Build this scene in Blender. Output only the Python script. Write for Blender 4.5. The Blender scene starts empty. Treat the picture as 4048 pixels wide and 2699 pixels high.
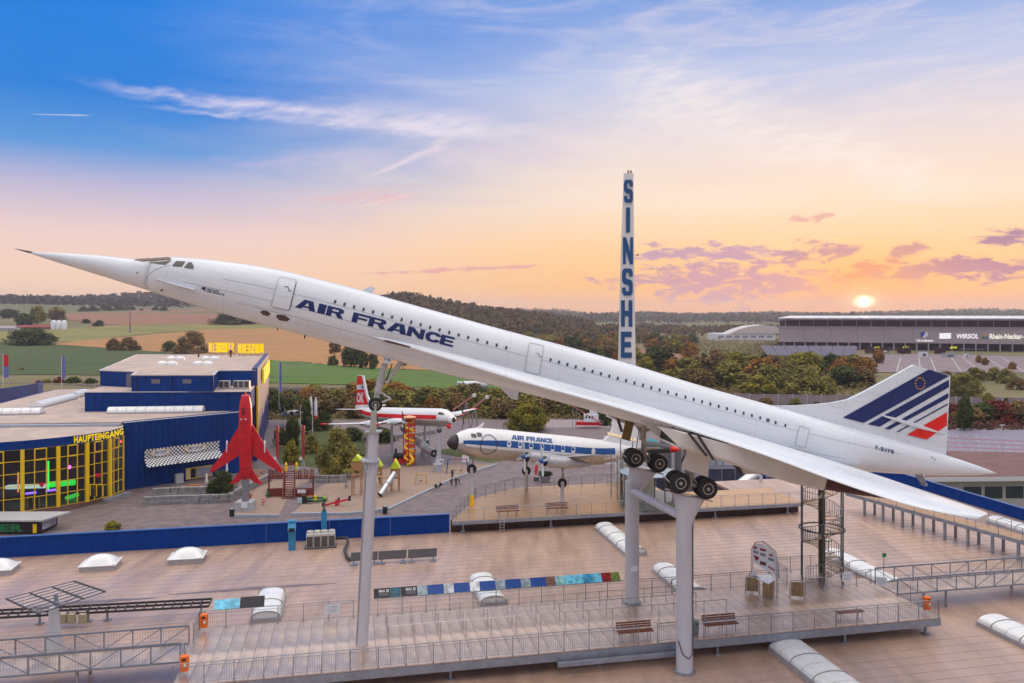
import bpy, bmesh, math, random
from mathutils import Vector, Matrix, noise as mnoise
random.seed(7)
R = math.radians
SC = bpy.context.scene
COL = SC.collection

# ------------------------------------------------------------------ camera
CAM = Vector((0, 0, 29.5))            # drone height above the forecourt
FPX, CX, CY = 3148.4, 2024.0, 1235.0  # 28 mm equivalent lens, level camera, horizon row
cd = bpy.data.cameras.new('camera'); cam = bpy.data.objects.new('camera', cd); COL.objects.link(cam)
cam.location = CAM; cam.rotation_euler = (R(90), 0, 0)
cd.sensor_width = 36; cd.lens = 28.0; cd.shift_y = -(1349.5 - CY) / 4048
cd.clip_start = 0.5; cd.clip_end = 20000
SC.camera = cam

# ------------------------------------------------------------------ colour helpers
def lin(c):
    return tuple((x/255/12.92 if x/255 <= .04045 else ((x/255+.055)/1.055)**2.4) for x in c)
def rgba(c): return (*lin(c), 1)

class N:                                # tiny expression wrapper around shader sockets
    t = None
    def __init__(s, k): s.k = k
    def _b(s, o, op, sw=False):
        n = N.t.nodes.new('ShaderNodeMath'); n.operation = op
        a, b = (o, s) if sw else (s, o)
        for i, q in enumerate((a, b)):
            if isinstance(q, N): N.t.links.new(q.k, n.inputs[i])
            elif q is not None: n.inputs[i].default_value = q
        return N(n.outputs[0])
    def __add__(s, o): return s._b(o, 'ADD')
    def __radd__(s, o): return s._b(o, 'ADD')
    def __sub__(s, o): return s._b(o, 'SUBTRACT')
    def __rsub__(s, o): return s._b(o, 'SUBTRACT', True)
    def __mul__(s, o): return s._b(o, 'MULTIPLY')
    def __rmul__(s, o): return s._b(o, 'MULTIPLY')
    def __truediv__(s, o): return s._b(o, 'DIVIDE')
    def __pow__(s, o): return s._b(o, 'POWER')
    def fn(s, op, o=None): return s._b(o, op)
    def mx(s, o): return s._b(o, 'MAXIMUM')
    def mn(s, o): return s._b(o, 'MINIMUM')
def sstep(x, a, b, lo=0., hi=1.):
    n = N.t.nodes.new('ShaderNodeMapRange'); n.interpolation_type = 'SMOOTHSTEP'
    N.t.links.new(x.k, n.inputs[0])
    for i, q in enumerate((a, b, lo, hi)): n.inputs[1+i].default_value = q
    return N(n.outputs[0])
def combine(x, y, z):
    n = N.t.nodes.new('ShaderNodeCombineXYZ')
    for i, q in enumerate((x, y, z)):
        if isinstance(q, N): N.t.links.new(q.k, n.inputs[i])
        else: n.inputs[i].default_value = q
    return n.outputs[0]
def noise(vec, scale, detail=4, rough=.55, dist=0.):
    n = N.t.nodes.new('ShaderNodeTexNoise')
    if vec is not None: N.t.links.new(vec, n.inputs['Vector'])
    n.inputs['Scale'].default_value = scale; n.inputs['Detail'].default_value = detail
    n.inputs['Roughness'].default_value = rough; n.inputs['Distortion'].default_value = dist
    return N(n.outputs[0])
def ramp(x, stops):
    n = N.t.nodes.new('ShaderNodeValToRGB'); e = n.color_ramp.elements
    N.t.links.new(x.k, n.inputs[0])
    while len(e) < len(stops): e.new(.5)
    for q, (p, c) in zip(e, stops): q.position = p; q.color = (*c[:3], 1)
    return n.outputs[0]
def mixc(f, a, b, mode='MIX'):
    n = N.t.nodes.new('ShaderNodeMix'); n.data_type = 'RGBA'; n.blend_type = mode
    if isinstance(f, N): N.t.links.new(f.k, n.inputs[0])
    else: n.inputs[0].default_value = f
    for i, q in ((6, a), (7, b)):
        if isinstance(q, tuple): n.inputs[i].default_value = (*q[:3], 1)
        else: N.t.links.new(q, n.inputs[i])
    return n.outputs[2]

# ------------------------------------------------------------------ sky and sun
def azel(px, py):
    az = math.atan((px-CX)/FPX); return az, math.atan((CY-py)/FPX*math.cos(az))
SUN_AZ, SUN_EL = azel(3415, 1192)
W = bpy.data.worlds.new('World'); SC.world = W; W.use_nodes = True
N.t = W.node_tree; N.t.nodes.clear()
tc = N.t.nodes.new('ShaderNodeTexCoord'); sp = N.t.nodes.new('ShaderNodeSeparateXYZ')
N.t.links.new(tc.outputs['Generated'], sp.inputs[0])
dx, dy, dz = (N(sp.outputs[i]) for i in range(3))
el = dz.fn('ARCSINE') * (180/math.pi)                    # degrees
az = dx.fn('ARCTAN2', dy) * (180/math.pi)
elp = el.mx(0.)
wv = combine(az*.06, el*.30, 0.)                          # wind-combed direction space
n1 = noise(wv, 1.0, 3, .55, .6)
# clear deep blue gap to the left of the view, thin bright cirrus elsewhere; zenith raised to brighten the ground
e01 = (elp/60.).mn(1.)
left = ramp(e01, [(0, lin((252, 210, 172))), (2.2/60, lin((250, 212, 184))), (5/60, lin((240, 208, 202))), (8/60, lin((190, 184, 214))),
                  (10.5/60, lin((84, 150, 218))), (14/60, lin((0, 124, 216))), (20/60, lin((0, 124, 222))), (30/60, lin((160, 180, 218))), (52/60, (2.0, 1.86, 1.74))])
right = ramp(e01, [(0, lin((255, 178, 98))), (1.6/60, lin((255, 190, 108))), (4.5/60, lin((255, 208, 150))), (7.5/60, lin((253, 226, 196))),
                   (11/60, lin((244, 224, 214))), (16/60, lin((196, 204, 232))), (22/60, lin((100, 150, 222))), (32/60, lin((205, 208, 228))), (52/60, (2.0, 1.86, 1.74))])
gap = sstep(az + (n1-.5)*18., -26., 10.) + sstep(az, -60., -100.) * .8
gap = gap.mn(1.) * .92
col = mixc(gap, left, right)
# high cirrus veil
vec = combine(az*.035 + el*.05, el*.20 - az*.012, 0.)
c1 = noise(vec, 2.1, 5, .62, 1.1); c2 = noise(vec, 6.5, 3, .6, .8)
veil = sstep(c1*.8 + c2*.2, .42, .74) * sstep(el, 3.5, 10.) * (.03 + .97*gap)
col = mixc(veil*.5, col, lin((250, 232, 226)))
WA = noise(combine(az*.22, el*.5, 1.3), 1.0, 3, .6)
WB = noise(combine(az*.6-el*1.0, el*1.5, 2.6), .9, 6, .62)
WC = noise(combine(az*.55, el*1.5, 1.), 1.0, 5, .62, .4)
def streak(p0, p1, width, power, colr, amt, seed, wob=1.6, fr=.5, taper=True):
    """a wind-blown streak between two sky directions (degrees)"""
    global col
    (a0, e0), (a1, e1) = [tuple(math.degrees(q) for q in azel(*p)) for p in (p0, p1)]
    L = math.hypot(a1-a0, e1-e0); ux, uy = (a1-a0)/L, (e1-e0)/L
    w1, w2 = WA - .5, WB
    u = ((az-a0)*ux + (el-e0)*uy) / L
    v = (el-e0)*ux - (az-a0)*uy + w1*wob
    wd = width*(.35 + .9*u) if taper else width
    m = sstep(v.fn('ABSOLUTE') / (wd if not isinstance(wd, N) else wd.mx(.03)), 1.0, 0.0) * sstep(u, -.05, .25) * sstep(u, 1.06, .8)
    m = m * sstep(w2, .22, .8) ** power
    col = mixc((m*amt).mn(1.), col, lin(colr))
streak((300, 318), (2080, 505), 1.2, .9, (240, 228, 240), .8, 1.3)
streak((560, 410), (1950, 520), .6, .8, (240, 228, 238), .75, 4.1)
streak((1450, 705), (1790, 545), .5, .7, (250, 230, 228), .8, 2.2, .5)
streak((700, 640), (2350, 580), 1.6, 1.2, (222, 196, 226), .5, 9.7)
streak((3900, 760), (2380, 300), 4.2, .9, (250, 238, 232), .8, 6.6, 2.5)
streak((105, 450), (360, 456), .07, .2, (225, 225, 240), .7, 3.0, .05)
streak((3050, 520), (3500, 575), .09, .2, (248, 238, 236), .6, 5.0, .1)
streak((1250, 860), (1650, 760), .10, .3, (255, 226, 200), .5, 8.0, .1)
streak((1180, 790), (1650, 770), .9, 1.2, (246, 172, 176), .45, 11., 1.)
# low violet-grey clouds by the sun
def bank(p0, p1, width, colr, amt, seed):
    global col
    (a0, e0), (a1, e1) = [tuple(math.degrees(q) for q in azel(*p)) for p in (p0, p1)]
    am, hw = (a0+a1)/2, abs(a1-a0)/2
    base = (az-a0)*((e1-e0)/(a1-a0)) + e0
    w = WC
    m = sstep(((el-base)/(width*1.5)).fn('ABSOLUTE') + ((az-am)/hw).fn('ABSOLUTE')**2. * .8 - (w-.5)*5.5, 1.1, .1)
    col = mixc((m*amt*1.15).mn(.95), col, lin(colr))
bank((2440, 1020), (3150, 1000), .6, (186, 150, 180), .9, 1.)
bank((2450, 1105), (3420, 1120), 1.1, (190, 146, 168), .9, 2.)
bank((3050, 1010), (3420, 985), .45, (170, 134, 164), .8, 3.)
bank((3280, 1110), (3560, 1030), .6, (204, 128, 128), .85, 4.)
bank((3480, 1010), (3680, 980), .35, (182, 134, 152), .75, 5.)
bank((3500, 1075), (4150, 1050), .6, (168, 122, 156), .95, 6.)
bank((3840, 950), (4100, 935), .38, (154, 118, 160), .85, 7.)
bank((3120, 870), (3300, 850), .25, (216, 160, 160), .6, 8.)
bank((1450, 1080), (2150, 1050), .12, (226, 158, 168), .7, 9.)
bank((3300, 1165), (3520, 1150), .10, (255, 140, 84), .6, 12.)
# sun disc and its glow in the thin cloud
sv = (math.sin(SUN_AZ)*math.cos(SUN_EL), math.cos(SUN_AZ)*math.cos(SUN_EL), math.sin(SUN_EL))
cosang = dx*sv[0] + dy*sv[1] + dz*sv[2]
ang = cosang.mn(1.).fn('ARCCOSINE') * (180/math.pi)
ell = (((az-math.degrees(SUN_AZ))*.72)**2. + ((el-math.degrees(SUN_EL))*1.15)**2.)**.5
glow = (sstep(ell, 7.5, 0.)**2.2)
col = mixc(glow*.85, col, lin((255, 178, 84)))
col = mixc((sstep(ell, 1.9, .1)**1.8)*.85, col, (1.15, .74, .3))
wis = (WB-.5)*.35
col = mixc(sstep(ell+wis, .6, .2), col, (2.2, 1.75, .95))
col = mixc(sstep(ang+wis*.5, .42, .2), col, (3.0, 2.7, 1.9))
col = mixc(sstep(az.fn('ABSOLUTE'), 60., 130.)*sstep(el, 22., 4.)*.6, col, lin((168, 164, 196)))   # dusk opposite the sun
# below the horizon: hazy ground tone
col = mixc(sstep(el, 0., -3.), col, lin((150, 130, 125)))
sky = N.t.nodes.new('ShaderNodeTexSky'); sky.sky_type = 'NISHITA'; sky.sun_disc = False
sky.sun_elevation = SUN_EL; sky.sun_rotation = SUN_AZ
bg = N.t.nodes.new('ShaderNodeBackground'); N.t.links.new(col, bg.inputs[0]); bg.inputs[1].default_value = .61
bg2 = N.t.nodes.new('ShaderNodeBackground'); N.t.links.new(sky.outputs[0], bg2.inputs[0]); bg2.inputs[1].default_value = .008
ad = N.t.nodes.new('ShaderNodeAddShader'); N.t.links.new(bg.outputs[0], ad.inputs[0]); N.t.links.new(bg2.outputs[0], ad.inputs[1])
wo = N.t.nodes.new('ShaderNodeOutputWorld'); N.t.links.new(ad.outputs[0], wo.inputs[0])
W.cycles.sampling_method = 'MANUAL'; W.cycles.sample_map_resolution = 512

sl = bpy.data.lights.new('sun', 'SUN'); sl.energy = 4.0; sl.angle = R(.6); sl.color = (1, .62, .34)
so = bpy.data.objects.new('sun', sl); COL.objects.link(so); so.location = (400, 900, 200)
so.rotation_euler = Vector(sv).to_track_quat('Z', 'Y').to_euler()

vs = SC.view_settings; vs.view_transform = 'Standard'; vs.look = 'None'; vs.exposure = 0.75; vs.gamma = 1.0; vs.use_curve_mapping = False
cy = SC.cycles; cy.max_bounces = 6; cy.diffuse_bounces = 3; cy.glossy_bounces = 3; cy.transmission_bounces = 4; cy.volume_bounces = 0
cy.transparent_max_bounces = 8; cy.use_denoising = True; cy.sample_clamp_indirect = 6

# ------------------------------------------------------------------ survey helpers (photo row/column -> place)
def G(px, py, z=0.):                    # where the line of sight meets the level z
    Y = (CAM.z-z)*FPX/(py-CY); return Vector(((px-CX)/FPX*Y, Y, z))
def D(px, py, Y):                       # point at depth Y
    return Vector(((px-CX)/FPX*Y, Y, CAM.z+(CY-py)/FPX*Y))
def tile(ox, oy, s=2.296): return lambda x, y: (ox+x/s, oy+y/s)
Z1, Z2, Z3, Z4 = tile(0, 900), tile(1000, 900), tile(2000, 1150), tile(3024, 1150)
Z5, Z6, Z7, Z8 = tile(0, 1350), tile(700, 1450), tile(1300, 1500), tile(1900, 1550)
Y1, Y2, Y3, Y4 = tile(2600, 1600), tile(3024, 1700), tile(0, 2016), tile(900, 2016)
Y5, Y6, Y7 = tile(1700, 2016), tile(2400, 2016), tile(3024, 2016)
ROOF, DECK = 8.9, 10.1
BETA = R(11.8)
UO, UU, VV = Vector((-1.4, 44.7, 0)), Vector((math.cos(BETA), math.sin(BETA), 0)), Vector((-math.sin(BETA), math.cos(BETA), 0))
def H(u, v, z=ROOF): return UO+UU*u+VV*v+Vector((0, 0, z))       # hall axes
def uv(P): d = Vector((P.x, P.y, 0))-UO; return d.dot(UU), d.dot(VV)

# ------------------------------------------------------------------ materials
MATS = {}
def mat(name, c, rough=.6, metal=0., var=.12, scale=3., bump=0., bscale=None, c2=None, spec=.5, stretch=(1, 1, 1), coat=0., emit=0., thr=(.35, .7), rvar=0., detail=5):
    if name in MATS: return MATS[name]
    m = bpy.data.materials.new(name); m.use_nodes = True; N.t = m.node_tree
    b = N.t.nodes['Principled BSDF']
    b.inputs['Roughness'].default_value = rough; b.inputs['Metallic'].default_value = metal
    b.inputs['Specular IOR Level'].default_value = spec; b.inputs['Coat Weight'].default_value = coat
    c = tuple(c)
    if var or bump or c2:
        t = N.t.nodes.new('ShaderNodeTexCoord'); mp = N.t.nodes.new('ShaderNodeMapping'); mp.inputs['Scale'].default_value = stretch
        N.t.links.new(t.outputs['Object'], mp.inputs[0])
        nz = noise(mp.outputs[0], scale, detail, .6)
        dark = c2 if c2 else tuple(x*(1-var) for x in c)
        lite = c if c2 else tuple(min(1, x*(1+var)) for x in c)
        cc = ramp(nz, [(thr[0], dark), (thr[1], lite)])
        N.t.links.new(cc, b.inputs['Base Color'])
        if rvar:
            rr = noise(mp.outputs[0], scale*.6, 4, .6); N.t.links.new(sstep(rr, .3, .7, rough-rvar, rough+rvar).k, b.inputs['Roughness'])
        if bump:
            bn = noise(mp.outputs[0], bscale or scale*6, 4, .6); bp = N.t.nodes.new('ShaderNodeBump')
            bp.inputs['Strength'].default_value = bump; bp.inputs['Distance'].default_value = .05
            N.t.links.new(bn.k, bp.inputs['Height']); N.t.links.new(bp.outputs[0], b.inputs['Normal'])
    else: b.inputs['Base Color'].default_value = (*c, 1)
    if emit:
        b.inputs['Emission Color'].default_value = (*c, 1); b.inputs['Emission Strength'].default_value = emit
    m.diffuse_color = (*c, 1); MATS[name] = m; return m
def s(*c): return lin(c)
def glass(name, c, alpha, rough=.08):
    m = mat(name, c, rough, 0, 0, spec=.6); m.node_tree.nodes['Principled BSDF'].inputs['Alpha'].default_value = alpha; return m

# ------------------------------------------------------------------ mesh builder
class MB:
    def __init__(s): s.v = []; s.f = []; s.m = []; s.mi = 0
    def add(s, vs, fs):
        o = len(s.v); s.v += [Vector(q) for q in vs]; s.f += [tuple(i+o for i in f) for f in fs]; s.m += [s.mi]*len(fs); return s
    def box(s, c, d, ax=None, up=None):
        """box centre c, size d; ax = direction of local x (horizontal or not)"""
        c = Vector(c); X = Vector(ax).normalized() if ax is not None else Vector((1, 0, 0))
        Zv = Vector(up) if up is not None else Vector((0, 0, 1))
        if abs(X.dot(Zv.normalized())) > .99: Zv = Vector((0, 1, 0))
        Y = Zv.cross(X).normalized(); Zv = X.cross(Y)
        h = [q/2 for q in d]
        vs = [c+X*(sx*h[0])+Y*(sy*h[1])+Zv*(sz*h[2]) for sx in (-1, 1) for sy in (-1, 1) for sz in (-1, 1)]
        return s.add(vs, [(0, 1, 3, 2), (4, 6, 7, 5), (0, 4, 5, 1), (2, 3, 7, 6), (0, 2, 6, 4), (1, 5, 7, 3)])
    def beam(s, a, b, w, h=None, up=None):
        a, b = Vector(a), Vector(b); return s.box((a+b)/2, ((b-a).length, w, h or w), b-a, up)
    def tube(s, a, b, r, r2=None, n=8, cap=True):
        a, b = Vector(a), Vector(b); r2 = r if r2 is None else r2
        Zv = (b-a).normalized(); X = Zv.orthogonal().normalized(); Y = Zv.cross(X)
        vs = []
        for P, q in ((a, r), (b, r2)):
            vs += [P+(X*math.cos(2*math.pi*i/n)+Y*math.sin(2*math.pi*i/n))*q for i in range(n)]
        fs = [(i, (i+1) % n, n+(i+1) % n, n+i) for i in range(n)]
        if cap: fs += [tuple(range(n))[::-1], tuple(range(n, 2*n))]
        return s.add(vs, fs)
    def path(s, pts, r, n=6):
        pts = [Vector(p) for p in pts]; rings = []
        X = None
        for i, P in enumerate(pts):
            t = (pts[min(i+1, len(pts)-1)]-pts[max(i-1, 0)]).normalized()
            X = t.orthogonal().normalized() if X is None else (X-t*X.dot(t)).normalized()
            Y = t.cross(X); q = r[i] if isinstance(r, (list, tuple)) else r
            rings.append([P+(X*math.cos(2*math.pi*k/n)+Y*math.sin(2*math.pi*k/n))*q for k in range(n)])
        return s.loft(rings)
    def loft(s, rings, cap=True, closed=True):
        n = len(rings[0]); vs = [v for r in rings for v in r]; fs = []
        for i in range(len(rings)-1):
            for k in range(n if closed else n-1):
                fs.append((i*n+k, i*n+(k+1) % n, (i+1)*n+(k+1) % n, (i+1)*n+k))
        if cap and closed: fs += [tuple(range(n))[::-1], tuple(range((len(rings)-1)*n, len(rings)*n))]
        return s.add(vs, fs)
    def prism(s, poly, z0, z1):
        n = len(poly); vs = [Vector((p[0], p[1], z0)) for p in poly]+[Vector((p[0], p[1], z1)) for p in poly]
        return s.add(vs, [tuple(range(n))[::-1], tuple(range(n, 2*n))]+[(i, (i+1) % n, n+(i+1) % n, n+i) for i in range(n)])
    def slab(s, pts, t):
        """flat polygon of 3-D points given thickness vector t"""
        n = len(pts); t = Vector(t); vs = [Vector(p) for p in pts]+[Vector(p)+t for p in pts]
        return s.add(vs, [tuple(range(n))[::-1], tuple(range(n, 2*n))]+[(i, (i+1) % n, n+(i+1) % n, n+i) for i in range(n)])
    def sheet(s, pts): return s.add(pts, [tuple(range(len(pts)))])
    def lathe(s, prof, c=(0, 0, 0), n=12, axis=(0, 0, 1), cap=True):
        c = Vector(c); Zv = Vector(axis).normalized(); X = Zv.orthogonal().normalized(); Y = Zv.cross(X)
        return s.loft([[c+Zv*z+(X*math.cos(2*math.pi*k/n)+Y*math.sin(2*math.pi*k/n))*max(r, .0005) for k in range(n)] for r, z in prof], cap)
    def build(s, name, m, parent=None, smooth=False, local=False, fix=True):
        off = Vector()
        if parent is not None and not local:
            q = parent
            while q is not None: off += q.location; q = q.parent
        if parent is None and not local and s.v:
            xs = [v.x for v in s.v]; ys = [v.y for v in s.v]
            off = Vector(((min(xs)+max(xs))/2, (min(ys)+max(ys))/2, min(v.z for v in s.v)))
        q = parent
        while q is not None and q.parent is not None: q = q.parent
        flip = -1. if (local and q is not None and q.get('port_is_minus_y')) else 1.
        me = bpy.data.meshes.new(name); me.from_pydata([Vector((v.x-off.x, (v.y-off.y)*flip, v.z-off.z)) for v in s.v], [], s.f)
        ms = m if isinstance(m, (list, tuple)) else [m]
        for q in ms: me.materials.append(q)
        if len(ms) > 1: me.polygons.foreach_set('material_index', s.m)
        if fix:
            bm = bmesh.new(); bm.from_mesh(me); bmesh.ops.recalc_face_normals(bm, faces=bm.faces); bm.to_mesh(me); bm.free()
        if smooth:
            me.polygons.foreach_set('use_smooth', [True]*len(me.polygons))
            if smooth is not True: me.set_sharp_from_angle(angle=R(smooth))
        me.update()
        o = bpy.data.objects.new(name, me); COL.objects.link(o)
        if parent is not None: o.parent = parent
        elif not local: o.location = off
        return o
def tag(o, label=None, cat=None, group=None, kind=None):
    for k, q in (('label', label), ('category', cat), ('group', group), ('kind', kind)):
        if q: o[k] = q
    return o
def T(name, label, cat, loc=(0, 0, 0), group=None, rz=0.):
    o = bpy.data.objects.new(name, None); COL.objects.link(o); o.location = loc; o.rotation_euler = (0, 0, rz); o.empty_display_size = .3
    return tag(o, label, cat, group)
def struct(o): o['kind'] = 'structure'; return o
def share(name, src, parent, loc, rz=0., rot=None, scale=None):
    """another part that shares the mesh of src"""
    o = bpy.data.objects.new(name, src.data); COL.objects.link(o); o.parent = parent; o.location = loc
    o.rotation_euler = rot if rot is not None else (0, 0, rz)
    if scale: o.scale = scale
    return o
def copy_tree(o, loc=None, rz=None, label=None, scale=None, group=None, parent=None):
    c = o.copy(); COL.objects.link(c); c.parent = parent
    if loc is not None: c.location = loc
    if rz is not None: c.rotation_euler = (0, 0, rz)
    if scale is not None: c.scale = scale if isinstance(scale, (tuple, list)) else (scale,)*3
    if label: c['label'] = label
    if group: c['group'] = group
    for ch in list(o.children): copy_tree(ch, parent=c)
    return c

# ------------------------------------------------------------------ lettering
def glyphs(txt, bold=0., shear=0., space=1., ext=0.):
    cu = bpy.data.curves.new('lettering', 'FONT'); cu.body = txt; cu.offset = bold; cu.shear = shear; cu.space_character = space; cu.extrude = ext
    cu.resolution_u = 4
    ob = bpy.data.objects.new('lettering', cu); COL.objects.link(ob); bpy.context.view_layer.update()
    me = bpy.data.meshes.new_from_object(ob.evaluated_get(bpy.context.evaluated_depsgraph_get()))
    vs = [v.co.copy() for v in me.vertices]; fs = [tuple(p.vertices) for p in me.polygons]
    bpy.data.objects.remove(ob); bpy.data.curves.remove(cu); bpy.data.meshes.remove(me)
    x0, x1 = min(v.x for v in vs), max(v.x for v in vs); y0, y1 = min(v.y for v in vs), max(v.y for v in vs)
    return [Vector(((v.x-x0)/(x1-x0), (v.y-y0)/(y1-y0), v.z)) for v in vs], fs
TXT = {}
for key, a in dict(airfrance=('AIR FRANCE', .03, .12, 1.12), groupe=('GROUPE', .02, .1), gaf=('AIR FRANCE', .02, .1), reg=('F-BVFB', .03, 0, 1.2), fb=('FB', .0),
                   haupt=('HAUPTEINGANG', .03, 0, 1.15, .06), museum=('MUSEUM', .075, 0, 1.25, .12), sinsheim=('SINSHEIM', .075, 0, 1.25, .12), imax=('IMAX', .04, 0, 1.1, .12),
                   frit=('FRIT STOP', .02, .15), ok=('OK', .03), imax3=('IMAX 3D', .02), ler=('LER', .05, 0, 1.1), wirsol=('WIRSOL', .03, .2), rhein=('Rhein-Neckar-', .03),
                   tsg=('TSG Hoffenheim', .03), ats=('ATS', .05, .2), ats2=('LEICHTMETALLRAEDER', .0), henk=('HENK', .03, .2), S=('S', .085), I=('I', .07), N=('N', .085), H=('H', .085), E=('E', .085), M=('M', .08)).items():
    TXT[key] = glyphs(*a)
def lettering(name, key, fn, m, parent=None, cut=None, local=False, solid=0.):
    """map normalised glyph outlines through fn(u, v[, depth])"""
    vs, fs = TXT[key]
    bm = bmesh.new(); bv = [bm.verts.new(v) for v in vs]
    for f in fs:
        try: bm.faces.new([bv[i] for i in f])
        except ValueError: pass
    if cut:
        for i in range(1, cut[0]): bmesh.ops.bisect_plane(bm, geom=bm.verts[:]+bm.edges[:]+bm.faces[:], plane_co=(i/cut[0], 0, 0), plane_no=(1, 0, 0))
        for i in range(1, cut[1]): bmesh.ops.bisect_plane(bm, geom=bm.verts[:]+bm.edges[:]+bm.faces[:], plane_co=(0, i/cut[1], 0), plane_no=(0, 1, 0))
    bm.verts.index_update(); b = MB()
    zmax = max((abs(v.co.z) for v in bm.verts), default=0) or 1
    b.add([fn(v.co.x, v.co.y, v.co.z/zmax) for v in bm.verts], [tuple(v.index for v in f.verts) for f in bm.faces]); bm.free()
    return b.build(name, m, parent, local=local, fix=False)
def quadmap(bl, br, tl, out=None, depth=0.):
    bl, br, tl = Vector(bl), Vector(br), Vector(tl)
    nrm = Vector(out).normalized() if out is not None else (br-bl).cross(tl-bl).normalized()
    return lambda u, v, d: bl+(br-bl)*u+(tl-bl)*v+nrm*(depth*(d+1)/2)

# ------------------------------------------------------------------ common materials
WHITE = mat('aircraft_white_paint', (.74, .79, .85), .30, var=.05, scale=.5, stretch=(.35, 1, 2.2), coat=.15, rvar=.06, c2=(.62, .67, .73), thr=(.25, .62))
N.t = WHITE.node_tree                     # frame-station joints and a weathered film of dirt
_b = N.t.nodes['Principled BSDF']; _t = N.t.nodes.new('ShaderNodeTexCoord'); _s = N.t.nodes.new('ShaderNodeSeparateXYZ'); N.t.links.new(_t.outputs['Object'], _s.inputs[0])
_x, _z = N(_s.outputs[0]), N(_s.outputs[2])
_j = sstep((_x*.31).fn('FRACT').fn('SUBTRACT', .5).fn('ABSOLUTE'), .0, .006, 1., 0.)
_d = sstep(noise(combine(_x*.25, 0., _z*3.), 1.6, 5, .7), .42, .75)
_k = sstep(noise(combine(_x*3., 0., _z*.5), 1.2, 5, .7), .5, .8)
_old = _b.inputs['Base Color'].links[0].from_socket
N.t.links.new(mixc(_k*.16, mixc(_d*.34, mixc(_j*.5, _old, (.40, .43, .46)), (.52, .53, .53)), (.5, .5, .5)), _b.inputs['Base Color'])
GREYM = mat('galvanised_steel', (.30, .32, .36), .45, .6, var=.15, scale=4)
DARKM = mat('dark_steel', (.10, .105, .12), .5, .5, var=.2, scale=4)
PILLAR = mat('pillar_grey_paint', (.50, .51, .56), .45, var=.07, scale=.7, stretch=(1, 1, .3))
BLACK = mat('black_rubber', (.018, .018, .02), .75, var=.3, scale=5)
NAVY = mat('navy_livery', s(20, 40, 100), .4, var=.08, scale=2)
BLUEW = mat('blue_cladding', s(0, 60, 142), .6, spec=.2, var=.10, scale=.25, stretch=(1, 1, .2), bump=.05, bscale=6)
ROOFM = mat('roof_membrane', s(192, 160, 140), .42, var=.1, scale=.5, c2=s(148, 122, 107), bump=.06, bscale=14, stretch=(1.7, .3, 1), thr=(.28, .7), rvar=.14, spec=.8, detail=8, coat=.5)
ROOFM.node_tree.nodes['Principled BSDF'].inputs['Coat Roughness'].default_value = .3
N.t = ROOFM.node_tree                     # old puddle rings and blotches
_b = N.t.nodes['Principled BSDF']; _t = N.t.nodes.new('ShaderNodeTexCoord'); _old = _b.inputs['Base Color'].links[0].from_socket
_p = noise(_t.outputs['Object'], .13, 7, .65, .8); _q = noise(_t.outputs['Object'], 1.1, 6, .7)
N.t.links.new(mixc(sstep(_q, .5, .8)*.35, mixc(sstep(_p, .5, .72)*.28, _old, s(104, 90, 86)), s(200, 176, 162)), _b.inputs['Base Color'])
YELL = mat('yellow_paint', s(250, 205, 20), .45, var=.06, scale=2)
REDP = mat('red_paint', s(208, 20, 38), .4, var=.08, scale=1.5)
WOOD = mat('brown_timber', s(120, 66, 40), .6, var=.25, scale=3, stretch=(1, 6, 6))
STONE = mat('grey_stone', (.26, .25, .25), .8, var=.3, scale=1.5, bump=.3)
CONC = mat('pale_concrete', (.42, .44, .47), .8, var=.12, scale=1.2)
PANEW = mat('skylight_acrylic', (.80, .82, .82), .22, var=.06, scale=2, spec=.6)
DGLASS = mat('dark_window_glass', (.02, .03, .035), .08, var=0, spec=.8)
ALU = mat('bright_aluminium', (.62, .64, .66), .28, .8, var=.08, scale=3)
SKIN = mat('skin', s(205, 150, 120), .6, var=0)
SIGNW = mat('sign_white', (.75, .78, .82), .5, var=.03)

# ================================================================== ground and terrain
def interp(tab, x):
    if x <= tab[0][0]: return tab[0][1]
    for (a, p), (b_, q) in zip(tab, tab[1:]):
        if x <= b_: return p+(q-p)*(x-a)/(b_-a)
    return tab[-1][1]
# height of the land as a function of distance: flat museum site, motorway, then rolling fields
HL = [(0, 0), (285, 0), (330, 3.8), (420, 3.5), (480, 4.4), (600, 5.8), (850, 12), (1200, 23), (1500, 30), (2000, 46), (2600, 60), (4200, 62)]
HR = [(0, 0), (330, 0), (700, .5), (900, 1), (1600, 2), (2600, 3), (4200, 4)]
def land(x, y):
    d = math.hypot(x, y); a = math.atan2(x, y); w = max(0., min(1., (a-R(-14))/R(16))); w = w*w*(3-2*w)
    h = interp(HL, d)*(1-w)+interp(HR, d)*w
    if d > 300 and w < .98: h += (1-w)* (mnoise.noise(Vector((x/420, y/420, 3.1)))*.006*(d-300))*(1 if d < 1500 else 1500/d)
    return h
def land_hit(px, py, dmin=150, dmax=4000):
    """walk along the line of sight until it meets the land"""
    r = Vector(((px-CX)/FPX, 1, (CY-py)/FPX)); t = dmin
    while t < dmax:
        P = CAM+r*t
        if P.z <= land(P.x, P.y): break
        t *= 1.012
    P = CAM+r*t; return Vector((P.x, P.y, land(P.x, P.y)))
def ground_mesh(name, m, xs_, ys_, dz_=0.):
    b = MB(); vs = []; nx = len(xs_)
    for d in ys_:
        for a in xs_: vs.append(Vector((math.sin(a)*d, math.cos(a)*d, land(math.sin(a)*d, math.cos(a)*d)+dz_)))
    fs = [(j*nx+i, j*nx+i+1, (j+1)*nx+i+1, (j+1)*nx+i) for j in range(len(ys_)-1) for i in range(nx-1)]
    b.add(vs, fs); return b.build(name, m, None, True, True, False)
GRND = mat('field_earth', s(128, 112, 74), .9, var=.2, scale=.01, c2=s(96, 96, 58), bump=.2, bscale=.4)
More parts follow.
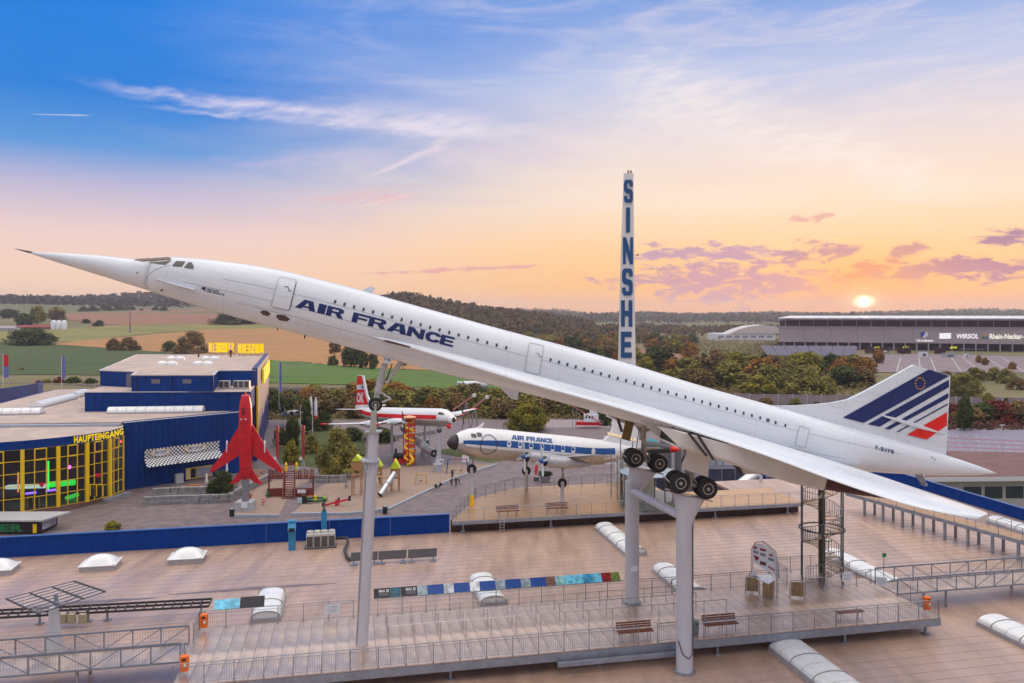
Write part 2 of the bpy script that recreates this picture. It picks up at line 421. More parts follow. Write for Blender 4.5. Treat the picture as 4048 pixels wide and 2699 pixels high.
angs = [R(-180+5*i) for i in range(28)]+[R(-40+.5*i) for i in range(161)]+[R(45+5*i) for i in range(28)]
dist = [2, 60, 120, 200, 260]+[285+8*i for i in range(45)]+[655+20*i for i in range(42)]+[1500, 1700, 2000, 2400, 3000, 4000, 6000, 9000]
struct(ground_mesh('terrain', GRND, angs, dist, -.06))
def patch(name, m, top, bot, x0, x1, lift=.08, nx=40, ny=10):
    """a field on the land between two photo rows given per column"""
    b = MB(); vs = []
    for j in range(ny+1):
        for i in range(nx+1):
            px = x0+(x1-x0)*i/nx; yt, yb = interp(top, px), interp(bot, px); t = (j/ny)
            P = land_hit(px, yb+(yt-yb)*t); P.z += lift*.12+P.y/5000; vs.append(P)
    b.add(vs, [(j*(nx+1)+i, j*(nx+1)+i+1, (j+1)*(nx+1)+i+1, (j+1)*(nx+1)+i) for j in range(ny) for i in range(nx)])
    return struct(b.build(name, m, None, True, True, False))
FG = mat('field_green_crop', s(74, 92, 26), .9, var=.2, scale=.35, c2=s(48, 66, 18), stretch=(.06, 1, 1), detail=8)
FG2 = mat('field_bright_crop', s(88, 118, 30), .9, var=.18, scale=.35, c2=s(62, 92, 22), stretch=(.06, 1, 1), detail=8)
FT = mat('field_stubble', s(182, 134, 76), .9, var=.12, scale=.25, c2=s(148, 108, 62), stretch=(.08, 1, 1), detail=8)
FP = mat('field_ploughed', s(160, 112, 82), .9, var=.12, scale=.2, c2=s(126, 88, 68), stretch=(.08, 1, 1), detail=8)
FO = mat('field_olive_meadow', s(140, 130, 66), .9, var=.15, scale=.02, c2=s(112, 112, 56))
FY = mat('field_pale_meadow', s(112, 112, 72), .9, var=.15, scale=.02, c2=s(88, 94, 60))
patch('field_meadow', FY, [(-300, 1203), (1100, 1200)], [(-300, 1240), (1100, 1250)], -300, 1150, .4)
patch('field_ploughed', FP, [(250, 1240), (400, 1232), (800, 1218), (1100, 1222)], [(250, 1262), (420, 1285), (850, 1290), (1150, 1294)], 250, 1150, .5)
patch('field_meadow', FO, [(-300, 1320), (190, 1306), (430, 1288), (800, 1280), (1200, 1278)], [(-300, 1366), (0, 1356), (300, 1352), (560, 1322), (800, 1305), (1200, 1300)], -300, 1250, .6)
patch('field_stubble', FT, [(-300, 1372), (200, 1360), (420, 1340), (800, 1304), (1200, 1298), (1600, 1370), (1900, 1440)], [(-300, 1362), (0, 1356), (190, 1362), (430, 1378), (620, 1392), (900, 1412), (1400, 1452), (1900, 1476)], 180, 1900, .7)
patch('field_green', FG, [(-300, 1350), (0, 1355), (190, 1362), (430, 1378), (620, 1392), (900, 1412), (1060, 1424), (1300, 1440)], [(-300, 1482), (400, 1484), (700, 1500), (1300, 1510)], -300, 1300, .8)
patch('field_green', FG2, [(1060, 1424), (1400, 1452), (1900, 1478), (2000, 1500)], [(1000, 1515), (1900, 1540), (2000, 1540)], 1050, 2000, .9)
patch('field_path', FP, [(2440, 1375), (2620, 1385), (2760, 1425)], [(2440, 1392), (2620, 1405), (2760, 1450)], 2440, 2740, .9, 16, 4)
patch('field_green', FG2, [(2600, 1378), (2700, 1378)], [(2600, 1396), (2700, 1396)], 2612, 2690, 1.0, 8, 4)

# ---- forecourt, sandpit, paths (museum site, level 0)
ASPH = mat('forecourt_paving', s(132, 116, 116), .6, var=.12, scale=.6, c2=s(100, 88, 90), bump=.2, bscale=10)
SANDM = mat('sandpit_sand', s(152, 131, 118), .95, var=.08, scale=.5, bump=.2, bscale=9)
GRASSM = mat('site_lawn', s(86, 92, 42), .95, var=.25, scale=.3, c2=s(60, 72, 32))
b = MB(); b.sheet([G(-900, 2160, .0), G(1850, 2120, 0), G(2700, 2080, 0), G(4600, 1900, 0), G(4600, 1700, 0), G(3050, 1700, 0), G(2480, 1655, 0), G(1050, 1660, 0), G(-900, 1880, 0)])
struct(b.build('forecourt', ASPH, None))
for pts, m, nm in (([(920, 2040), (1100, 2042), (1155, 1930), (1235, 1895), (1005, 1900), (960, 1960)], SANDM, 'sandpit'),
                   ([(1150, 2035), (1390, 2032), (1530, 2015), (1795, 1890), (1960, 1835), (1700, 1838), (1560, 1845), (1330, 1890), (1245, 1935), (1200, 1985)], SANDM, 'sandpit'),
                   ([(1700, 1785), (1940, 1830), (2060, 1800), (1990, 1770), (1840, 1760)], GRASSM, 'lawn'), ([(1080, 1700), (1440, 1700), (1450, 1835), (1250, 1850), (1100, 1830)], GRASSM, 'lawn'),
                   ([(2100, 1640), (2480, 1650), (2480, 1690), (2050, 1690)], mat('rear_yard_paving', s(150, 136, 140), .8, var=.1), 'yard_paving')):
    b = MB(); b.sheet([G(*p, .012 if nm != 'yard_paving' else .02) for p in pts]); struct(b.build(nm, m, None))
KERB = mat('sandpit_kerb_concrete', (.36, .40, .46), .8, var=.1)
def kerb(pts, label, w=.35, h=.4):
    P = [G(*q, 0) for q in pts]; b = MB()
    for a, c in zip(P, P[1:]): b.beam(a+Vector((0, 0, h/2)), c+Vector((0, 0, h/2)), w, h)
    return tag(b.build('sandpit_kerb', KERB, None), label, 'kerb')
kerb([(928, 2044), (1102, 2044)], 'low concrete kerb in front of the red jet pedestal'); kerb([(1152, 2038), (1390, 2035), (1530, 2018)], 'long concrete kerb along the front of the big sandpit')
kerb([(1535, 2016), (1795, 1893), (1965, 1838)], 'diagonal concrete kerb along the right side of the sandpit', .3, .3)

# ================================================================== the supersonic airliner on its pillars
PN = Vector((-26.82378351, 43.0, 32.94174819)); PA = Vector((.95816563, .17090283, -.22958845))
PP = Vector((.17559331, -.98446279, 0)); PU = Vector((.22602128, .0403142, .9732878))
def A2W(x, y, z): return PN+PA*x+PP*y+PU*z           # x aft of the nose, y to port, z up
def inv(px, py, y):
    r = Vector(((px-CX)/FPX, 1, (CY-py)/FPX)); t = ((PN-CAM).dot(PP)+y)/r.dot(PP); P = CAM+r*t-PN
    return P.dot(PA), P.dot(PU)
plane = T('supersonic_airliner', 'white delta-wing supersonic airliner mounted nose-up on tall grey pillars', 'airliner', PN)
plane['port_is_minus_y'] = 1
plane.rotation_euler = Matrix((PA, -PP, PU)).transposed().to_euler()
plane.rotation_mode = 'XYZ'
TAB = [(0, .0, -.0, .01), (.5, .03, -.03, .03), (1.1, .09, -.10, .10), (2.14, .31, -.20, .26), (3.84, .62, -.34, .5), (4.96, .77, -.43, .62), (5.7, .86, -.5, .72), (6.3, 1.02, -.54, .8), (7.0, 1.27, -.6, .88),
       (7.67, 1.47, -.68, .97), (8.3, 1.59, -.73, 1.04), (9.8, 1.83, -.86, 1.16), (12.5, 2.11, -1.03, 1.32), (14.6, 2.18, -1.09, 1.4), (18.2, 2.13, -1.24, 1.44), (20.5, 2.03, -1.38, 1.44), (23.3, 1.92, -1.52, 1.44),
       (27.5, 1.77, -1.6, 1.44), (31.4, 1.67, -1.7, 1.44), (35.6, 1.49, -1.9, 1.44), (40.3, 1.19, -2.12, 1.44), (44.5, 1.02, -2.24, 1.42), (49, .82, -2.06, 1.33), (52.3, .69, -1.80, 1.18), (55.5, .55, -1.36, .93),
       (58.9, .34, -.78, .55), (61.0, .14, -.30, .22), (62, .0, -.06, .02)]
def hermite(tab, x, k):
    i = 0
    while i < len(tab)-2 and x > tab[i+1][0]: i += 1
    a, b = tab[i], tab[i+1]; h = b[0]-a[0]; t = max(0., min(1., (x-a[0])/h))
    def sl(j):
        if j == 0: return (tab[1][k]-tab[0][k])/(tab[1][0]-tab[0][0])
        if j == len(tab)-1: return (tab[j][k]-tab[j-1][k])/(tab[j][0]-tab[j-1][0])
        return (tab[j+1][k]-tab[j-1][k])/(tab[j+1][0]-tab[j-1][0])
    m0, m1 = sl(i)*h, sl(i+1)*h
    return (2*t**3-3*t*t+1)*a[k]+(t**3-2*t*t+t)*m0+(-2*t**3+3*t*t)*b[k]+(t**3-t*t)*m1
def sect(x): return hermite(TAB, x, 1), hermite(TAB, x, 2), hermite(TAB, x, 3)
def skin_y(x, z):
    t, b, w = sect(x); c = (t+b)/2; h = max((t-b)/2, .01); q = max(0., 1-abs((z-c)/h)**2.2); return w*q**(1/2.2)
def on_skin(px, py, off=.012):
    y = 1.3
    for _ in range(6): x, z = inv(px, py, y); y = .5*y+.5*skin_y(x, z)
    return Vector((x, y+off, z))
def skin_pt(x, z, off=.012):
    y = skin_y(x, z); e = .02; n = Vector((-(skin_y(x+e, z)-skin_y(x-e, z))/(2*e), 1, -(skin_y(x, z+e)-skin_y(x, z-e))/(2*e)))
    return Vector((x, y, z))+n.normalized()*off
def ring(x, n=40):
    t, b, w = sect(x); c, h = (t+b)/2, (t-b)/2; out = []
    for k in range(n):
        a = 2*math.pi*k/n; ca, sa = math.cos(a), math.sin(a); p = 2/2.2
        out.append(Vector((x, w*math.copysign(abs(ca)**p, ca), c+h*math.copysign(abs(sa)**p, sa))))
    return out
xs = [.0, .25, .5, .8, 1.1]+[1.5+.4*i for i in range(20)]+[9.8+.8*i for i in range(54)]+[53.5+.5*i for i in range(17)]+[62.]
xs = sorted(set(round(x, 2) for x in xs if x <= 62))
NOSE = 7.05
b = MB().loft([ring(x) for x in xs if x <= NOSE]+[ring(NOSE)]); b.build('nose_cone', WHITE, plane, True, True)
b = MB().loft([ring(NOSE+.03)]+[ring(x) for x in xs if x > NOSE+.1]); b.build('fuselage', WHITE, plane, True, True)
MB().tube((-.02, 0, .0), (.9, 0, 0), .012, .075, 8).build('pitot_probe', DARKM, plane, local=True)
def skin_poly(name, pts, m, parent=plane, off=.014, fine=1):
    """polygon of (px, py) laid on the fuselage side"""
    P = []
    for i, q in enumerate(pts):
        w = pts[(i+1) % len(pts)]
        for k in range(fine): P.append((q[0]+(w[0]-q[0])*k/fine, q[1]+(w[1]-q[1])*k/fine))
    c = (sum(p[0] for p in P)/len(P), sum(p[1] for p in P)/len(P))
    b = MB(); n = len(P); rows = []
    for t in (1., .72, .42, .15):
        rows.append([on_skin(c[0]+(p[0]-c[0])*t, c[1]+(p[1]-c[1])*t, off) for p in P])
    b.loft(rows, cap=False); b.sheet(rows[-1])
    return b.build(name, m, parent, True, True)
def rnd(pts, r=.25, n=4):
    """round the corners of a pixel polygon"""
    out = []; k = len(pts)
    for i in range(k):
        p, a, c = Vector(pts[i]), Vector(pts[i-1]), Vector(pts[(i+1) % k])
        d = min((a-p).length, (c-p).length)*r; s0, s1 = p+(a-p).normalized()*d, p+(c-p).normalized()*d
        for j in range(n+1):
            t = j/n; q = s0*(1-t)**2+p*2*t*(1-t)+s1*t*t; out.append((q.x, q.y))
    return out
BROWN = mat('visor_gold_glass', s(96, 66, 40), .15, .3, var=.3, scale=3)
SEAM = mat('panel_seam_grey', (.36, .40, .45), .5, var=.1)
skin_poly('visor_window', [Z1(*q) for q in ((1213, 290), (1240, 281), (1530, 263), (1556, 276), (1545, 291), (1420, 297), (1290, 304))], BROWN)
skin_poly('visor_window', [Z1(*q) for q in ((1345, 313), (1560, 296), (1505, 334), (1440, 328))], DGLASS)
for w in (((1560, 346), (1600, 299), (1686, 304), (1650, 355)), ((1668, 362), (1708, 312), (1740, 312), (1757, 345), (1757, 374))):
    skin_poly('cockpit_window', rnd([Z1(*q) for q in w], .12, 2), DGLASS, fine=2)
def seam(name, pts, w, m=SEAM, off=.010, parent=plane, closed=False):
    P = [on_skin(*q, off) for q in pts]
    if closed: P.append(P[0])
    b = MB(); N_ = len(P)
    L, Rr = [], []
    for i, p in enumerate(P):
        t = (P[min(i+1, N_-1)]-P[max(i-1, 0)]); t.y = 0; q = Vector((-t.z, 0, t.x)).normalized()*w/2
        for arr, sg in ((L, 1), (Rr, -1)): e = p+q*sg; arr.append(skin_pt(e.x, e.z, off))
    for i in range(N_-1): b.sheet([L[i], L[i+1], Rr[i+1], Rr[i]])
    return b.build(name, m, parent, local=True)
seam('nose_hinge_seam', [Z1(*q) for q in ((1545, 338), (1490, 352), (1420, 375), (1365, 410), (1330, 450), (1312, 500), (1308, 545))], .03)
for fz, x0, x1 in ((.30, 11, 54), (-.12, 9, 20), (-.45, 12, 50)):      # long lap joints of the skin
    P = []
    for i in range(60):
        x = x0+(x1-x0)*i/59; t_, b_, w_ = sect(x); z = (t_+b_)/2+fz*(t_-b_)/2; P.append((x, z))
    b = MB(); b.loft([[skin_pt(x, z+d_, .006) for x, z in P] for d_ in (-.011, .011)], False, False); b.build('skin_joint', SEAM, plane, local=True, fix=False)
# doors: (corner outline, heavy open gap?)
def door(pts, heavy, handle=None):
    def finer(P, n=7): return [(a[0]+(c[0]-a[0])*k/n, a[1]+(c[1]-a[1])*k/n) for a, c in zip(P, P[1:]+P[:1]) for k in range(n if math.dist(a, c) > 12 else 1)]
    pr = finer(rnd([q for q in pts], .14, 4))
    if heavy:
        skin_poly('door_gap', [(x+3, y+2) for x, y in pr], mat('door_gap_black', (.03, .03, .035), .7, var=0), off=.012)
        d = skin_poly('cabin_door', pr, WHITE, off=.05); seam('door_seam', pr, .03, SEAM, off=.055, closed=True, parent=d)
    else:
        d = skin_poly('cabin_door', pr, WHITE, off=.016); seam('door_seam', pr, .045, mat('door_seam_grey', (.42, .46, .5), .5, var=0), off=.026, closed=True, parent=d)
    if handle: seam('door_handle', handle, .035, DARKM, off=.07, parent=d)
door([Z2(*q) for q in ((240, 448), (393, 478), (328, 748), (166, 712))], True, [Z2(*q) for q in ((286, 540), (305, 536), (322, 545), (328, 560), (324, 572), (350, 578))])
door([Z3(*q) for q in ((214, 468), (345, 500), (300, 760), (168, 728))], False, [Z3(*q) for q in ((276, 566), (292, 570), (304, 586), (300, 598), (325, 600))])
door([Z4(*q) for q in ((312, 1224), (402, 1256), (362, 1420), (273, 1400))], False)
# cabin windows, three runs
WINM = mat('cabin_window_glass', (.05, .075, .08), .12, var=0, spec=.7)
k = 0
def window(px, py):
    p = on_skin(px, py, 0)
    pts = []
    for i in range(10):
        a = 2*math.pi*i/10; ca, sa = math.cos(a), math.sin(a)
        xx, zz = .07*math.copysign(abs(ca)**.7, ca), .105*math.copysign(abs(sa)**.6, sa)
        pts.append(skin_pt(p.x+xx+zz*.03, p.z+zz, .014))
    MB().sheet(pts).build('cabin_window', WINM, plane, local=True)
for run in (((745, 672), (2298, 1089), 19, Z2), ((405, 625), (1547, 940), 16, Z3), ((1629, 963), (2307, 1152), 10, Z3)):
    (x0, y0), (x1, y1), n, Z_ = run
    for i in range(n): window(*Z_(x0+(x1-x0)*i/(n-1), y0+(y1-y0)*i/(n-1)))
for q in ((694, 52), (773, 74), (852, 97), (930, 119), (1007, 141), (1158, 186)): window(*Y1(*q)) if q[0] > 960 else None
for q in ((2371, 1172), (2446, 1194)): window(*Z3(*q))
skin_poly('cabin_window', [Y1(1083+dx_, 163+dy_) for dx_, dy_ in ((-4, -9), (5, -9), (5, 9), (-4, 9))], mat('blanked_window', (.5, .52, .53), .5, var=0))
# titles
def para(bl, br, tl):
    return lambda u, v, d: on_skin(bl[0]+(br[0]-bl[0])*u+(tl[0]-bl[0])*v, bl[1]+(br[1]-bl[1])*u+(tl[1]-bl[1])*v, .016)
def title(name, key, bl, br, tl, m, cut=(30, 6)):
    return lettering(name, key, para(bl, br, tl), m, plane, cut, True)
# arc of the title follows the fuselage: two straight runs with one slope each
# heavy extended capitals of the title, letter by letter
BLK = dict(A=[[(0, 0), (.36, 1), (.80, 1), (1, 0), (.70, 0), (.66, .2), (.36, .2), (.30, 0)], [(.42, .38), (.63, .38), (.585, .72), (.54, .72)]], I=[[(0, 0), (0, 1), (1, 1), (1, 0)]],
           R=[[(0, 0), (0, 1), (.72, 1), (.9, .93), (.96, .75), (.92, .56), (.78, .45), (1, 0), (.68, 0), (.5, .38), (.3, .38), (.3, 0)], [(.3, .58), (.58, .58), (.66, .62), (.67, .74), (.6, .79), (.3, .79)]],
           F=[[(0, 0), (0, 1), (1, 1), (1, .78), (.34, .78), (.34, .6), (.88, .6), (.88, .39), (.34, .39), (.34, 0)]],
           N=[[(0, 0), (0, 1), (.32, 1), (.72, .45), (.72, 1), (1, 1), (1, 0), (.7, 0), (.28, .56), (.28, 0)]],
           C=[[(1, .30), (.93, .12), (.78, .02), (.5, -.01), (.22, .04), (.06, .2), (0, .5), (.06, .8), (.22, .96), (.5, 1.01), (.78, .98), (.93, .88), (1, .7), (.69, .66), (.63, .75), (.5, .78), (.38, .74), (.32, .62), (.3, .5), (.32, .38), (.38, .26), (.5, .22), (.63, .25), (.69, .34)]],
           S=[[(0, .12), (.16, 0), (.84, 0), (1, .12), (1, .46), (.86, .57), (.36, .64), (.36, .84), (.64, .84), (.64, .7), (1, .7), (1, .88), (.84, 1), (.16, 1), (0, .88), (0, .54), (.14, .44), (.64, .37), (.64, .16), (.36, .16), (.36, .3), (0, .3)]],
           H=[[(0, 0), (0, 1), (.34, 1), (.34, .6), (.66, .6), (.66, 1), (1, 1), (1, 0), (.66, 0), (.66, .4), (.34, .4), (.34, 0)]], U=[[(0, .14), (0, 1), (.34, 1), (.34, .18), (.66, .18), (.66, 1), (1, 1), (1, .14), (.85, 0), (.15, 0)]],
           M=[[(0, 0), (0, 1), (.3, 1), (.5, .5), (.7, 1), (1, 1), (1, 0), (.74, 0), (.74, .6), (.56, .14), (.44, .14), (.26, .6), (.26, 0)]],
           E=[[(0, 0), (0, 1), (.98, 1), (.98, .79), (.34, .79), (.34, .61), (.92, .61), (.92, .4), (.34, .4), (.34, .21), (1, .21), (1, 0)]])
def block(ch):
    bm = bmesh.new(); es = []
    for loop in BLK[ch]:
        P = []
        for a, c in zip(loop, loop[1:]+loop[:1]):
            k = max(1, int(math.dist(a, c)/.16)); P += [(a[0]+(c[0]-a[0])*i/k, a[1]+(c[1]-a[1])*i/k) for i in range(k)]
        vs = [bm.verts.new((x, y, 0)) for x, y in P]; es += [bm.edges.new((vs[i], vs[(i+1) % len(vs)])) for i in range(len(vs))]
    bmesh.ops.triangle_fill(bm, edges=es, use_beauty=True, use_dissolve=False)
    for i in range(1, 5): bmesh.ops.bisect_plane(bm, geom=bm.verts[:]+bm.edges[:]+bm.faces[:], plane_co=(i/5, 0, 0), plane_no=(1, 0, 0)); bmesh.ops.bisect_plane(bm, geom=bm.verts[:]+bm.edges[:]+bm.faces[:], plane_co=(0, i/5, 0), plane_no=(0, 1, 0))
    bm.verts.index_update(); r = [v.co.copy() for v in bm.verts], [tuple(v.index for v in f.verts) for f in bm.faces]; bm.free(); return r
BT = {c: block(c) for c in BLK}
def airtitle(pts, fn, m, parent, local=True, name='title_letter'):
    for ch, x0, x1 in pts:
        vs, fs = BT[ch]; MB().add([fn(x0+(x1-x0)*v.x, v.y) for v in vs], fs).build(name, m, parent, local=local, fix=False)
ADV = [('A', 0, .128), ('I', .139, .187), ('R', .194, .305), ('F', .357, .462), ('R', .461, .574), ('A', .578, .704), ('N', .706, .812), ('C', .818, .917), ('E', .915, 1.0)]
airtitle(ADV, lambda u, v: para(Z2(381, 720), Z2(1812, 1084), Z2(404, 634))(u, v, 0), NAVY, plane)
if False: title('airline_title', 'airfrance', Z2(381, 722), Z2(1818, 1090), Z2(408, 634), NAVY)
title('group_title', 'groupe', Z1(1874, 563), Z1(1984, 588), Z1(1880, 546), NAVY, None)
title('group_title', 'gaf', Z1(1872, 582), Z1(2035, 617), Z1(1878, 566), NAVY, None)
skin_poly('group_logo', [Z1(*q) for q in ((1822, 545), (1850, 536), (1868, 540), (1862, 556), (1868, 572), (1850, 566))], NAVY)
title('registration', 'reg', Z4(1003, 1436), Z4(1171, 1478), Z4(1003, 1402), NAVY, None)
BRWN = mat('vent_brown', (.10, .06, .055), .6, var=.15)
for w in (((66, 765), (85, 750), (128, 755), (162, 780), (138, 803), (88, 790)), ((207, 805), (222, 787), (290, 795), (338, 828), (310, 850), (240, 840))):
    skin_poly('vent_panel', [Z2(*q) for q in w], BRWN)
skin_poly('probe_port', [Z1(1467+14*math.cos(i*.785), 567+9*math.sin(i*.785)) for i in range(8)], BRWN)
skin_poly('sensor_port', [Z1(1245+7*math.cos(i*.785), 408+7*math.sin(i*.785)) for i in range(8)], BLACK)
skin_poly('sensor_port', [Z4(1518+7*math.cos(i*.785), 1510+5*math.sin(i*.785)) for i in range(8)], BLACK)
skin_poly('sensor_port', [Z4(1541+7*math.cos(i*.785), 1526+5*math.sin(i*.785)) for i in range(8)], BLACK)
skin_poly('stencil', [Z1(*q) for q in ((845, 285), (950, 295), (950, 303), (845, 293))], SEAM) if False else None
# strake below the cockpit
P = [on_skin(*Z1(*q), 0) for q in ((1418, 462), (1500, 488), (1600, 518), (1700, 543), (1768, 560))]
b = MB(); wd = [.02, .14, .24, .30, .34]
b.loft([[p+Vector((0, -.1, .04)), p+Vector((0, w, .0)), p+Vector((0, w, -.02)), p+Vector((0, -.1, -.05))] for p, w in zip(P, wd)]).build('nose_strake', WHITE, plane, local=True)
# spine antenna, belly antennas
pa = [inv(*Z2(*q), 0) for q in ((958, 565), (1063, 533), (1113, 546), (1072, 592))]
b = MB(); b.loft([[Vector((x, y, z-.15 if i in (0, 3) else z)) for i, (x, z) in enumerate(pa)] for y in (-.06, .06)]).build('blade_antenna', WHITE, plane, local=True)
for q, h in ((Z2(960, 1112), .35), (Z3(0, 895), .0), (Z2(222, 912), .12), (Z2(468, 985), .14)):
    if h: x, z = inv(*q, 0); MB().loft([[Vector((x-h*.4, y, z+.1)), Vector((x+h*.5, y, z+.1)), Vector((x+h*.35, y, z-h)), Vector((x, y, z-h))] for y in (-.02, .02)]).build('belly_antenna', DARKM, plane, local=True)
x, z = inv(*Z2(2280, 1455), 0)
MB().loft([[Vector((x-.9, y, z+.4)), Vector((x+.9, y, z+.2)), Vector((x+.95, y, z-.55)), Vector((x+.5, y, z-.5))] for y in (-.05, .05)]).build('ventral_fin', WHITE, plane, local=True)
# ---- wing
WL = [(0.9, 18.9, -.25), (1.35, 19.53, -.31), (1.6, 21.76, -.42), (2.3, 27.78, -.87), (3.3, 31.6, -1.0), (4.4, 34.48, -1.13), (5.6, 37.04, -1.3), (7.8, 40.96, -1.65), (9.6, 43.66, -2.01), (11.0, 45.85, -2.22), (11.8, 47.25, -2.28), (12.45, 48.6, -2.22), (12.8, 49.75, -2.15)]
def wing_rings(side):
    st = [.9, 1.2, 1.35, 1.6, 1.9, 2.3, 2.8, 3.3, 3.9, 4.4, 5, 5.6, 6.3, 7, 7.8, 8.7, 9.6, 10.3, 11, 11.5, 11.9, 12.25, 12.55, 12.8]
    rings = []
    for y in st:
        lx, lz = hermite(WL, y, 1), hermite(WL, y, 2)
        tx = 51.1 if y < 11.8 else 51.1-(y-11.8)*.75
        tz = -1.72-.012*max(0, y-6)**1.6*.25
        ch = tx-lx; th = min(.34, .022*ch+.03)
        up, lo = [], []
        for i in range(15):
            t = (i/14)**1.6; tk = th*(math.sqrt(max(0, t))*2.2*(1-t)**.8+.02)
            cz = lz+(tz-lz)*t+.25*math.sin(math.pi*min(1, t*1.0))*(.06*ch/10)
            up.append(Vector((lx+ch*t, y*side, cz+tk))); lo.append(Vector((lx+ch*t, y*side, cz-tk*.7)))
        rings.append(up+lo[::-1])
    return rings
for side in (1, -1): MB().loft(wing_rings(side)).build('wing', WHITE, plane, 50, True)
# dark intake slot at the wing root apex
b = MB(); P = [on_skin(*Z2(*q), .0) for q in ((1190, 1014), (1230, 1022), (1425, 1074), (1425, 1089), (1225, 1040), (1190, 1026))]
b.slab([p+Vector((0, .02, 0)) for p in P], (0, .28, 0)).build('wing_root_vent', BRWN, plane, local=True)
# ---- fin with rudder and livery
fp = [(45.01, 1.0), (46.4, 1.3), (47.84, 1.68), (49.0, 2.04), (50.12, 2.5), (51.3, 3.37), (54.24, 5.73), (55.38, 5.67), (57.08, 5.62), (57.98, .36), (52, .4), (46, .5)]
fn_ = len(fp); b = MB()
def fth(x, z): return .02+.15*max(0, min(1, (x-45)/7))*max(.25, 1-(z-1)/9)*max(.15, min(1, (58.1-x)/3.0))
c = (54, 2.6); rows = []
for sg in (1, -1):
    rows.append([[Vector((c[0]+(x-c[0])*t, sg*fth(c[0]+(x-c[0])*t, c[1]+(z-c[1])*t), c[1]+(z-c[1])*t)) for x, z in fp] for t in (1, .8, .6, .4, .2, .02)])
b.loft(rows[0][::-1]+rows[1], cap=True); b.build('tail_fin', WHITE, plane, 40, True)
def fin_pt(px, py, off=.015):
    y = .15
    for _ in range(4): x, z = inv(px, py, y); y = fth(x, z)
    return Vector((x, fth(x, z)+off, z))
REDL = mat('red_livery', s(226, 28, 30), .4, var=.06)
def fin_poly(name, pts, m, off=.03, n=6):
    # quad strip from two long edges
    a, b2, c2, d = [Vector(Z4(*q)) for q in pts]; bb = MB(); L = [fin_pt(*(a.lerp(b2, i/n)), off) for i in range(n+1)]; Q = [fin_pt(*(d.lerp(c2, i/n)), off) for i in range(n+1)]
    for i in range(n): bb.sheet([L[i], L[i+1], Q[i+1], Q[i]])
    return bb.build(name, m, plane, local=True)
FL = [((705, 1148), (1485, 711), (1672, 770), (895, 1196)), ((930, 1209), (1668, 804), (1668, 872), (1040, 1230)), ((1082, 1248), (1662, 925), (1660, 972), (1130, 1256)), ((1192, 1276), (1655, 1020), (1655, 1034), (1208, 1280))]
for q in FL: fin_poly('livery_stripe', q, NAVY)
fin_poly('livery_stripe', ((1288, 1303), (1650, 1100), (1650, 1218), (1466, 1347)), REDL)
STAR = mat('livery_yellow_star', s(250, 190, 30), .4, var=0)
for i in range(12):
    a = 2*math.pi*i/12; cx_, cy_ = 1404+43*math.cos(a), 839+52*math.sin(a); b = MB()
    b.sheet([fin_pt(*Z4(cx_+(8.5 if j % 2 == 0 else 3.6)*math.sin(j*math.pi/5), cy_-(9.5 if j % 2 == 0 else 4)*math.cos(j*math.pi/5)), .045) for j in range(10)]).build('livery_star', STAR, plane, local=True)
for q in (((1040, 1118), (1075, 1130)),): pass
x0, z0 = inv(*Z4(1035, 1120), .2); x1, z1 = inv(*Z4(1635, 1300), .2)
b = MB(); b.loft([[Vector((x0+(x1-x0)*t, fth(x0+(x1-x0)*t, z0)-.02, z0+(z1-z0)*t+dz_)) for dz_ in (-w, w)]+[Vector((x0+(x1-x0)*t, fth(x0+(x1-x0)*t, z0)+d, z0+(z1-z0)*t+dz_)) for dz_ in (w*.6, -w*.6)] for t, w, d in ((0, .03, .02), (.25, .13, .14), (.6, .16, .17), (1, .04, .05))]).build('rudder_actuator', WHITE, plane, local=True)
# ---- engine nacelles under each wing
NOZ = mat('nozzle_bronze', s(82, 52, 52), .5, .4, var=.2, scale=2)
NAC = mat('nacelle_light_grey', (.62, .60, .57), .45, var=.06, scale=1)
for side in (1, -1):
    st = [(36.6, -1.5, -2.35), (38.4, -1.55, -2.45), (41, -1.6, -2.72), (43.5, -1.6, -2.92), (45.5, -1.6, -2.95)]
    def sec(x, t, bt, yi, yo): return [Vector((x, side*y, z)) for y, z in ((yi, t), (yo, t), (yo, bt+.15), (yo-.15, bt), (yi+.15, bt), (yi, bt+.15))]
    MB().loft([sec(x, t, bt, 3.7, 6.7) for x, t, bt in st]).build('engine_nacelle', NAC, plane, local=True)
    MB().loft([sec(x, t, bt, 3.8, 6.6) for x, t, bt in ((45.52, -1.6, -2.9), (48, -1.62, -2.78), (50.3, -1.7, -2.6))]).build('engine_nozzle', NOZ, plane, local=True)
    MB().box((36.58, side*5.2, -1.92), (.02, 2.6, .6)).build('engine_intake', BLACK, plane, local=True)
    # sloping intake ramp lip
    MB().loft([[Vector((x, side*y, z)) for x, z in ((35.2, -1.45), (36.7, -1.5), (36.7, -2.3))] for y in (3.66, 3.78)]).build('intake_wall', NAC, plane, local=True)
    MB().loft([[Vector((x, side*y, z)) for x, z in ((35.2, -1.45), (36.7, -1.5), (36.7, -2.3))] for y in (6.62, 6.74)]).build('intake_wall', NAC, plane, local=True)
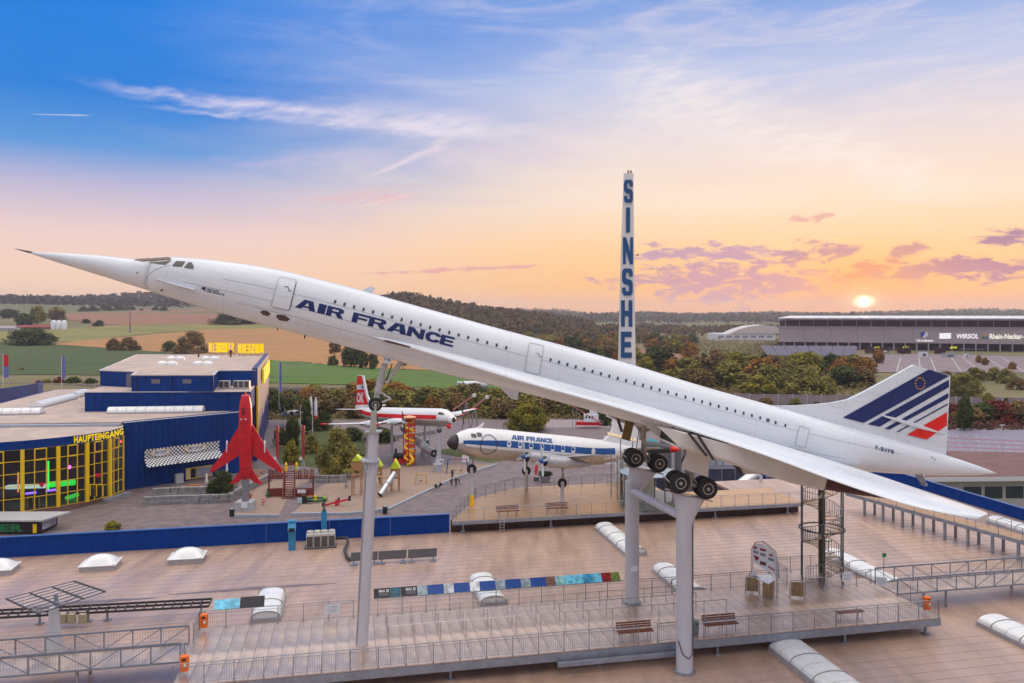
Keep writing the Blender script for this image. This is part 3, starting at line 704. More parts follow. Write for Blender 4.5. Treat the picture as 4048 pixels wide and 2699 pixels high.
# ---- undercarriage
RIM = mat('wheel_rim_metal', (.40, .39, .37), .4, .6, var=.15, scale=6); STRUT = mat('strut_grey_metal', (.36, .33, .30), .45, .4, var=.3, scale=5)
OLIVE = mat('gear_door_primer', s(112, 92, 44), .6, var=.15, scale=2)
def wheel(cx_, cy_, cz_, r, w, parent):
    ax = (0, 1, 0); b = MB()
    b.lathe([(r*.55, -w/2), (r*.86, -w/2), (r*.97, -w*.36), (r, -w*.15), (r, w*.15), (r*.97, w*.36), (r*.86, w/2), (r*.55, w/2)], (cx_, cy_, cz_), 28, ax).build('tyre', BLACK, parent, 30, True)
    sg = 1 if cy_ > 0 else 1
    b = MB(); b.lathe([(r*.53, w*.30), (r*.55, w/2+.012), (r*.46, w/2+.012), (r*.38, w*.34), (r*.2, w*.36), (r*.17, w*.52), (r*.02, w*.54)], (cx_, cy_, cz_), 20, ax).build('wheel_rim', RIM, parent, 30, True)
    for i in range(12):
        a = 2*math.pi*i/12; b = MB(); b.tube((cx_+r*.43*math.cos(a), cy_+w*.34, cz_+r*.43*math.sin(a)), (cx_+r*.43*math.cos(a), cy_+w*.5, cz_+r*.43*math.sin(a)), r*.04, n=5)
    b = MB(); [b.tube((cx_+r*.42*math.cos(a), cy_+w*.33, cz_+r*.42*math.sin(a)), (cx_+r*.42*math.cos(a), cy_+w*.47, cz_+r*.42*math.sin(a)), r*.06, n=5) for a in [2*math.pi*i/10 for i in range(10)]]
    b.build('rim_hole', BLACK, parent, local=True)
for side, nm in ((1, 'near'), (-1, 'far')):
    y = 3.86*side; b = MB()
    b.tube((39.0, y, -4.35), (38.55, y, -2.9), .16, n=12).tube((38.55, y, -3.2), (38.3, y, -1.5), .23, n=12)
    b.tube((38.15, y, -4.42), (39.95, y, -4.5), .13, n=10)
    for xx in (38.21, 39.91): b.tube((xx, y-.5, -4.45), (xx, y+.5, -4.45), .1, n=8)
    b.tube((38.45, y, -2.9), (37.2, y, -1.5), .08).tube((38.6, y+.1, -2.6), (39.9, y+.1, -1.6), .09).tube((38.85, y+.05, -3.9), (39.5, y+.05, -4.4), .05)
    b.tube((38.6, y+.18, -4.1), (38.35, y+.18, -2.4), .035).tube((38.35, y-.15, -4.1), (38.2, y-.15, -2.4), .035)
    gear = b.build('main_gear_leg', STRUT, plane, 40, True)
    for xx in (38.21, 39.91):
        for dy_ in (-.34, .34): wheel(xx, y+dy_, -4.45, .60, .4, gear)
    MB().slab([(37.15, y+.3, -4.30), (37.7, y+.3, -4.62), (37.75, y+.3, -4.57), (37.2, y+.3, -4.25)], (0, .05, 0)).build('mud_deflector', ALU, gear, local=True)
# gear doors of the near leg: pale plates with dark edges; primer plate at the far leg
MB().slab([(38.05, 4.6, -1.75), (39.3, 4.6, -1.75), (39.55, 4.65, -3.75), (37.95, 4.65, -3.6)], (0, .06, 0)).build('gear_door', NAC, plane, local=True)
MB().slab([(39.6, 4.9, -1.7), (40.2, 4.9, -1.7), (41.5, 4.95, -3.15), (41.2, 4.95, -3.15)], (0, .06, 0)).build('gear_door', mat('gear_door_edge', (.05, .035, .035), .5, var=.2), plane, local=True)
MB().slab([(40.25, 4.85, -1.7), (42.3, 4.85, -1.7), (42.7, 4.9, -2.9), (41.5, 4.9, -3.15)], (0, .05, 0)).build('gear_door', NAC, plane, local=True)
MB().slab([(36.9, -3.3, -1.7), (37.5, -3.3, -1.7), (37.5, -3.3, -3.4), (36.9, -3.3, -3.35)], (0, .06, 0)).build('gear_door', OLIVE, plane, local=True)
MB().tube((38.4, 4.3, -1.6), (38.0, 4.3, -3.3), .05).tube((36.0, -3.2, -1.6), (36.8, -3.2, -2.9), .10).build('gear_brace', mat('gear_door_edge', (.05, .035, .035)), plane, local=True)
for (p0, p1) in (((2718, 1706), (2793, 1801)), ((2755, 1713), (2820, 1816))):
    (xa, za), (xb, zb_) = inv(*p0, 6.95), inv(*p1, 6.95); MB().beam((xa, 6.95, za), (xb, 6.95, zb_), .16, .12).build('gear_brace', mat('gear_door_edge', (.05, .035, .035)), plane, local=True)
# nose gear
b = MB(); yy = 0
pts = dict(top=inv(*Z2(1210, 1190), 0), mid=inv(*Z2(1130, 1500), 0), wh=inv(1484, 1597, 0), kn=inv(*Z2(1165, 1400), 0), rb=inv(*Z2(1350, 1225), 0))
v3 = lambda q, y=0.: Vector((q[0], y, q[1]))
tp, md, wh, kn, rb = (v3(pts[q]) for q in ('top', 'mid', 'wh', 'kn', 'rb'))
b.tube(tp+Vector((0, 0, .3)), tp.lerp(md, .62), .17, n=12).tube(tp.lerp(md, .55), md, .22, n=12).tube(md, wh, .16, n=10).tube(kn+Vector((.3, 0, 0)), rb+Vector((0, 0, .3)), .11, n=10).tube(kn+Vector((.32, -.2, 0)), rb+Vector((.25, -.2, .3)), .05)
b.tube(wh+Vector((0, -.45, 0)), wh+Vector((0, .45, 0)), .09).tube(md+Vector((.1, .1, .1)), wh+Vector((.8, .1, .5)), .06).tube(wh+Vector((.8, .1, .5)), wh+Vector((.2, .1, .1)), .05)
for t in (.2, .45, .75): b.lathe([(.2, -.05), (.24, 0), (.2, .05)], tp.lerp(md, t), 12, md-tp)
ng = b.build('nose_gear_leg', mat('strut_pale_metal', (.5, .5, .5), .45, .3, var=.3, scale=6), plane, 40, True)
MB().path([tp+Vector((.4, .1, -.2)), tp+Vector((.28, .1, -1.2)), kn+Vector((.25, .1, .2))], .035).build('hydraulic_hose', BLACK, ng, local=True)
for dy_ in (-.28, .28): wheel(wh.x, dy_, wh.z, .40, .26, ng)
dp_ = [v3(inv(*Z2(*q), .5), .5) for q in ((1192, 1150), (1262, 1163), (1252, 1236), (1178, 1222))]
gd = MB().slab(dp_, (0, .04, 0)).build('nose_gear_door', SIGNW, plane, local=True)
lettering('door_code', 'fb', quadmap(dp_[3].lerp(dp_[2], .12)+Vector((0, .05, .15)), dp_[2].lerp(dp_[3], .12)+Vector((0, .05, .15)), dp_[0].lerp(dp_[1], .12)+Vector((0, .05, -.17)), (0, 1, 0)), NAVY, gd, None, True)
# tail bumper wheel
x, z = inv(*Y2(1340, 400), 0); x2, z2 = inv(*Y2(1445, 488), 0)
b = MB(); b.slab([(x-.1, -.1, z+.3), (x+.6, -.1, z+.25), (x2+.05, -.1, z2+.1), (x2-.25, -.1, z2)], (0, .2, 0)).tube((x2, -.2, z2), (x2, .2, z2), .12, n=10).build('tail_bumper', GREYM, plane, local=True)

# ---- the pillars that carry it
def W3(v): return A2W(v.x, v.y, v.z)
# front pillar (leaning slightly towards the tail)
foot = Vector((G(1434, 2548, DECK).x, 46.5, DECK)); head = D(1478, 1705, 46.4)
fpil = T('support_pillar', 'slim leaning grey pillar under the nose wheel of the supersonic airliner', 'pillar', foot)
ax = (head-foot).normalized()
MB().tube(foot, head, .30, n=24).build('column', PILLAR, fpil, 40)
MB().beam(foot+Vector((-.34, .25, 0)), head+Vector((-.34, .25, .1)), .18, .3).build('side_beam', mat('beam_brown_grey', (.36, .33, .33), .6, var=.1), fpil)
for px, py in ((1463, 1818), (1468, 1862)):
    q = D(px, py, 46.45); MB().lathe([(.30, -.05), (.55 if py < 1830 else .36, -.05), (.55 if py < 1830 else .36, .05), (.30, .05)], q, 24, ax).build('flange', PILLAR, fpil, 30)
q0, q1 = D(1465, 1822, 46.45), D(1468, 1860, 46.45)
b = MB()
for i in range(8):
    a = i*math.pi/4; r_ = Vector((math.cos(a), math.sin(a), 0)); b.slab([q1+r_*.3, q1+r_*.34, q0+r_*.52, q0+r_*.3], Vector((-math.sin(a), math.cos(a), 0))*.03)
b.build('gusset', PILLAR, fpil)
MB().box(head+Vector((0, 0, .02)), (.9, .8, .06)).build('head_plate', PILLAR, fpil)
wc = W3(wh); MB().slab([head+Vector((-.2, -.45, 0)), head+Vector((.2, -.45, 0)), Vector((wc.x+.14, head.y-.45, wc.z+.02)), Vector((wc.x-.14, head.y-.45, wc.z+.02))], (0, .1, 0)).build('wheel_fork', ALU, fpil)
def big_pillar(side, base_z, label, cap=True):
    c = A2W(39.06, 3.86*side, -5.05); foot = Vector((c.x-(.25 if side > 0 else .75), c.y, base_z)); top = c.z-1.25
    p = T('support_pillar', label, 'pillar', foot)
    MB().tube(foot, (foot.x, foot.y, top+.4), .47, n=32).build('column', PILLAR, p, 40)
    # saddle: flares into a plate tilted like the bogie
    axx = Vector((PA.x, PA.y, PA.z)); rings = []
    for t, hx, hy in ((0, .47, .47), (.35, .52, .5), (1, 1.0, .6)):
        ctr = Vector((foot.x, foot.y, top-.6)).lerp(c+Vector((0, 0, .0)), t); rr = []
        for i in range(20):
            a = 2*math.pi*i/20; e = Vector((math.cos(a), math.sin(a), 0))
            rr.append(ctr+(UU*1).lerp(axx, t).normalized()*(hx*e.x)+VV*(hy*e.y))
        rings.append(rr)
    MB().loft(rings).build('saddle', PILLAR, p, 40)
    cp = A2W(39.06, 3.86*side, -5.08); MB().box(cp, (2.5, 1.2, .05), PA, PU).build('wheel_plate', mat('plate_brown_grey', (.3, .26, .25), .6, var=.1), p)
    MB().lathe([(.5, .0), (.62, .0), (.62, .08), (.5, .1)], foot, 28).build('base_flange', GREYM, p, 30)
    return p, foot
pp, pf = big_pillar(1, ROOF, 'thick grey pillar nearest the camera under the port main wheels')
pb, bf = big_pillar(-1, DECK, 'thick grey pillar with a white notice under the far main wheels')
MB().path([pf+Vector((-.42, -.3, 1.9)), pf+Vector((-.2, -.5, 1.2)), pf+Vector((.15, -.52, .95)), pf+Vector((.4, -.35, 1.2)), pf+Vector((.42, -.3, 2.2)), pf+Vector((.42, -.3, 8.9))], .03).build('cable', DARKM, pp)
n0 = D(2507, 2248, bf.y-.49); MB().box(n0, (.42, .02, .36), UU).build('notice', SIGNW, pb)
q0, q1 = D(2501, 1940, bf.y-.2), D(2685, 2036, pf.y)
br = MB().tube(q0, q1, .24, n=16).build('diagonal_brace', PILLAR, None, 40); tag(br, 'sloping grey tube tying the two thick pillars together', 'brace')

# ================================================================== exhibition hall roof with its parapets
hall = T('museum_hall', 'large flat pale roof of the exhibition hall below the airliner', 'building', H(0, 10, 0))
ROOFPOLY = [H(-75, -42), H(64, -42), H(58, 30.2), H(58, 46), H(36, 46), H(36, 30.2), H(-75, 30.2)]
MB().slab([p-Vector((0, 0, .3)) for p in ROOFPOLY], (0, 0, .3)).build('roof', ROOFM, hall)
WALLM = mat('hall_wall_brown', s(96, 84, 84), .8, var=.1)
b = MB(); n = len(ROOFPOLY)
for i in range(n):
    a, c = ROOFPOLY[i], ROOFPOLY[(i+1) % n]; q = Vector((0, 0, 8.58)); ctr = H(0, 5); a = a.lerp(ctr, .003); c = c.lerp(ctr, .003)
    b.sheet([a-q-Vector((0, 0, .3)), c-q-Vector((0, 0, .3)), c-Vector((0, 0, .305)), a-Vector((0, 0, .305))])
b.build('wall', WALLM, hall)
def corrugated(p0, p1, z0, z1, pitch, amp, name, m, parent):
    d = p1-p0; L = d.length; d.normalize(); nrm = Vector((d.y, -d.x, 0)); b = MB(); n = int(L/pitch); prof = ((0, 0), (.2, 0), (.3, 1), (.7, 1), (.8, 0))
    pts = []
    for i in range(n):
        for t, a in prof: pts.append(p0+d*((i+t)*pitch)+nrm*(a*amp))
    pts.append(p1); bot = [Vector((q.x, q.y, z0)) for q in pts]; top = [Vector((q.x, q.y, z1)) for q in pts]
    b.loft([bot, top], False, False)
    back = -nrm*.12; b.sheet([bot[0]+back, bot[-1]+back, top[-1]+back, top[0]+back])
    return b.build(name, m, parent, fix=False)
para_ = T('parapet', 'long low blue corrugated parapet along the rear roof edge before the playground', 'parapet', H(-30, 30.3))
for i in range(12):
    u0, u1 = -64+5.48*i, -64+5.48*(i+1)-.02
    corrugated(H(u0, 30.1), H(u1, 30.1), ROOF+.03, ROOF+1.72, .22, .05, 'cladding_panel', BLUEW, para_)
MB().beam(H(-64, 30.12, ROOF+1.75), H(1.75, 30.12, ROOF+1.75), .34, .06).build('coping', mat('blue_coping', s(40, 90, 160), .35, var=.05), para_)
par2 = T('parapet', 'blue parapet along the right-hand roof edge beyond the ramp', 'parapet', H(58, 30))
for i in range(10):
    v0, v1 = -2+4.8*i, -2+4.8*(i+1)-.02
    corrugated(H(57.8, v1), H(57.8, v0), ROOF+.03, ROOF+1.2, .22, .05, 'cladding_panel', BLUEW, par2)
MB().beam(H(57.85, -2, ROOF+1.23), H(57.85, 46, ROOF+1.23), .34, .06).build('coping', mat('blue_coping', s(40, 90, 160)), par2)
# drain gully lines / seams laid over the membrane
SEAMR = mat('membrane_seam', s(174, 145, 128), .6, var=.2, scale=1.)
k = 0
for v in [-9+.95*i for i in range(42)]:
    if 0 < v < 7.7: continue
    MB().box(H(-6, v, ROOF+.006), (136, .05, .006), UU).build('membrane_seam', SEAMR, hall)
WET = mat('roof_water_stain', s(120, 104, 100), .3, var=.25, scale=.8)
for u0, v0, L, w in ((-30, 17.5, 9, .5), (-20.5, 18, 12, .45), (-40, 16.6, 8, .6)):
    b = MB(); top = [H(u0+L*i/10, v0+w*(.5+random.random()*.5)*math.sin(math.pi*i/10)+.05, ROOF+.014) for i in range(11)]; bot = [H(u0+L*i/10, v0-w*.4*(.4+random.random())*math.sin(math.pi*i/10)-.05, ROOF+.014) for i in range(11)]
    b.loft([top, bot], False, False).build('water_stain', WET, hall)

# ---- viewing deck
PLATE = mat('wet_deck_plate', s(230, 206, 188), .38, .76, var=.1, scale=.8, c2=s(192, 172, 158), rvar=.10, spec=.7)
STEELB = mat('deck_beam_steel', (.27, .30, .36), .5, .4, var=.15, scale=2)
U0, U1, VW = -16.6, 29.3, 7.7
deck = T('viewing_deck', 'long wet grey viewing deck of wide plates under the airliner', 'deck', H(6, 4, DECK))
npl = 61; pw = (U1-U0)/npl
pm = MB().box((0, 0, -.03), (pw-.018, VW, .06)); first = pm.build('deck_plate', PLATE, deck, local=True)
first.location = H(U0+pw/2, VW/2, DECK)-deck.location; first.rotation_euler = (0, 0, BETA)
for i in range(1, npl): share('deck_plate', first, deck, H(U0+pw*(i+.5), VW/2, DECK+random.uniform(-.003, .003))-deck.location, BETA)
# platform under the spiral stair
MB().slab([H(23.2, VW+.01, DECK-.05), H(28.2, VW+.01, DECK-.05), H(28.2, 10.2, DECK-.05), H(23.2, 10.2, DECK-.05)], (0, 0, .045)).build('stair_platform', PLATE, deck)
b = MB()
for v in (.06, VW-.06): b.beam(H(U0, v, DECK-.31), H(U1, v, DECK-.31), .16, .46)
b.build('edge_beam', STEELB, deck)
b = MB()
for u in (U0+.08, U1-.08): b.beam(H(u, .15, DECK-.31), H(u, VW-.15, DECK-.31), .16, .46)
for u in range(-12, 29, 6): b.beam(H(u, .15, DECK-.25), H(u, VW-.15, DECK-.25), .12, .3)
b.build('cross_beam', STEELB, deck)
for u in (-11, -2, 6.7, 14.2, 22.8, 28.6):
    for v in (.5, VW-.5):
        b = MB(); b.tube(H(u, v, ROOF+.05), H(u, v, DECK-.54), .10, n=10).box(H(u, v, ROOF+.03), (.4, .4, .05), UU).box(H(u, v, DECK-.58), (.45, .3, .08), UU); b.build('deck_leg', GREYM, deck, 40)
MB().beam(H(4, -.35, ROOF+.62), H(11.5, -.35, ROOF+.62), .22, .24).build('tie_beam', STEELB, deck)

def railing(pts, label, h=1.1, gap=1.5, bars=.125, cat='railing', group=None, mtl=None, name='railing', plain=False):
    mtl = mtl or GREYM; t = T(name, label, cat, pts[0], group); first = None
    rail, bal = MB(), MB()
    for a, c in zip(pts, pts[1:]):
        L = (c-a).length; d = (c-a)/L; n = max(1, round(L/gap)); up = Vector((0, 0, 1))
        rail.tube(a+up*h, c+up*h, .028, n=6)
        if not plain: rail.tube(a+up*(h-.16), c+up*(h-.16), .014, n=5); rail.tube(a+up*.10, c+up*.10, .014, n=5)
        for i in range(n+1):
            P = a+d*(L*i/n)
            if first is None: first = MB().tube((0, 0, 0), (0, 0, h), .026, n=6).box((0, 0, .01), (.12, .12, .02)).build('post', mtl, t, local=True)
            else: share('post', first, t, P-pts[0])
        if not plain:
            k = int(L/bars)
            for i in range(1, k):
                P = a+d*(L*i/k); bal.tube(P+up*.10, P+up*(h-.16), .007, n=4, cap=False)
    rail.build('rail', mtl, t)
    if bal.v: bb = bal.build('baluster_grid', mtl, t, fix=False); bb['kind'] = 'stuff'
    return t
e = .07
railing([H(U0+e, e, DECK), H(9.0, e, DECK)], 'near-side deck railing from the orange bins to the port pillar')
railing([H(10.2, e, DECK), H(U1-e, e, DECK)], 'near-side deck railing right of the port pillar with benches behind')
railing([H(U1-e, e, DECK), H(U1-e, 4.0, DECK)], 'short railing across the right deck end by the orange bin')
railing([H(U0+e, VW-e, DECK), H(11.2, VW-e, DECK)], 'far-side deck railing carrying the long row of posters')
railing([H(11.4, VW-e, DECK), H(23.1, VW-e, DECK)], 'far-side deck railing between the far pillar and the spiral staircase')
railing([H(23.2, VW+.1, DECK), H(23.2, 10.1, DECK), H(28.2, 10.1, DECK), H(28.2, VW+.1, DECK)], 'railing around the platform of the tall spiral staircase')
railing([H(23.3, 5.6, DECK), H(24.8, 5.9, DECK)], 'low gate railing between ticket arch and spiral staircase', .95)
railing([H(25.2, 6.0, DECK), H(29.1, 6.6, DECK)], 'front railing of the spiral staircase with a white notice', 1.0)
railing([H(U0+e, e+1.6, DECK), H(U0+e, 3.0, DECK)], 'slanting end railing beside the lower orange bin', 1.1)
railing([H(U0+e, 5.6, DECK), H(U0+e, VW-e, DECK)], 'short end railing beside the upper orange bin', 1.1)
# queue barriers
for v, u0, u1, lab in ((3.3, -5.3, 16.2, 'nearest of three thin queue rails on the deck'), (4.8, -5.3, 14.8, 'middle one of three thin queue rails on the deck'), (6.35, -5.3, 14.9, 'farthest of three thin queue rails on the deck')):
    railing([H(u0, v, DECK), H(u1, v, DECK)], lab, .95, 1.5, plain=True, cat='barrier', name='queue_rail', mtl=mat('brushed_steel', (.5, .49, .48), .35, .8, var=.05))

# ================================================================== things on the deck
BENCHW = mat('bench_timber', s(112, 58, 28), .5, var=.2, scale=4, stretch=(1, 8, 8))
def bench(u, v, label, back=True, L=2.2, z=DECK, rz=BETA):
    t = T('park_bench' if back else 'plain_bench', label, 'bench', H(u, v, z), rz=rz)
    f = MB().box((0, 0, 0), (L, .10, .035)).build('seat_slat', BENCHW, t, local=True); f.location = (0, -.18, .45)
    for i in (1, 2, 3): share('seat_slat', f, t, (0, -.18+.125*i, .45))
    if back:
        for i in range(3): share('back_slat', f, t, (0, .29+.03*i, .60+.13*i), rot=(R(75), 0, 0))
    for x in ((-L*.4, L*.4) if not back else (-L*.4, 0, L*.4)):
        b = MB().tube((x, -.17, .43), (x, -.2, 0), .025).tube((x, .2, .43), (x, .26, 0), .025).beam((x, -.2, .42), (x, .24, .42), .04)
        if back: b.beam((x, .2, .42), (x, .36, .92), .04)
        b.build('leg', GREYM, t, local=True)
    return t
bench(9.1, .85, 'brown slatted bench with its back to the camera left of the port pillar')
bench(14.6, .85, 'brown slatted bench with its back to the camera right of the port pillar')
bench(23.5, 1.0, 'backless wooden bench near the right end of the viewing deck', False, 1.9)
ORNG = mat('orange_bin_plastic', s(236, 110, 10), .4, var=.1, scale=3)
def bin_(P, label, m=ORNG, r=.24, h=.85, rz=BETA):
    t = T('litter_bin', label, 'bin', P, rz=rz); b = MB()
    b.loft([[Vector((x*q*1.0, y*q*.8, z)) for x, y in [(r*math.copysign(abs(math.cos(a))**.6, math.cos(a)), r*math.copysign(abs(math.sin(a))**.6, math.sin(a))) for a in [2*math.pi*i/16 for i in range(16)]]] for q, z in ((.8, 0), (.88, .06), (.98, h*.5), (1, h*.8), (.9, h*.95), (.5, h))])
    b.build('body', m, t, 40, True); MB().box((0, -r*.8, h*.78), (r*.9, .06, h*.13)).build('opening', BLACK, t, local=True)
    MB().box((0, r*.95, h*.5), (.06, .06, h*1.2)).build('bracket', GREYM, t, local=True)
    if m is ORNG: MB().box((.06, -r*.82, h*.45), (.12, .03, .16)).build('sticker', SIGNW, t, local=True)
bin_(H(28.75, .55, DECK+.35), 'orange litter bin at the right corner of the viewing deck')
bin_(H(U0+.4, VW-.5, DECK+.25), 'orange litter bin at the far left corner of the viewing deck')
bin_(H(U0+.4, 1.2, DECK+.25), 'orange litter bin low at the near left end of the deck, cut by the frame')
bin_(H(12.9, .8, DECK+.02), 'small grey-green litter bin beside the port pillar and bench', mat('grey_bin', (.16, .2, .22), .5, var=.1), .22, .8)
# posters on the far railing
PC = [('black', s(24, 24, 34), 'imax3'), ('teal', s(40, 90, 110), None), ('black', s(24, 24, 34), 'imax3'), ('grey', s(150, 170, 180), None), ('blue', s(10, 70, 150), None), ('pale', s(190, 200, 205), None), ('blue', s(10, 70, 150), None), ('white', s(215, 220, 220), None),
      ('blue', s(10, 70, 150), None), ('grey', s(150, 170, 180), None), ('blue', s(10, 70, 150), None), ('grey', s(150, 170, 180), None), ('blue', s(10, 70, 150), None), ('brown', s(120, 90, 80), None), ('mint', s(150, 205, 205), None), ('cyan', s(110, 200, 230), None), ('cyan', s(110, 200, 230), None), ('sky', s(60, 160, 200), None), ('cyan', s(110, 200, 230), None), ('red', s(150, 20, 34), None), ('green', s(120, 140, 70), None)]
pan = T('poster_panel', 'long strip of blue, black and coloured posters along the far deck rail', 'poster panel', H(2.3, VW-.1, DECK+1.12))
def pm_(nm, c): return mat('poster_'+nm, c, .4, var=.28 if nm not in ('blue', 'black', 'dark') else .12, scale=3., thr=(.42, .58))
uu0, uu1 = -6.0, 10.6; wds = [1.4 if PC[i][0] in ('blue', 'black') else .85 for i in range(len(PC))]; tot = sum(wds); cur = uu0
up_ = (Vector((0, 0, 1))*.5+VV*.42).normalized()
def poster(parent, u, w, nm, c, key=None, hh=.62):
    a = H(u, VW-.1, DECK+1.13); o = MB().slab([a, a+UU*w, a+UU*w+up_*hh, a+up_*hh], up_.cross(UU)*.03).build('poster', pm_(nm, c), parent)
    if key:
        n_ = UU.cross(up_).normalized(); q = a+n_*.008
        lettering('poster_lettering', key, quadmap(q+UU*w*.3+up_*hh*.55, q+UU*w*.92+up_*hh*.55, q+UU*w*.3+up_*hh*.85), SIGNW, o)
        for r_ in (.18, .3, .42): MB().sheet([q+UU*w*.3+up_*hh*r_, q+UU*w*.9+up_*hh*r_, q+UU*w*.9+up_*hh*(r_+.05), q+UU*w*.3+up_*hh*(r_+.05)]).build('poster_text_line', mat('poster_text', s(130, 130, 140), .5, var=0), o)
for (nm, c, key), w in zip(PC, wds):
    w = w/tot*(uu1-uu0); poster(pan, cur, w-.01, nm, c, key); cur += w
b = MB().beam(H(uu0, VW-.12, DECK+1.10), H(uu1, VW-.12, DECK+1.10), .05)
for i in range(12): u = uu0+.3+(uu1-uu0-.6)*i/11; b.beam(H(u, VW-.12, DECK+1.1), H(u, VW+.36, DECK+1.55), .03)
b.build('frame', GREYM, pan)
pan2 = T('poster_panel', 'short pair of posters, cyan and black, at the left end of the far rail', 'poster panel', H(-14.4, VW-.1, DECK+1.12))
poster(pan2, -15.7, 1.5, 'cyan', s(110, 200, 230)); poster(pan2, -14.18, 1.45, 'dark', s(22, 20, 40), None, .68)
def notice(P, w, h, label, ax=UU, tilt=0.):
    o = MB().box(P, (w, .02, h), ax).build('notice_sheet', mat('notice_paper', (.68, .74, .78), .5, var=.12, scale=9), None); tag(o, label, 'notice')
    for i in range(5): MB().box(Vector(P)+Vector((0, -.012, h*(.3-.15*i)))-Vector(VV)*.004, (w*.75, .006, h*.04), ax).build('text_line', mat('notice_text', (.3, .36, .42), .6, var=0), o)
notice(H(-8.6, VW-.16, DECK+.66), .85, .6, 'white printed notice hung on the far deck railing left of the nose pillar')
notice(H(26.9, 6.2, DECK+.72), .72, .62, 'white printed notice hung in front of the spiral staircase')
notice(H(28.9, 5.2, DECK+.6), .70, .6, 'white printed notice beside the right footbridge entrance', VV*-.5+UU)
# ticket arch with counter
ar = T('ticket_arch', 'metal lattice arch with a white price board over the ticket counter', 'arch', H(20.35, 6.1, DECK)); b = MB()
pa_, pb_ = H(20.0, 6.95, DECK), H(20.75, 5.3, DECK); dv = (pb_-pa_); hd = dv.normalized(); cr = Vector((-hd.y, hd.x, 0))
prof = [(0, 0), (0, 2.9), (.18, 3.45), (.5, 3.62), (1.0, 3.2), (1.12, 2.7), (1.12, 0)]
for off in (-.09, .09):
    P = [pa_+dv*t+Vector((0, 0, z))+cr*off for t, z in prof]; b.path(P, .025, 6)
for (t0, z0), (t1, z1) in zip(prof, prof[1:]):
    n = max(2, int(math.hypot((t1-t0)*1.8, z1-z0)/.22))
    for i in range(n):
        q0, q1 = pa_+dv*(t0+(t1-t0)*i/n)+Vector((0, 0, z0+(z1-z0)*i/n)), pa_+dv*(t0+(t1-t0)*(i+1)/n)+Vector((0, 0, z0+(z1-z0)*(i+1)/n)); sg = 1 if i % 2 else -1
        b.tube(q0+cr*.09*sg, q1-cr*.09*sg, .012, n=4)
fr = b.build('lattice', GREYM, ar, fix=False)
bd = MB().slab([pa_+dv*t+Vector((0, 0, z)) for t, z in ((.04, 2.0), (1.06, 1.55), (1.06, 2.7), (.95, 3.1), (.45, 3.45), (.2, 3.35), (.04, 2.9))], cr*.05); bd = bd.build('price_board', SIGNW, ar)
sgn = -1 if cr.dot(Vector((0, -1, 0))) < 0 else 1
def onb(t, z): return pa_+dv*t+Vector((0, 0, z))+cr*(-.012 if sgn < 0 else .062)
RDK = mat('board_dark_red', s(150, 24, 30), .5, var=0); TXG = mat('board_grey_text', s(120, 140, 150), .5, var=0)
for t, z, w, h, m in ((.16, 3.05, .16, .12, RDK), (.5, 3.05, .26, .16, RDK), (.86, 2.85, .16, .12, RDK), (.18, 2.75, .24, .16, TXG), (.5, 2.72, .24, .2, TXG), (.86, 2.55, .24, .2, TXG), (.5, 2.12, .28, .24, mat('board_picture', s(110, 60, 50), .5, var=.4, scale=6))):
    MB().sheet([onb(t-w/2, z-h/2), onb(t+w/2, z-h/2), onb(t+w/2, z+h/2), onb(t-w/2, z+h/2)]).build('board_print', m, bd)
MB().sheet([onb(.07, 2.52), onb(.35, 2.44), onb(.2, 2.12)]).build('board_print', RDK, bd)
for i in range(3): MB().sheet([onb(.78+.1*i+.045*math.cos(a), 2.0-.05*i+.08*math.sin(a)) for a in [k*.785 for k in range(8)]]).build('board_print', RDK, bd)
kc = T('ticket_counter', 'curved mirror-sided ticket counter with pale top under the lattice arch', 'counter', H(20.9, 6.2, DECK))
MIRR = mat('worn_mirror_panel', s(160, 140, 108), .25, .8, var=.25, scale=3)
P = [H(20.2+.95*math.sin(a), 6.2-.95*math.cos(a), DECK) for a in [R(-20+20*i) for i in range(9)]]
b = MB(); b.loft([[p+Vector((0, 0, .06)) for p in P], [p+Vector((0, 0, 1.0)) for p in P]], False, False).build('front', MIRR, kc)
MB().slab([H(19.8, 6.9, DECK+1.02), H(20.2, 5.1, DECK+1.02), H(21.25, 5.9, DECK+1.02), H(21.2, 6.8, DECK+1.02)], (0, 0, .05)).build('counter_top', SIGNW, kc)
for u, v in ((19.3, 6.6), (21.8, 5.1)):
    b = MB().path([H(u, v, DECK), H(u, v, DECK+1.1), H(u+.1, v-.05, DECK+1.2), H(u+.75, v-.35, DECK+1.2), H(u+.85, v-.4, DECK+1.1), H(u+.85, v-.4, DECK)], .03).build('barrier_frame', GREYM, kc)
    MB().slab([H(u+.06, v-.04, DECK+.15), H(u+.8, v-.37, DECK+.15), H(u+.8, v-.37, DECK+1.1), H(u+.06, v-.04, DECK+1.1)], VV*.02).build('barrier_panel', MIRR, kc)
for u, v, rz in ((19.9, 6.4, 0), (21.1, 5.95, 1)): MB().box(H(u, v, DECK+1.35), (.34, .03, .55), UU+VV*.4*rz).build('counter_sign', SIGNW, kc)
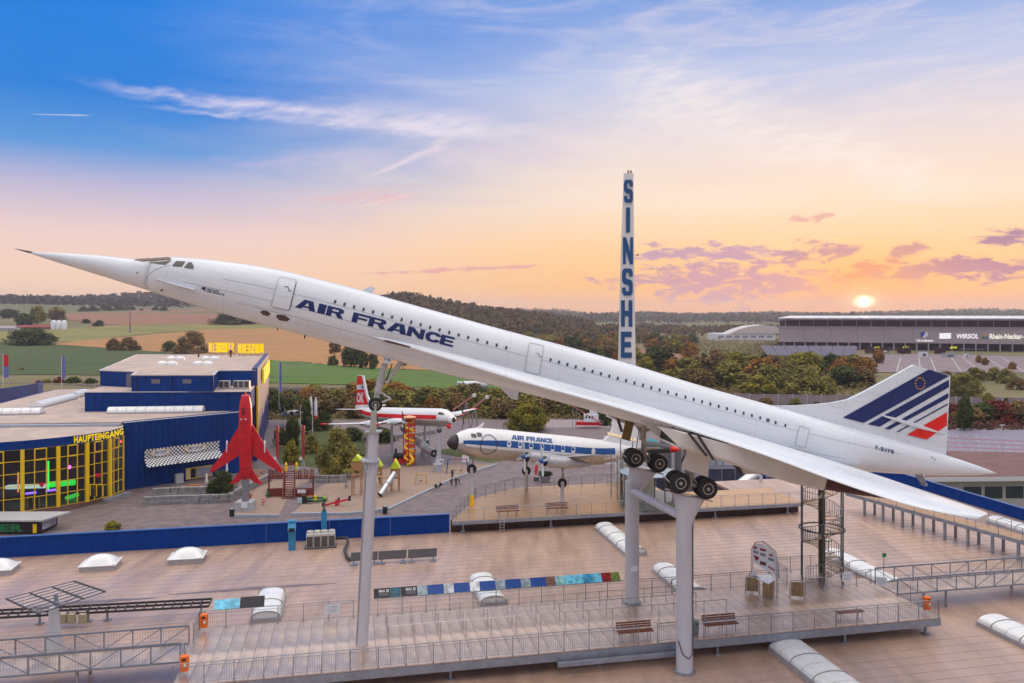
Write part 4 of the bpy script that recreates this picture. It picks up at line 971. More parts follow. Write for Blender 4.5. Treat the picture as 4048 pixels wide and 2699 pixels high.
# tall spiral staircase
sc_ = H(26.1, 8.0, DECK); st = T('spiral_staircase', 'tall open spiral staircase of steel treads rising to the rear of the airliner', 'staircase', sc_)
POST = mat('weathered_bronze_post', s(74, 70, 58), .45, .5, var=.3, scale=3); TREAD = mat('steel_tread', (.62, .5, .36), .3, .7, var=.1)
HT = 7.4; MB().tube(sc_, sc_+Vector((0, 0, HT)), .24, n=16).build('centre_post', POST, st, 40)
ns = 36; f = MB().slab([(.22, -.06, 0), (1.42, -.3, 0), (1.42, .2, 0), (.22, .07, 0)], (0, 0, .07)).build('tread', TREAD, st, local=True)
hand = []
for i in range(ns):
    a = R(200)+i*R(25); z = .15+i*(HT-.3)/ns
    if i == 0: f.location = (0, 0, z); f.rotation_euler = (0, 0, a)
    else: share('tread', f, st, (0, 0, z), a)
    hand.append(sc_+Vector((1.4*math.cos(a), 1.4*math.sin(a), z+.95)))
MB().path(hand, .03, 5).build('handrail', GREYM, st); MB().path([p-Vector((0, 0, .98)) for p in hand], .03, 5).build('stringer', DARKM, st)
b = MB()
for i in range(ns):
    for k in (0, .33, .67):
        a = R(200)+(i+k)*R(25); z = .15+(i+k)*(HT-.3)/ns; q = sc_+Vector((1.4*math.cos(a), 1.4*math.sin(a), z)); b.tube(q, q+Vector((0, 0, .95)), .021, n=4, cap=False)
o = b.build('baluster_grid', GREYM, st, fix=False); o['kind'] = 'stuff'
f = MB().tube((0, 0, 0), (0, 0, HT+.2), .055, n=8).build('outer_post', DARKM, st, local=True)
for i in range(6):
    a = R(60*i+12); q = (1.58*math.cos(a), 1.58*math.sin(a), 0)
    if i == 0: f.location = q
    else: share('outer_post', f, st, q)
MB().lathe([(1.5, 0), (1.62, 0), (1.62, .08), (1.5, .08), (1.5, 0)], sc_+Vector((0, 0, HT*.5)), 24, cap=False).build('ring', DARKM, st); MB().lathe([(1.5, 0), (1.62, 0), (1.62, .08), (1.5, .08), (1.5, 0)], sc_+Vector((0, 0, HT+.1)), 24, cap=False).build('ring', DARKM, st)
# footbridges with lattice sides
def footbridge(u0, u1, v0, v1, label, h=1.05, bay=1.55):
    t = T('footbridge', label, 'footbridge', H((u0+u1)/2, v0, DECK)); n = round(abs(u1-u0)/bay); mt = mat('bridge_steel', (.22, .25, .30), .5, .5, var=.15)
    for v in (v0, v1):
        b = MB(); b.beam(H(u0, v, DECK), H(u1, v, DECK), .09).beam(H(u0, v, DECK+h), H(u1, v, DECK+h), .09).build('chord', mt, t)
        for i in range(n+1):
            u = u0+(u1-u0)*i/n; MB().beam(H(u, v, DECK+.04), H(u, v, DECK+h-.04), .06).build('lattice_post', mt, t)
            if i < n:
                w = u0+(u1-u0)*(i+1)/n; MB().beam(H(u, v, DECK+(h-.05 if i % 8 < 4 else .05)), H(w, v, DECK+(.05 if i % 8 < 4 else h-.05)), .04).build('diagonal', mt, t)
        rl = MB().tube(H(u0, v, DECK+h+.2), H(u1, v, DECK+h+.2), .02, n=5); rl.build('handrail', GREYM, t)
        b = MB(); k = int(abs(u1-u0)/.14)
        for i in range(k): u = u0+(u1-u0)*i/k; b.tube(H(u, v, DECK+.05), H(u, v, DECK+h), .006, n=4, cap=False)
        o = b.build('baluster_grid', GREYM, t, fix=False); o['kind'] = 'stuff'
    npl_ = max(1, round(abs(u1-u0)/2.0)); w = (u1-u0)/npl_
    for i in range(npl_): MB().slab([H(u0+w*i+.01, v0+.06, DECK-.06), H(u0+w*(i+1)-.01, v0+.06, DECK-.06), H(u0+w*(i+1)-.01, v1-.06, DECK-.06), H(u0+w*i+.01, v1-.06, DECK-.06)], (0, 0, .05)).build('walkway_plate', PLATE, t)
    for u in [u0+(u1-u0)*q for q in (.12, .35, .6, .85)]:
        for v in (v0+.1, v1-.1): MB().tube(H(u, v, ROOF+.03), H(u, v, DECK-.05), .09, n=8).build('leg', GREYM, t)
footbridge(29.45, 62, 4.2, 6.6, 'lattice-sided steel footbridge leaving the right end of the viewing deck')
footbridge(-52, -16.75, 3.0, 5.5, 'lattice-sided steel footbridge leading off the left end of the viewing deck')
# emergency-exit sign on a thin post beyond the bridge
es = T('exit_sign', 'small green emergency sign on a thin post behind the right footbridge', 'sign', H(30.6, 7.2, DECK)); MB().tube(H(30.6, 7.2, DECK-.6), H(30.6, 7.2, DECK+1.7), .03).build('post', GREYM, es); MB().box(H(30.6, 7.15, DECK+1.75), (.3, .05, .28), UU).build('board', mat('exit_green', s(20, 130, 60), .5, var=0), es)
ws = T('lamp_post', 'thin short lamp post behind the spiral staircase railing', 'lamp', H(28.6, 11, ROOF)); MB().tube(H(28.6, 11, ROOF), H(28.6, 11, ROOF+3), .03).build('post', GREYM, ws); MB().box(H(28.6, 11, ROOF+3), (.6, .12, .08), UU).build('head', mat('lamp_green_grey', s(110, 125, 110), .5, var=0), ws)

# ================================================================== things on the hall roof
ARCM = mat('skylight_frame', (.30, .30, .30), .5, .5, var=.1)
def barrel(u, v0, v1, w, label, z=ROOF-.12, n=None, arc=.42):
    t = T('barrel_skylight', label, 'skylight', H(u, (v0+v1)/2, z), 'barrel skylights on the roof'); n = n or max(2, round((v1-v0)/1.15))
    MB().box(H(u, (v0+v1)/2, z+.2), (w+.16, v1-v0+.16, .4), UU).build('curb', mat('skylight_curb', (.42, .42, .44), .5, .2, var=.1), t)
    for i in range(n):
        a, c = v0+(v1-v0)*i/n+.015, v0+(v1-v0)*(i+1)/n-.015; rings = []
        for v in (a, c): rings.append([H(u-w/2*math.cos(math.pi*k/12), v, z+.4+arc*math.sin(math.pi*k/12)**.8) for k in range(13)])
        b = MB(); b.loft(rings, False, False)
        if i == 0: b.sheet(rings[0])
        if i == n-1: b.sheet(rings[1])
        b.build('pane', PANEW, t, 40, fix=False)
    for i in range(0, n+1, 2):
        v = v0+(v1-v0)*i/n; MB().path([H(u-(w/2+.02)*math.cos(math.pi*k/12), v, z+.4+(arc+.02)*math.sin(math.pi*k/12)**.8) for k in range(13)], .04, 5).build('rib', ARCM, t)
for u, v0, v1, w, lab in ((16.3, 19.8, 28.3, 1.75, 'white barrel skylight beyond the far pillar, near the rear deck'), (17.0, 9.6, 15.6, 1.75, 'white barrel skylight just behind the port pillar and queue rails'), (2.4, 10.9, 16.2, 1.75, 'white barrel skylight half hidden behind the blue posters'),
                          (-13.0, 11.2, 16, 1.8, 'white barrel skylight behind the black poster at the left'), (32.4, 8.2, 16.4, 1.8, 'white barrel skylight between spiral staircase and right footbridge'), (18.6, -9, .2, 2.2, 'grey-white barrel skylight in the shade below the near deck edge'),
                          (34.0, -9, 1.0, 2.1, 'white barrel skylight at the lower right corner'), (54.6, 15, 22.8, 1.8, 'white barrel skylight by the right parapet beyond the ramp')):
    barrel(u, v0, v1, w, lab)
def dome(P, label, w=2.5, d=1.9):
    t = T('dome_skylight', label, 'skylight', P, 'dome skylights on the roof', BETA); MB().box((0, 0, .2), (w+.1, d+.1, .4)).build('curb', mat('skylight_curb', (.42, .42, .44)), t, local=True)
    MB().box((0, 0, .43), (w+.3, d+.3, .06)).build('rim', PANEW, t, local=True); b = MB(); n = 10
    vs = [Vector((w*(i/n-.5), d*(j/n-.5), .46+.62*(max(0, 1-abs(2*i/n-1)**2.4)*max(0, 1-abs(2*j/n-1)**2.4))**.75)) for j in range(n+1) for i in range(n+1)]
    b.add(vs, [(j*(n+1)+i, j*(n+1)+i+1, (j+1)*(n+1)+i+1, (j+1)*(n+1)+i) for j in range(n) for i in range(n)]); b.build('dome', PANEW, t, True, True)
dome(G(398, 2243, ROOF), 'white dome skylight in the middle of the three by the blue parapet'); dome(G(742, 2215, ROOF), 'white dome skylight nearest the air-conditioning unit'); dome(G(-12, 2262, ROOF), 'white dome skylight cut by the left picture edge')
# chiller unit
P = G(1268, 2168, ROOF); u, v = uv(P); ch = T('rooftop_chiller', 'grey rooftop cooling unit with four fan cowls before the blue parapet', 'cooling unit', P, rz=BETA)
MB().box((0, .5, .06), (2.7, 1.1, .12)).build('base', DARKM, ch, local=True)
for i in range(4):
    x = -.93+.62*i; md_ = MB().box((x, .5, .7), (.59, 1.0, 1.15)).build('module', mat('chiller_cream', (.55, .54, .50), .5, var=.08), ch, local=True)
    MB().box((x, -.012, .62), (.5, .02, .9)).build('coil_grille', mat('coil_dark', (.08, .07, .07), .6, var=.3, scale=20), md_, local=True)
    MB().lathe([(.24, 1.27), (.29, 1.27), (.29, 1.45), (.25, 1.48), (.25, 1.4), (.02, 1.38)], (x, .5, 0), 16).build('fan_cowl', mat('chiller_cream', (.55, .54, .50)), md_, local=True)
def ductp(px, py0, wpx, py1, label, m):
    P = G(px, py1, ROOF); w = wpx/FPX*P.y; h = (py1-py0)/FPX*P.y; t = T('vent_duct', label, 'duct', P, rz=BETA)
    MB().box((0, .3, h/2), (w, .6, h)).build('shaft', m, t, local=True); MB().loft([[Vector((x, y, z)) for x in (-w*.55, w*.55) for y, z in ((-.5, h-.7), (-.1, h-.25), (.5, h+.02), (.6, h-.1), (.2, h-.75))][i*5:i*5+5] for i in (0, 1)]).build('hood', m, t, local=True); MB().box((0, -.52, h-.62), (w*.8, .08, .3)).build('opening', BLACK, t, local=True)
    return t
TEAL = mat('light_blue_duct', s(40, 130, 175), .45, var=.06)
ductp(1154, 2060, 27, 2176, 'pale blue hooded vent duct left of the rooftop cooling unit', TEAL)
d2 = T('vent_duct', 'pale blue flue with a dark cap rising behind the cooling unit', 'duct', G(1281, 2140, ROOF)); q = G(1281, 2140, ROOF); MB().box(q+Vector((0, 0, 1.35)), (.5, .4, 2.7), UU).build('shaft', TEAL, d2); MB().lathe([(.08, 2.7), (.16, 2.75), (.16, 2.9), (.08, 3.0), (.12, 3.15), (.02, 3.25)], q, 10).build('cap', DARKM, d2)
# pipe run and collector row
b = MB().path([G(1325, 2150, ROOF)+Vector((0, 0, .5)), G(1372, 2148, ROOF)+Vector((0, 0, .5)), G(1375, 2162, ROOF)+Vector((0, 0, .35)), G(1362, 2185, ROOF)+Vector((0, 0, .25)), G(1372, 2210, ROOF)+Vector((0, 0, .2)), G(1385, 2222, ROOF)+Vector((0, 0, .2))], .13, 8); tag(b.build('insulated_pipe', mat('pipe_black', (.04, .04, .045), .6, var=.2), None, True), 'kinked black insulated pipe between cooling unit and collector row', 'pipe')
COLL = mat('collector_dark', (.07, .065, .07), .35, .2, var=.15)
for i, (x0, x1, lab) in enumerate(((1385, 1492, 'left section of the low dark collector row behind the nose pillar'), (1495, 1606, 'middle section of the low dark collector row'), (1612, 1726, 'right section of the low dark collector row'))):
    ya, yb = 2236-(x0-1385)*.056, 2236-(x1-1385)*.056; a, c = G(x0, ya, ROOF), G(x1, yb, ROOF); t = T('collector_panel', lab, 'panel', (a+c)/2, 'low dark collector row'); up2 = Vector((0, .25, .75))
    MB().slab([a+Vector((0, 0, .35)), c+Vector((0, 0, .35)), c+Vector((0, .35, .95)), a+Vector((0, .35, .95))], (0, -.05, .03)).build('panel', COLL, t)
    for k in (.12, .88): q = a.lerp(c, k); MB().beam(q+Vector((0, .1, .08)), q+Vector((0, .1, .6)), .08).box(q+Vector((0, .05, .06)), (.5, .5, .12)).build('foot', GREYM, t)
# cable tray at the left
a, c = G(0, 2487, ROOF), G(825, 2440, ROOF); a = a+(a-c)*.2; dd = (c-a).normalized(); nn = Vector((-dd.y, dd.x, 0)); L = (c-a).length
tr = T('cable_tray', 'long dark ladder-like cable tray across the left roof', 'cable tray', a); mt = mat('tray_dark', (.05, .045, .05), .5, .3, var=.2)
for off in (0, .55, 1.05):
    MB().beam(a+nn*off+Vector((0, 0, .75+off*.12)), c+nn*off+Vector((0, 0, .75+off*.12)), .07, .14).build('side_rail', mt, tr)
n = 26; f = None
for i in range(n+1):
    q = a+dd*(L*i/n)
    if f is None: f = MB().beam((0, 0, .76), (nn.x*1.05, nn.y*1.05, .88), .09, .07).build('rung', mt, tr, local=True)
    else: share('rung', f, tr, q-a)
for i in (2, 8, 13, 15, 25): q = a+dd*(L*i/n)+nn*.5; MB().beam(q, q+Vector((0, 0, .75)), .12).box(q+Vector((0, 0, .04)), (.4, .4, .08)).build('foot', GREYM, tr)
for px in (253, 287, 330): q = G(px, 2475, ROOF)+Vector((0, -.1, .55)); MB().box(q, (.42, .3, .6)).build('junction_box', mat('junction_cream', s(170, 160, 130), .5, var=.1), tr)
# tilted glazed rack on a mast
ms = G(213, 2584, ROOF); rk = T('tracker_mast', 'tilted open glass panel rack on a thick tapering mast at the left', 'mast', ms)
tp_ = D(226, 2400, ms.y); MB().lathe([(.55, 0), (.5, .6), (.34, 1.6), (.26, tp_.z-ROOF)], ms, 16).build('mast', PILLAR, rk, 40)
cn = [D(*Y3(*q), dY) for q, dY in (((55, 805), 50.5), ((670, 645), 52.5), ((955, 740), 49.0), ((345, 940), 47.0))]
def rkp(s_, t_): return (cn[0]*(1-s_)+cn[1]*s_)*(1-t_)+(cn[3]*(1-s_)+cn[2]*s_)*t_
for k in range(4): MB().beam(rkp(k/3, 0), rkp(k/3, 1), .07, .1).build('rack_bar', DARKM, rk)
for k in range(8): MB().beam(rkp(0, k/7), rkp(1, k/7), .03 if 0 < k < 7 else .08, .04).build('rack_bar', DARKM, rk)
RG = glass('rack_glass', (.55, .5, .47), .25, .15)
for i in range(3):
    for k in range(7): MB().sheet([rkp(i/3+.012, k/7+.015), rkp((i+1)/3-.012, k/7+.015), rkp((i+1)/3-.012, (k+1)/7-.015), rkp(i/3+.012, (k+1)/7-.015)]).build('glass_pane', RG, rk)
MB().tube(tp_, rkp(.5, .5), .12).tube(tp_, rkp(.7, .8), .05).build('strut', DARKM, rk)

# ================================================================== rear timber deck and ramp
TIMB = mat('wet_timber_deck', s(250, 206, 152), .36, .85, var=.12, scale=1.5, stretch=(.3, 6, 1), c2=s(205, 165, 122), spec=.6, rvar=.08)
rd = T('rear_deck', 'wet timber platform under the propeller airliner beyond the roof', 'deck', H(14, 32, DECK)); k = 0
def spans(v):
    lo = 1.9+max(0, v-29.6)*.43 if v < 38 else 5.5+(v-38)*1.25; hi = 38 if v < 36 else 26
    return lo, hi
v = 29.6
while v < 42:
    lo, hi = spans(v); MB().slab([H(lo, v, DECK-.05), H(hi, v, DECK-.05), H(hi, v+.385, DECK-.05), H(lo+.15, v+.385, DECK-.05)], (0, 0, .05)).build('deck_board', TIMB, rd); v += .4
b = MB().beam(H(1.9, 29.5, DECK-.2), H(38, 29.5, DECK-.2), .2, .3).build('edge_beam', STEELB, rd)
for u in (3, 11.5, 20, 28.5, 36.5):
    MB().lathe([(.3, 0), (.3, .06), (.12, .2), (.1, .7), (.2, .85)], H(u, 30.0, ROOF+.02), 12).build('deck_foot', GREYM, rd)
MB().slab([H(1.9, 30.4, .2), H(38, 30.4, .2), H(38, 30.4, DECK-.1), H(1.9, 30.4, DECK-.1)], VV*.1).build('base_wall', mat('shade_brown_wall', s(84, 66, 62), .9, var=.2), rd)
railing([H(1.95, 29.65, DECK), H(38, 29.65, DECK)], 'long railing on the roof side of the rear timber deck')
railing([H(1.95, 29.7, DECK), H(5.5, 38, DECK), H(10.4, 41.9, DECK), H(25.9, 41.9, DECK)], 'railing around the far side of the rear timber deck')
bench(7.4, 30.5, 'dark red slatted bench on the rear timber deck, left of two'); bench(12.3, 30.6, 'dark red slatted bench on the rear timber deck, right of two')
ld = T('access_ladder', 'short steel ladder from the roof up to the rear timber deck', 'ladder', H(6.6, 29.3, ROOF)); b = MB()
for q in (-.2, .2): b.tube(H(6.6+q, 29.3, ROOF), H(6.6+q, 29.3, DECK+.1), .025)
b.build('side_rail', ALU, ld)
for k in range(5): MB().tube(H(6.4, 29.3, ROOF+.2+.25*k), H(6.8, 29.3, ROOF+.2+.25*k), .018).build('rung', ALU, ld)
# long ramp at the right
a, c = D(*Y2(790, 615), 83), D(*Y2(2500, 1020), 60.5); a.z = ROOF+1.9; c = G(*Y2(2351, 985), ROOF+1.75)+(G(*Y2(2351, 985), ROOF+1.75)-a)*.25
rp = T('roof_ramp', 'long timber ramp on short posts running down the right side of the roof', 'ramp', a); dd = (c-a); L = dd.length; dd.normalize(); nn = Vector((-dd.y, dd.x, 0)).normalized(); nbr = 24
for i in range(nbr): q0, q1 = a+dd*(L*i/nbr+.01), a+dd*(L*(i+1)/nbr-.01); MB().slab([q0-nn*.8, q1-nn*.8, q1+nn*.8, q0+nn*.8], (0, 0, .06)).build('ramp_board', TIMB, rp)
b = MB()
for sg in (-.86, .86): b.beam(a+nn*sg-Vector((0, 0, .12)), c+nn*sg-Vector((0, 0, .12)), .1, .3)
b.build('edge_beam', STEELB, rp)
for i in range(1, 10):
    for sg in (-.7, .7): q = a+dd*(L*i/10)+nn*sg; MB().tube(Vector((q.x, q.y, ROOF+.02)), q-Vector((0, 0, .25)), .14, n=8).build('ramp_post', GREYM, rp)
for sg, lab in ((-.82, 'railing along the near side of the roof ramp'), (.82, 'railing along the far side of the roof ramp')): railing([a+nn*sg+Vector((0, 0, .07)), c+nn*sg+Vector((0, 0, .07))], lab, 1.0, 2.0)

# ================================================================== museum entrance building at the left
ROOF2 = mat('gravel_roof', s(196, 178, 166), .9, var=.08, scale=.3, c2=s(172, 154, 146))
BLUEM = mat('blue_render', s(0, 60, 136), .7, spec=.15, var=.1, scale=.12, c2=s(0, 50, 118))
TRIMW = mat('roof_edge_trim', (.60, .60, .60), .5, var=.05)
ZR, ZM, ZT = 11.2, 14.9, 17.9
mus = T('museum_building', 'blue museum building with stepped roofs and curved glass entrance', 'building', G(483, 1940, 0))
FP_ = [G(q, y, .6) for q, y in ((-300, 2072), (-140, 2045), (89, 2021), (229, 2001), (342, 1981), (431, 1960), (484, 1939))]
top9 = 9.6
# low entrance roof and fascia
W0, W1 = G(486, 1938, 0), G(932, 1629, ZR); W1 = Vector((W1.x, W1.y, 0))
back = [G(488, 1672, ZR), G(0, 1674, ZR), G(-300, 1680, ZR)]
pl = [Vector((p.x, p.y, 10.75)) for p in FP_]+[Vector((p.x, p.y, 10.75)) for p in back]
MB().slab(pl, (0, 0, .12)).build('entrance_roof', ROOF2, mus)
b = MB()
for a, c in zip(FP_, FP_[1:]): b.beam(Vector((a.x, a.y, 10.22)), Vector((c.x, c.y, 10.22)), .25, 1.25)
b.build('fascia', BLUEM, mus)
# translucent upstand strip between entrance roof and hall roof
b = MB().beam(Vector((back[0].x, back[0].y-1, 11.0)), Vector((back[2].x, back[2].y-1, 11.0)), 1.2, .5); b.build('light_strip', mat('dusty_acrylic', s(160, 168, 178), .3, var=.1), mus)
# hall roof
hp = [G(-300, 1680, ZR), G(488, 1670, ZR), G(932, 1629, ZR), G(990, 1622, ZR), G(935, 1560, ZR), G(383, 1537, ZR), G(218, 1541, ZR), G(-60, 1612, ZR), G(-300, 1640, ZR)]
MB().slab([p-Vector((0, 0, .02)) for p in hp], (0, 0, .12)).build('hall_roof', ROOF2, mus)
def wall(pts, z0, z1, name='wall', m=BLUEM, par=mus, th=.3):
    for a, c in zip(pts, pts[1:]):
        b = MB(); d = Vector((c.x-a.x, c.y-a.y, 0)).normalized(); nn_ = Vector((-d.y, d.x, 0))*th
        a0, c0 = Vector((a.x, a.y, z0)), Vector((c.x, c.y, z0)); q = Vector((0, 0, z1-z0)); b.slab([a0, c0, c0+q, a0+q], nn_); b.build(name, m, par)
wall([W0, Vector((W1.x, W1.y, 0)), Vector((G(990, 1622, ZR).x, G(990, 1622, ZR).y, 0))], 0, ZR+.2)
wall([G(-60, 1612, ZR), G(218, 1541, ZR), G(383, 1537, ZR)], 0, ZR+.15)
b = MB(); q = [G(488, 1670, ZR+.25), G(932, 1629, ZR+.25), G(990, 1622, ZR+.25)]
for a, c in zip(q, q[1:]): b.beam(a, c, .5, .06)
b.build('roof_trim', TRIMW, mus)
# low blue wing behind at far left
wall([G(-60, 1590, 9), G(150, 1556, 9), G(170, 1545, 9)], 4, 11.6)
# middle block
m0, m1 = G(335, 1629, ZR), G(991, 1626, ZR); mb = [m0, m1, m1+Vector((-14, 55, 0)), m0+Vector((-14, 55, 0))]
MB().prism([(p.x, p.y) for p in mb], ZR+.11, ZM-.1).build('middle_block', BLUEM, mus); MB().slab([Vector((p.x, p.y, ZM-.1)) for p in mb], (0, 0, .1)).build('middle_roof', ROOF2, mus)
MB().beam(Vector((m0.x, m0.y-.1, ZM)), Vector((m1.x, m1.y-.1, ZM)), .3, .12).build('roof_trim', TRIMW, mus)
# tall block
tb = [G(x, y, ZT) for x, y in ((396, 1465), (472, 1468), (540, 1471), (520, 1484), (843, 1484), (862, 1466), (1012, 1465), (1056, 1404), (544, 1402))]
MB().prism([(p.x, p.y) for p in tb], ZM+.01, ZT-.08).build('tall_block', BLUEM, mus)
MB().slab([p-Vector((0, 0, .08)) for p in tb], (0, 0, .14)).build('tall_roof', ROOF2, mus)
b = MB()
for a, c in zip(tb, tb[1:]+tb[:1]): b.beam(a+Vector((0, 0, .1)), c+Vector((0, 0, .1)), .35, .12)
b.build('roof_trim', TRIMW, mus)
# right side wall of the tall block down to the ground, with yellow corner strip
BLUE_SHADED = mat('blue_render_shaded', s(20, 40, 112), .5, var=.08, scale=.2)  # blue render again, its shade painted in as a darker violet tone
r0, r1 = G(1012, 1465, ZT), G(1058, 1404, ZT); wall([Vector((r0.x+.3, r0.y, 0)), Vector((r1.x+.3, r1.y, 0))], 0, ZT+.5, 'side_wall', BLUE_SHADED, th=1.0)
MB().beam(Vector((r0.x+.35, r0.y-.2, 2)), Vector((r0.x+.35, r0.y-.2, ZT-3)), .35, .35, VV).build('corner_strip', YELL, mus)
def front(px, py, w, h, name, m, Yq, parent=mus, th=.08): return MB().box(D(px, py, Yq)+Vector((0, -.06, 0)), (w, th, h)).build(name, m, parent)
Yt = tb[3].y; SHUT = mat('shutter_grey', s(112, 110, 120), .6, var=.15, scale=8)
for px in (616, 740): front(px, 1507, 34/FPX*Yt, 17/FPX*Yt, 'shutter', SHUT, Yt)
front(510, 1502, .9, 2.4, 'side_door', SHUT, Yt+2.5)
for px in (540, 680, 835): front(px, 1515, .12, 2.9, 'downpipe', mat('dark_blue_pipe', s(0, 30, 80), .5, var=0), Yt)
MB().box(D(470, 1500, tb[0].y-.3), (.5, .06, 3.2)).build('wall_ladder', GREYM, mus)
for px, n_ in ((888, 2), (956, 3)):
    P = D(px, 1541, m0.y+6); P.z = ZM; ac = T('roof_condenser', 'pair of grey condenser boxes on the museum roof ledge' if n_ == 2 else 'wider grey condenser box on the museum roof ledge by the corner', 'cooling unit', P)
    for i in range(n_):
        q = P+Vector(((i-(n_-1)/2)*1.05, 0, .85)); o = MB().box(q, (1.0, .9, 1.5)).build('cabinet', mat('condenser_grey', (.5, .5, .5), .5, var=.1), ac); MB().box(q+Vector((0, -.46, .05)), (.8, .04, 1.15)).build('coil_grille', mat('coil_dark', (.08, .07, .07)), o)
    MB().box(P+Vector((0, 0, .05)), (n_*1.1+.2, 1.1, .1)).build('skid', GREYM, ac)
# small skylights on the tall roof, roof vents
for px, py in ((694, 1420), (830, 1420), (660, 1441), (802, 1441)):
    P = G(px, py, ZT+.06); o = T('dome_skylight', 'small white double-dome skylight on the tall museum roof, %s %s' % ('rear' if py < 1430 else 'front', 'left' if px < 750 else 'right'), 'skylight', P, 'double-dome skylights on the museum roof')
    for sx in (-1.1, 1.1): MB().lathe([(1.15, .0), (1.15, .35), (.95, .6), (.5, .8), (.02, .85)], P+Vector((sx, 0, 0)), 14).build('dome', PANEW, o, 50)
for px, py in ((785, 1412), (912, 1412)): tag(MB().lathe([(.25, 0), (.25, 1.0), (.5, 1.2), (.5, 1.7), (.2, 2.0)], G(px, py, ZT), 10).build('roof_vent', mat('rust_vent', s(110, 70, 66), .7, var=.2), None), 'rusty mushroom roof vent at the far edge, '+('left one' if px < 800 else 'right one'), 'vent')
# big yellow roof letters seen from behind
YL = mat('sign_yellow', s(250, 215, 0), .4, var=0, emit=.22)
Ys = tb[-2].y-4
def roofsign(key, x0, x1, y0, y1, lab, mirrored=True):
    t = T('roof_sign', lab, 'sign', D((x0+x1)/2, y0, Ys)); a, c, d = D(x0, y0, Ys), D(x1, y0, Ys), D(x0, y1, Ys)
    fn = quadmap(c, a, c+(d-a), (0, -1, 0), .5) if mirrored else quadmap(a, c, d, (0, -1, 0), .5)
    word = dict(museum='MUSEUM', sinsheim='SINSHEIM')[key]; n_ = len(word)
    for i, ch in enumerate(word):
        vs_, fs_ = BT[ch]; w_ = .26 if ch == 'I' else .72; o_ = (1-w_)/2
        for dd_ in (-1, 1): MB().add([fn((i+o_+v.x*w_)/n_, v.y, dd_) for v in vs_], fs_).build('letter', YL, t, fix=False)
    b = MB()
    b.beam(a-Vector((0, -.6, .5)), c-Vector((0, -.6, .5)), .15)
    for k in range(5): q = a.lerp(c, k/4)+Vector((0, .6, 0)); b.beam(Vector((q.x, q.y, ZT)), q+Vector((0, 0, 1.5)), .12)
    b.build('support_frame', DARKM, t)
roofsign('sinsheim', 826, 926, 1392, 1354, 'yellow SINSHEIM roof letters seen mirrored from behind'); roofsign('museum', 940, 1044, 1396, 1358, 'yellow MUSEUM roof letters seen mirrored from behind')
a, c = r0.lerp(r1, .25), r0.lerp(r1, .8); sd = T('wall_sign', 'yellow letters high on the shaded side wall of the museum', 'sign', a)
lettering('letters', 'haupt' if False else 'museum', quadmap(Vector((a.x+.6, a.y, ZT-4)), Vector((c.x+.6, c.y, ZT-4)), Vector((a.x+.6, a.y, ZT-.6)), (1, 0, 0), .4), YL, sd)
# curved roof lights on the hall roof
def acrylic(p0, p1, w, label, z=ZR+.1, n=8, arc=.9):
    a, c = G(*p0, z), G(*p1, z); d = (c-a); L = d.length; d.normalize(); nn_ = Vector((-d.y, d.x, 0)); t = T('barrel_skylight', label, 'skylight', (a+c)/2)
    MB().beam(a+Vector((0, 0, .15)), c+Vector((0, 0, .15)), w+.2, .3).build('curb', mat('skylight_curb', (.42, .42, .44)), t)
    for i in range(n):
        rings = [[a+d*(L*(i+k)/n+(.04 if k == 0 else -.04))-nn_*(w/2*math.cos(math.pi*j/10))+Vector((0, 0, .3+arc*math.sin(math.pi*j/10))) for j in range(11)] for k in (0, 1)]
        b = MB(); b.loft(rings, False, False).sheet(rings[0]).sheet(rings[1]); b.build('pane', PANEW, t, 40, fix=False)
acrylic((430, 1634), (806, 1628), 2.2, 'long white barrel roof light below the blue middle block', n=10); acrylic((-60, 1640), (168, 1636), 2.4, 'white barrel roof light at the left edge of the museum roof', n=6); acrylic((140, 1613), (280, 1577), 2.6, 'slanting white barrel roof light running into the museum roof', n=6)
acrylic((290, 1572), (335, 1558), 2.6, 'short arched roof light end beside the blue middle block', n=2)
# ---- glazed entrance front
GLS = glass('entrance_glass', (.03, .03, .04), .5, .06)
INT = mat('foyer_dark_wall', s(70, 46, 76), .8, var=.6, scale=.3); FLO = mat('foyer_floor', s(60, 52, 56), .4, var=.1)
fa = T('glass_front', 'curved glass entrance front with yellow columns under the main entrance lettering', 'facade', FP_[4])
ctr = Vector((-88, 150, 0))
bk = [Vector((p.x, p.y, 0)).lerp(Vector((ctr.x, ctr.y, 0)), .28) for p in FP_]
b = MB()
for a, c in zip(bk, bk[1:]): b.sheet([Vector((a.x, a.y, .6)), Vector((c.x, c.y, .6)), Vector((c.x, c.y, 9.6)), Vector((a.x, a.y, 9.6))])
b.build('foyer_wall', INT, fa); MB().slab([Vector((p.x, p.y, .5)) for p in FP_]+[Vector((p.x, p.y, .5)) for p in bk[::-1]], (0, 0, .08)).build('foyer_floor', FLO, fa)
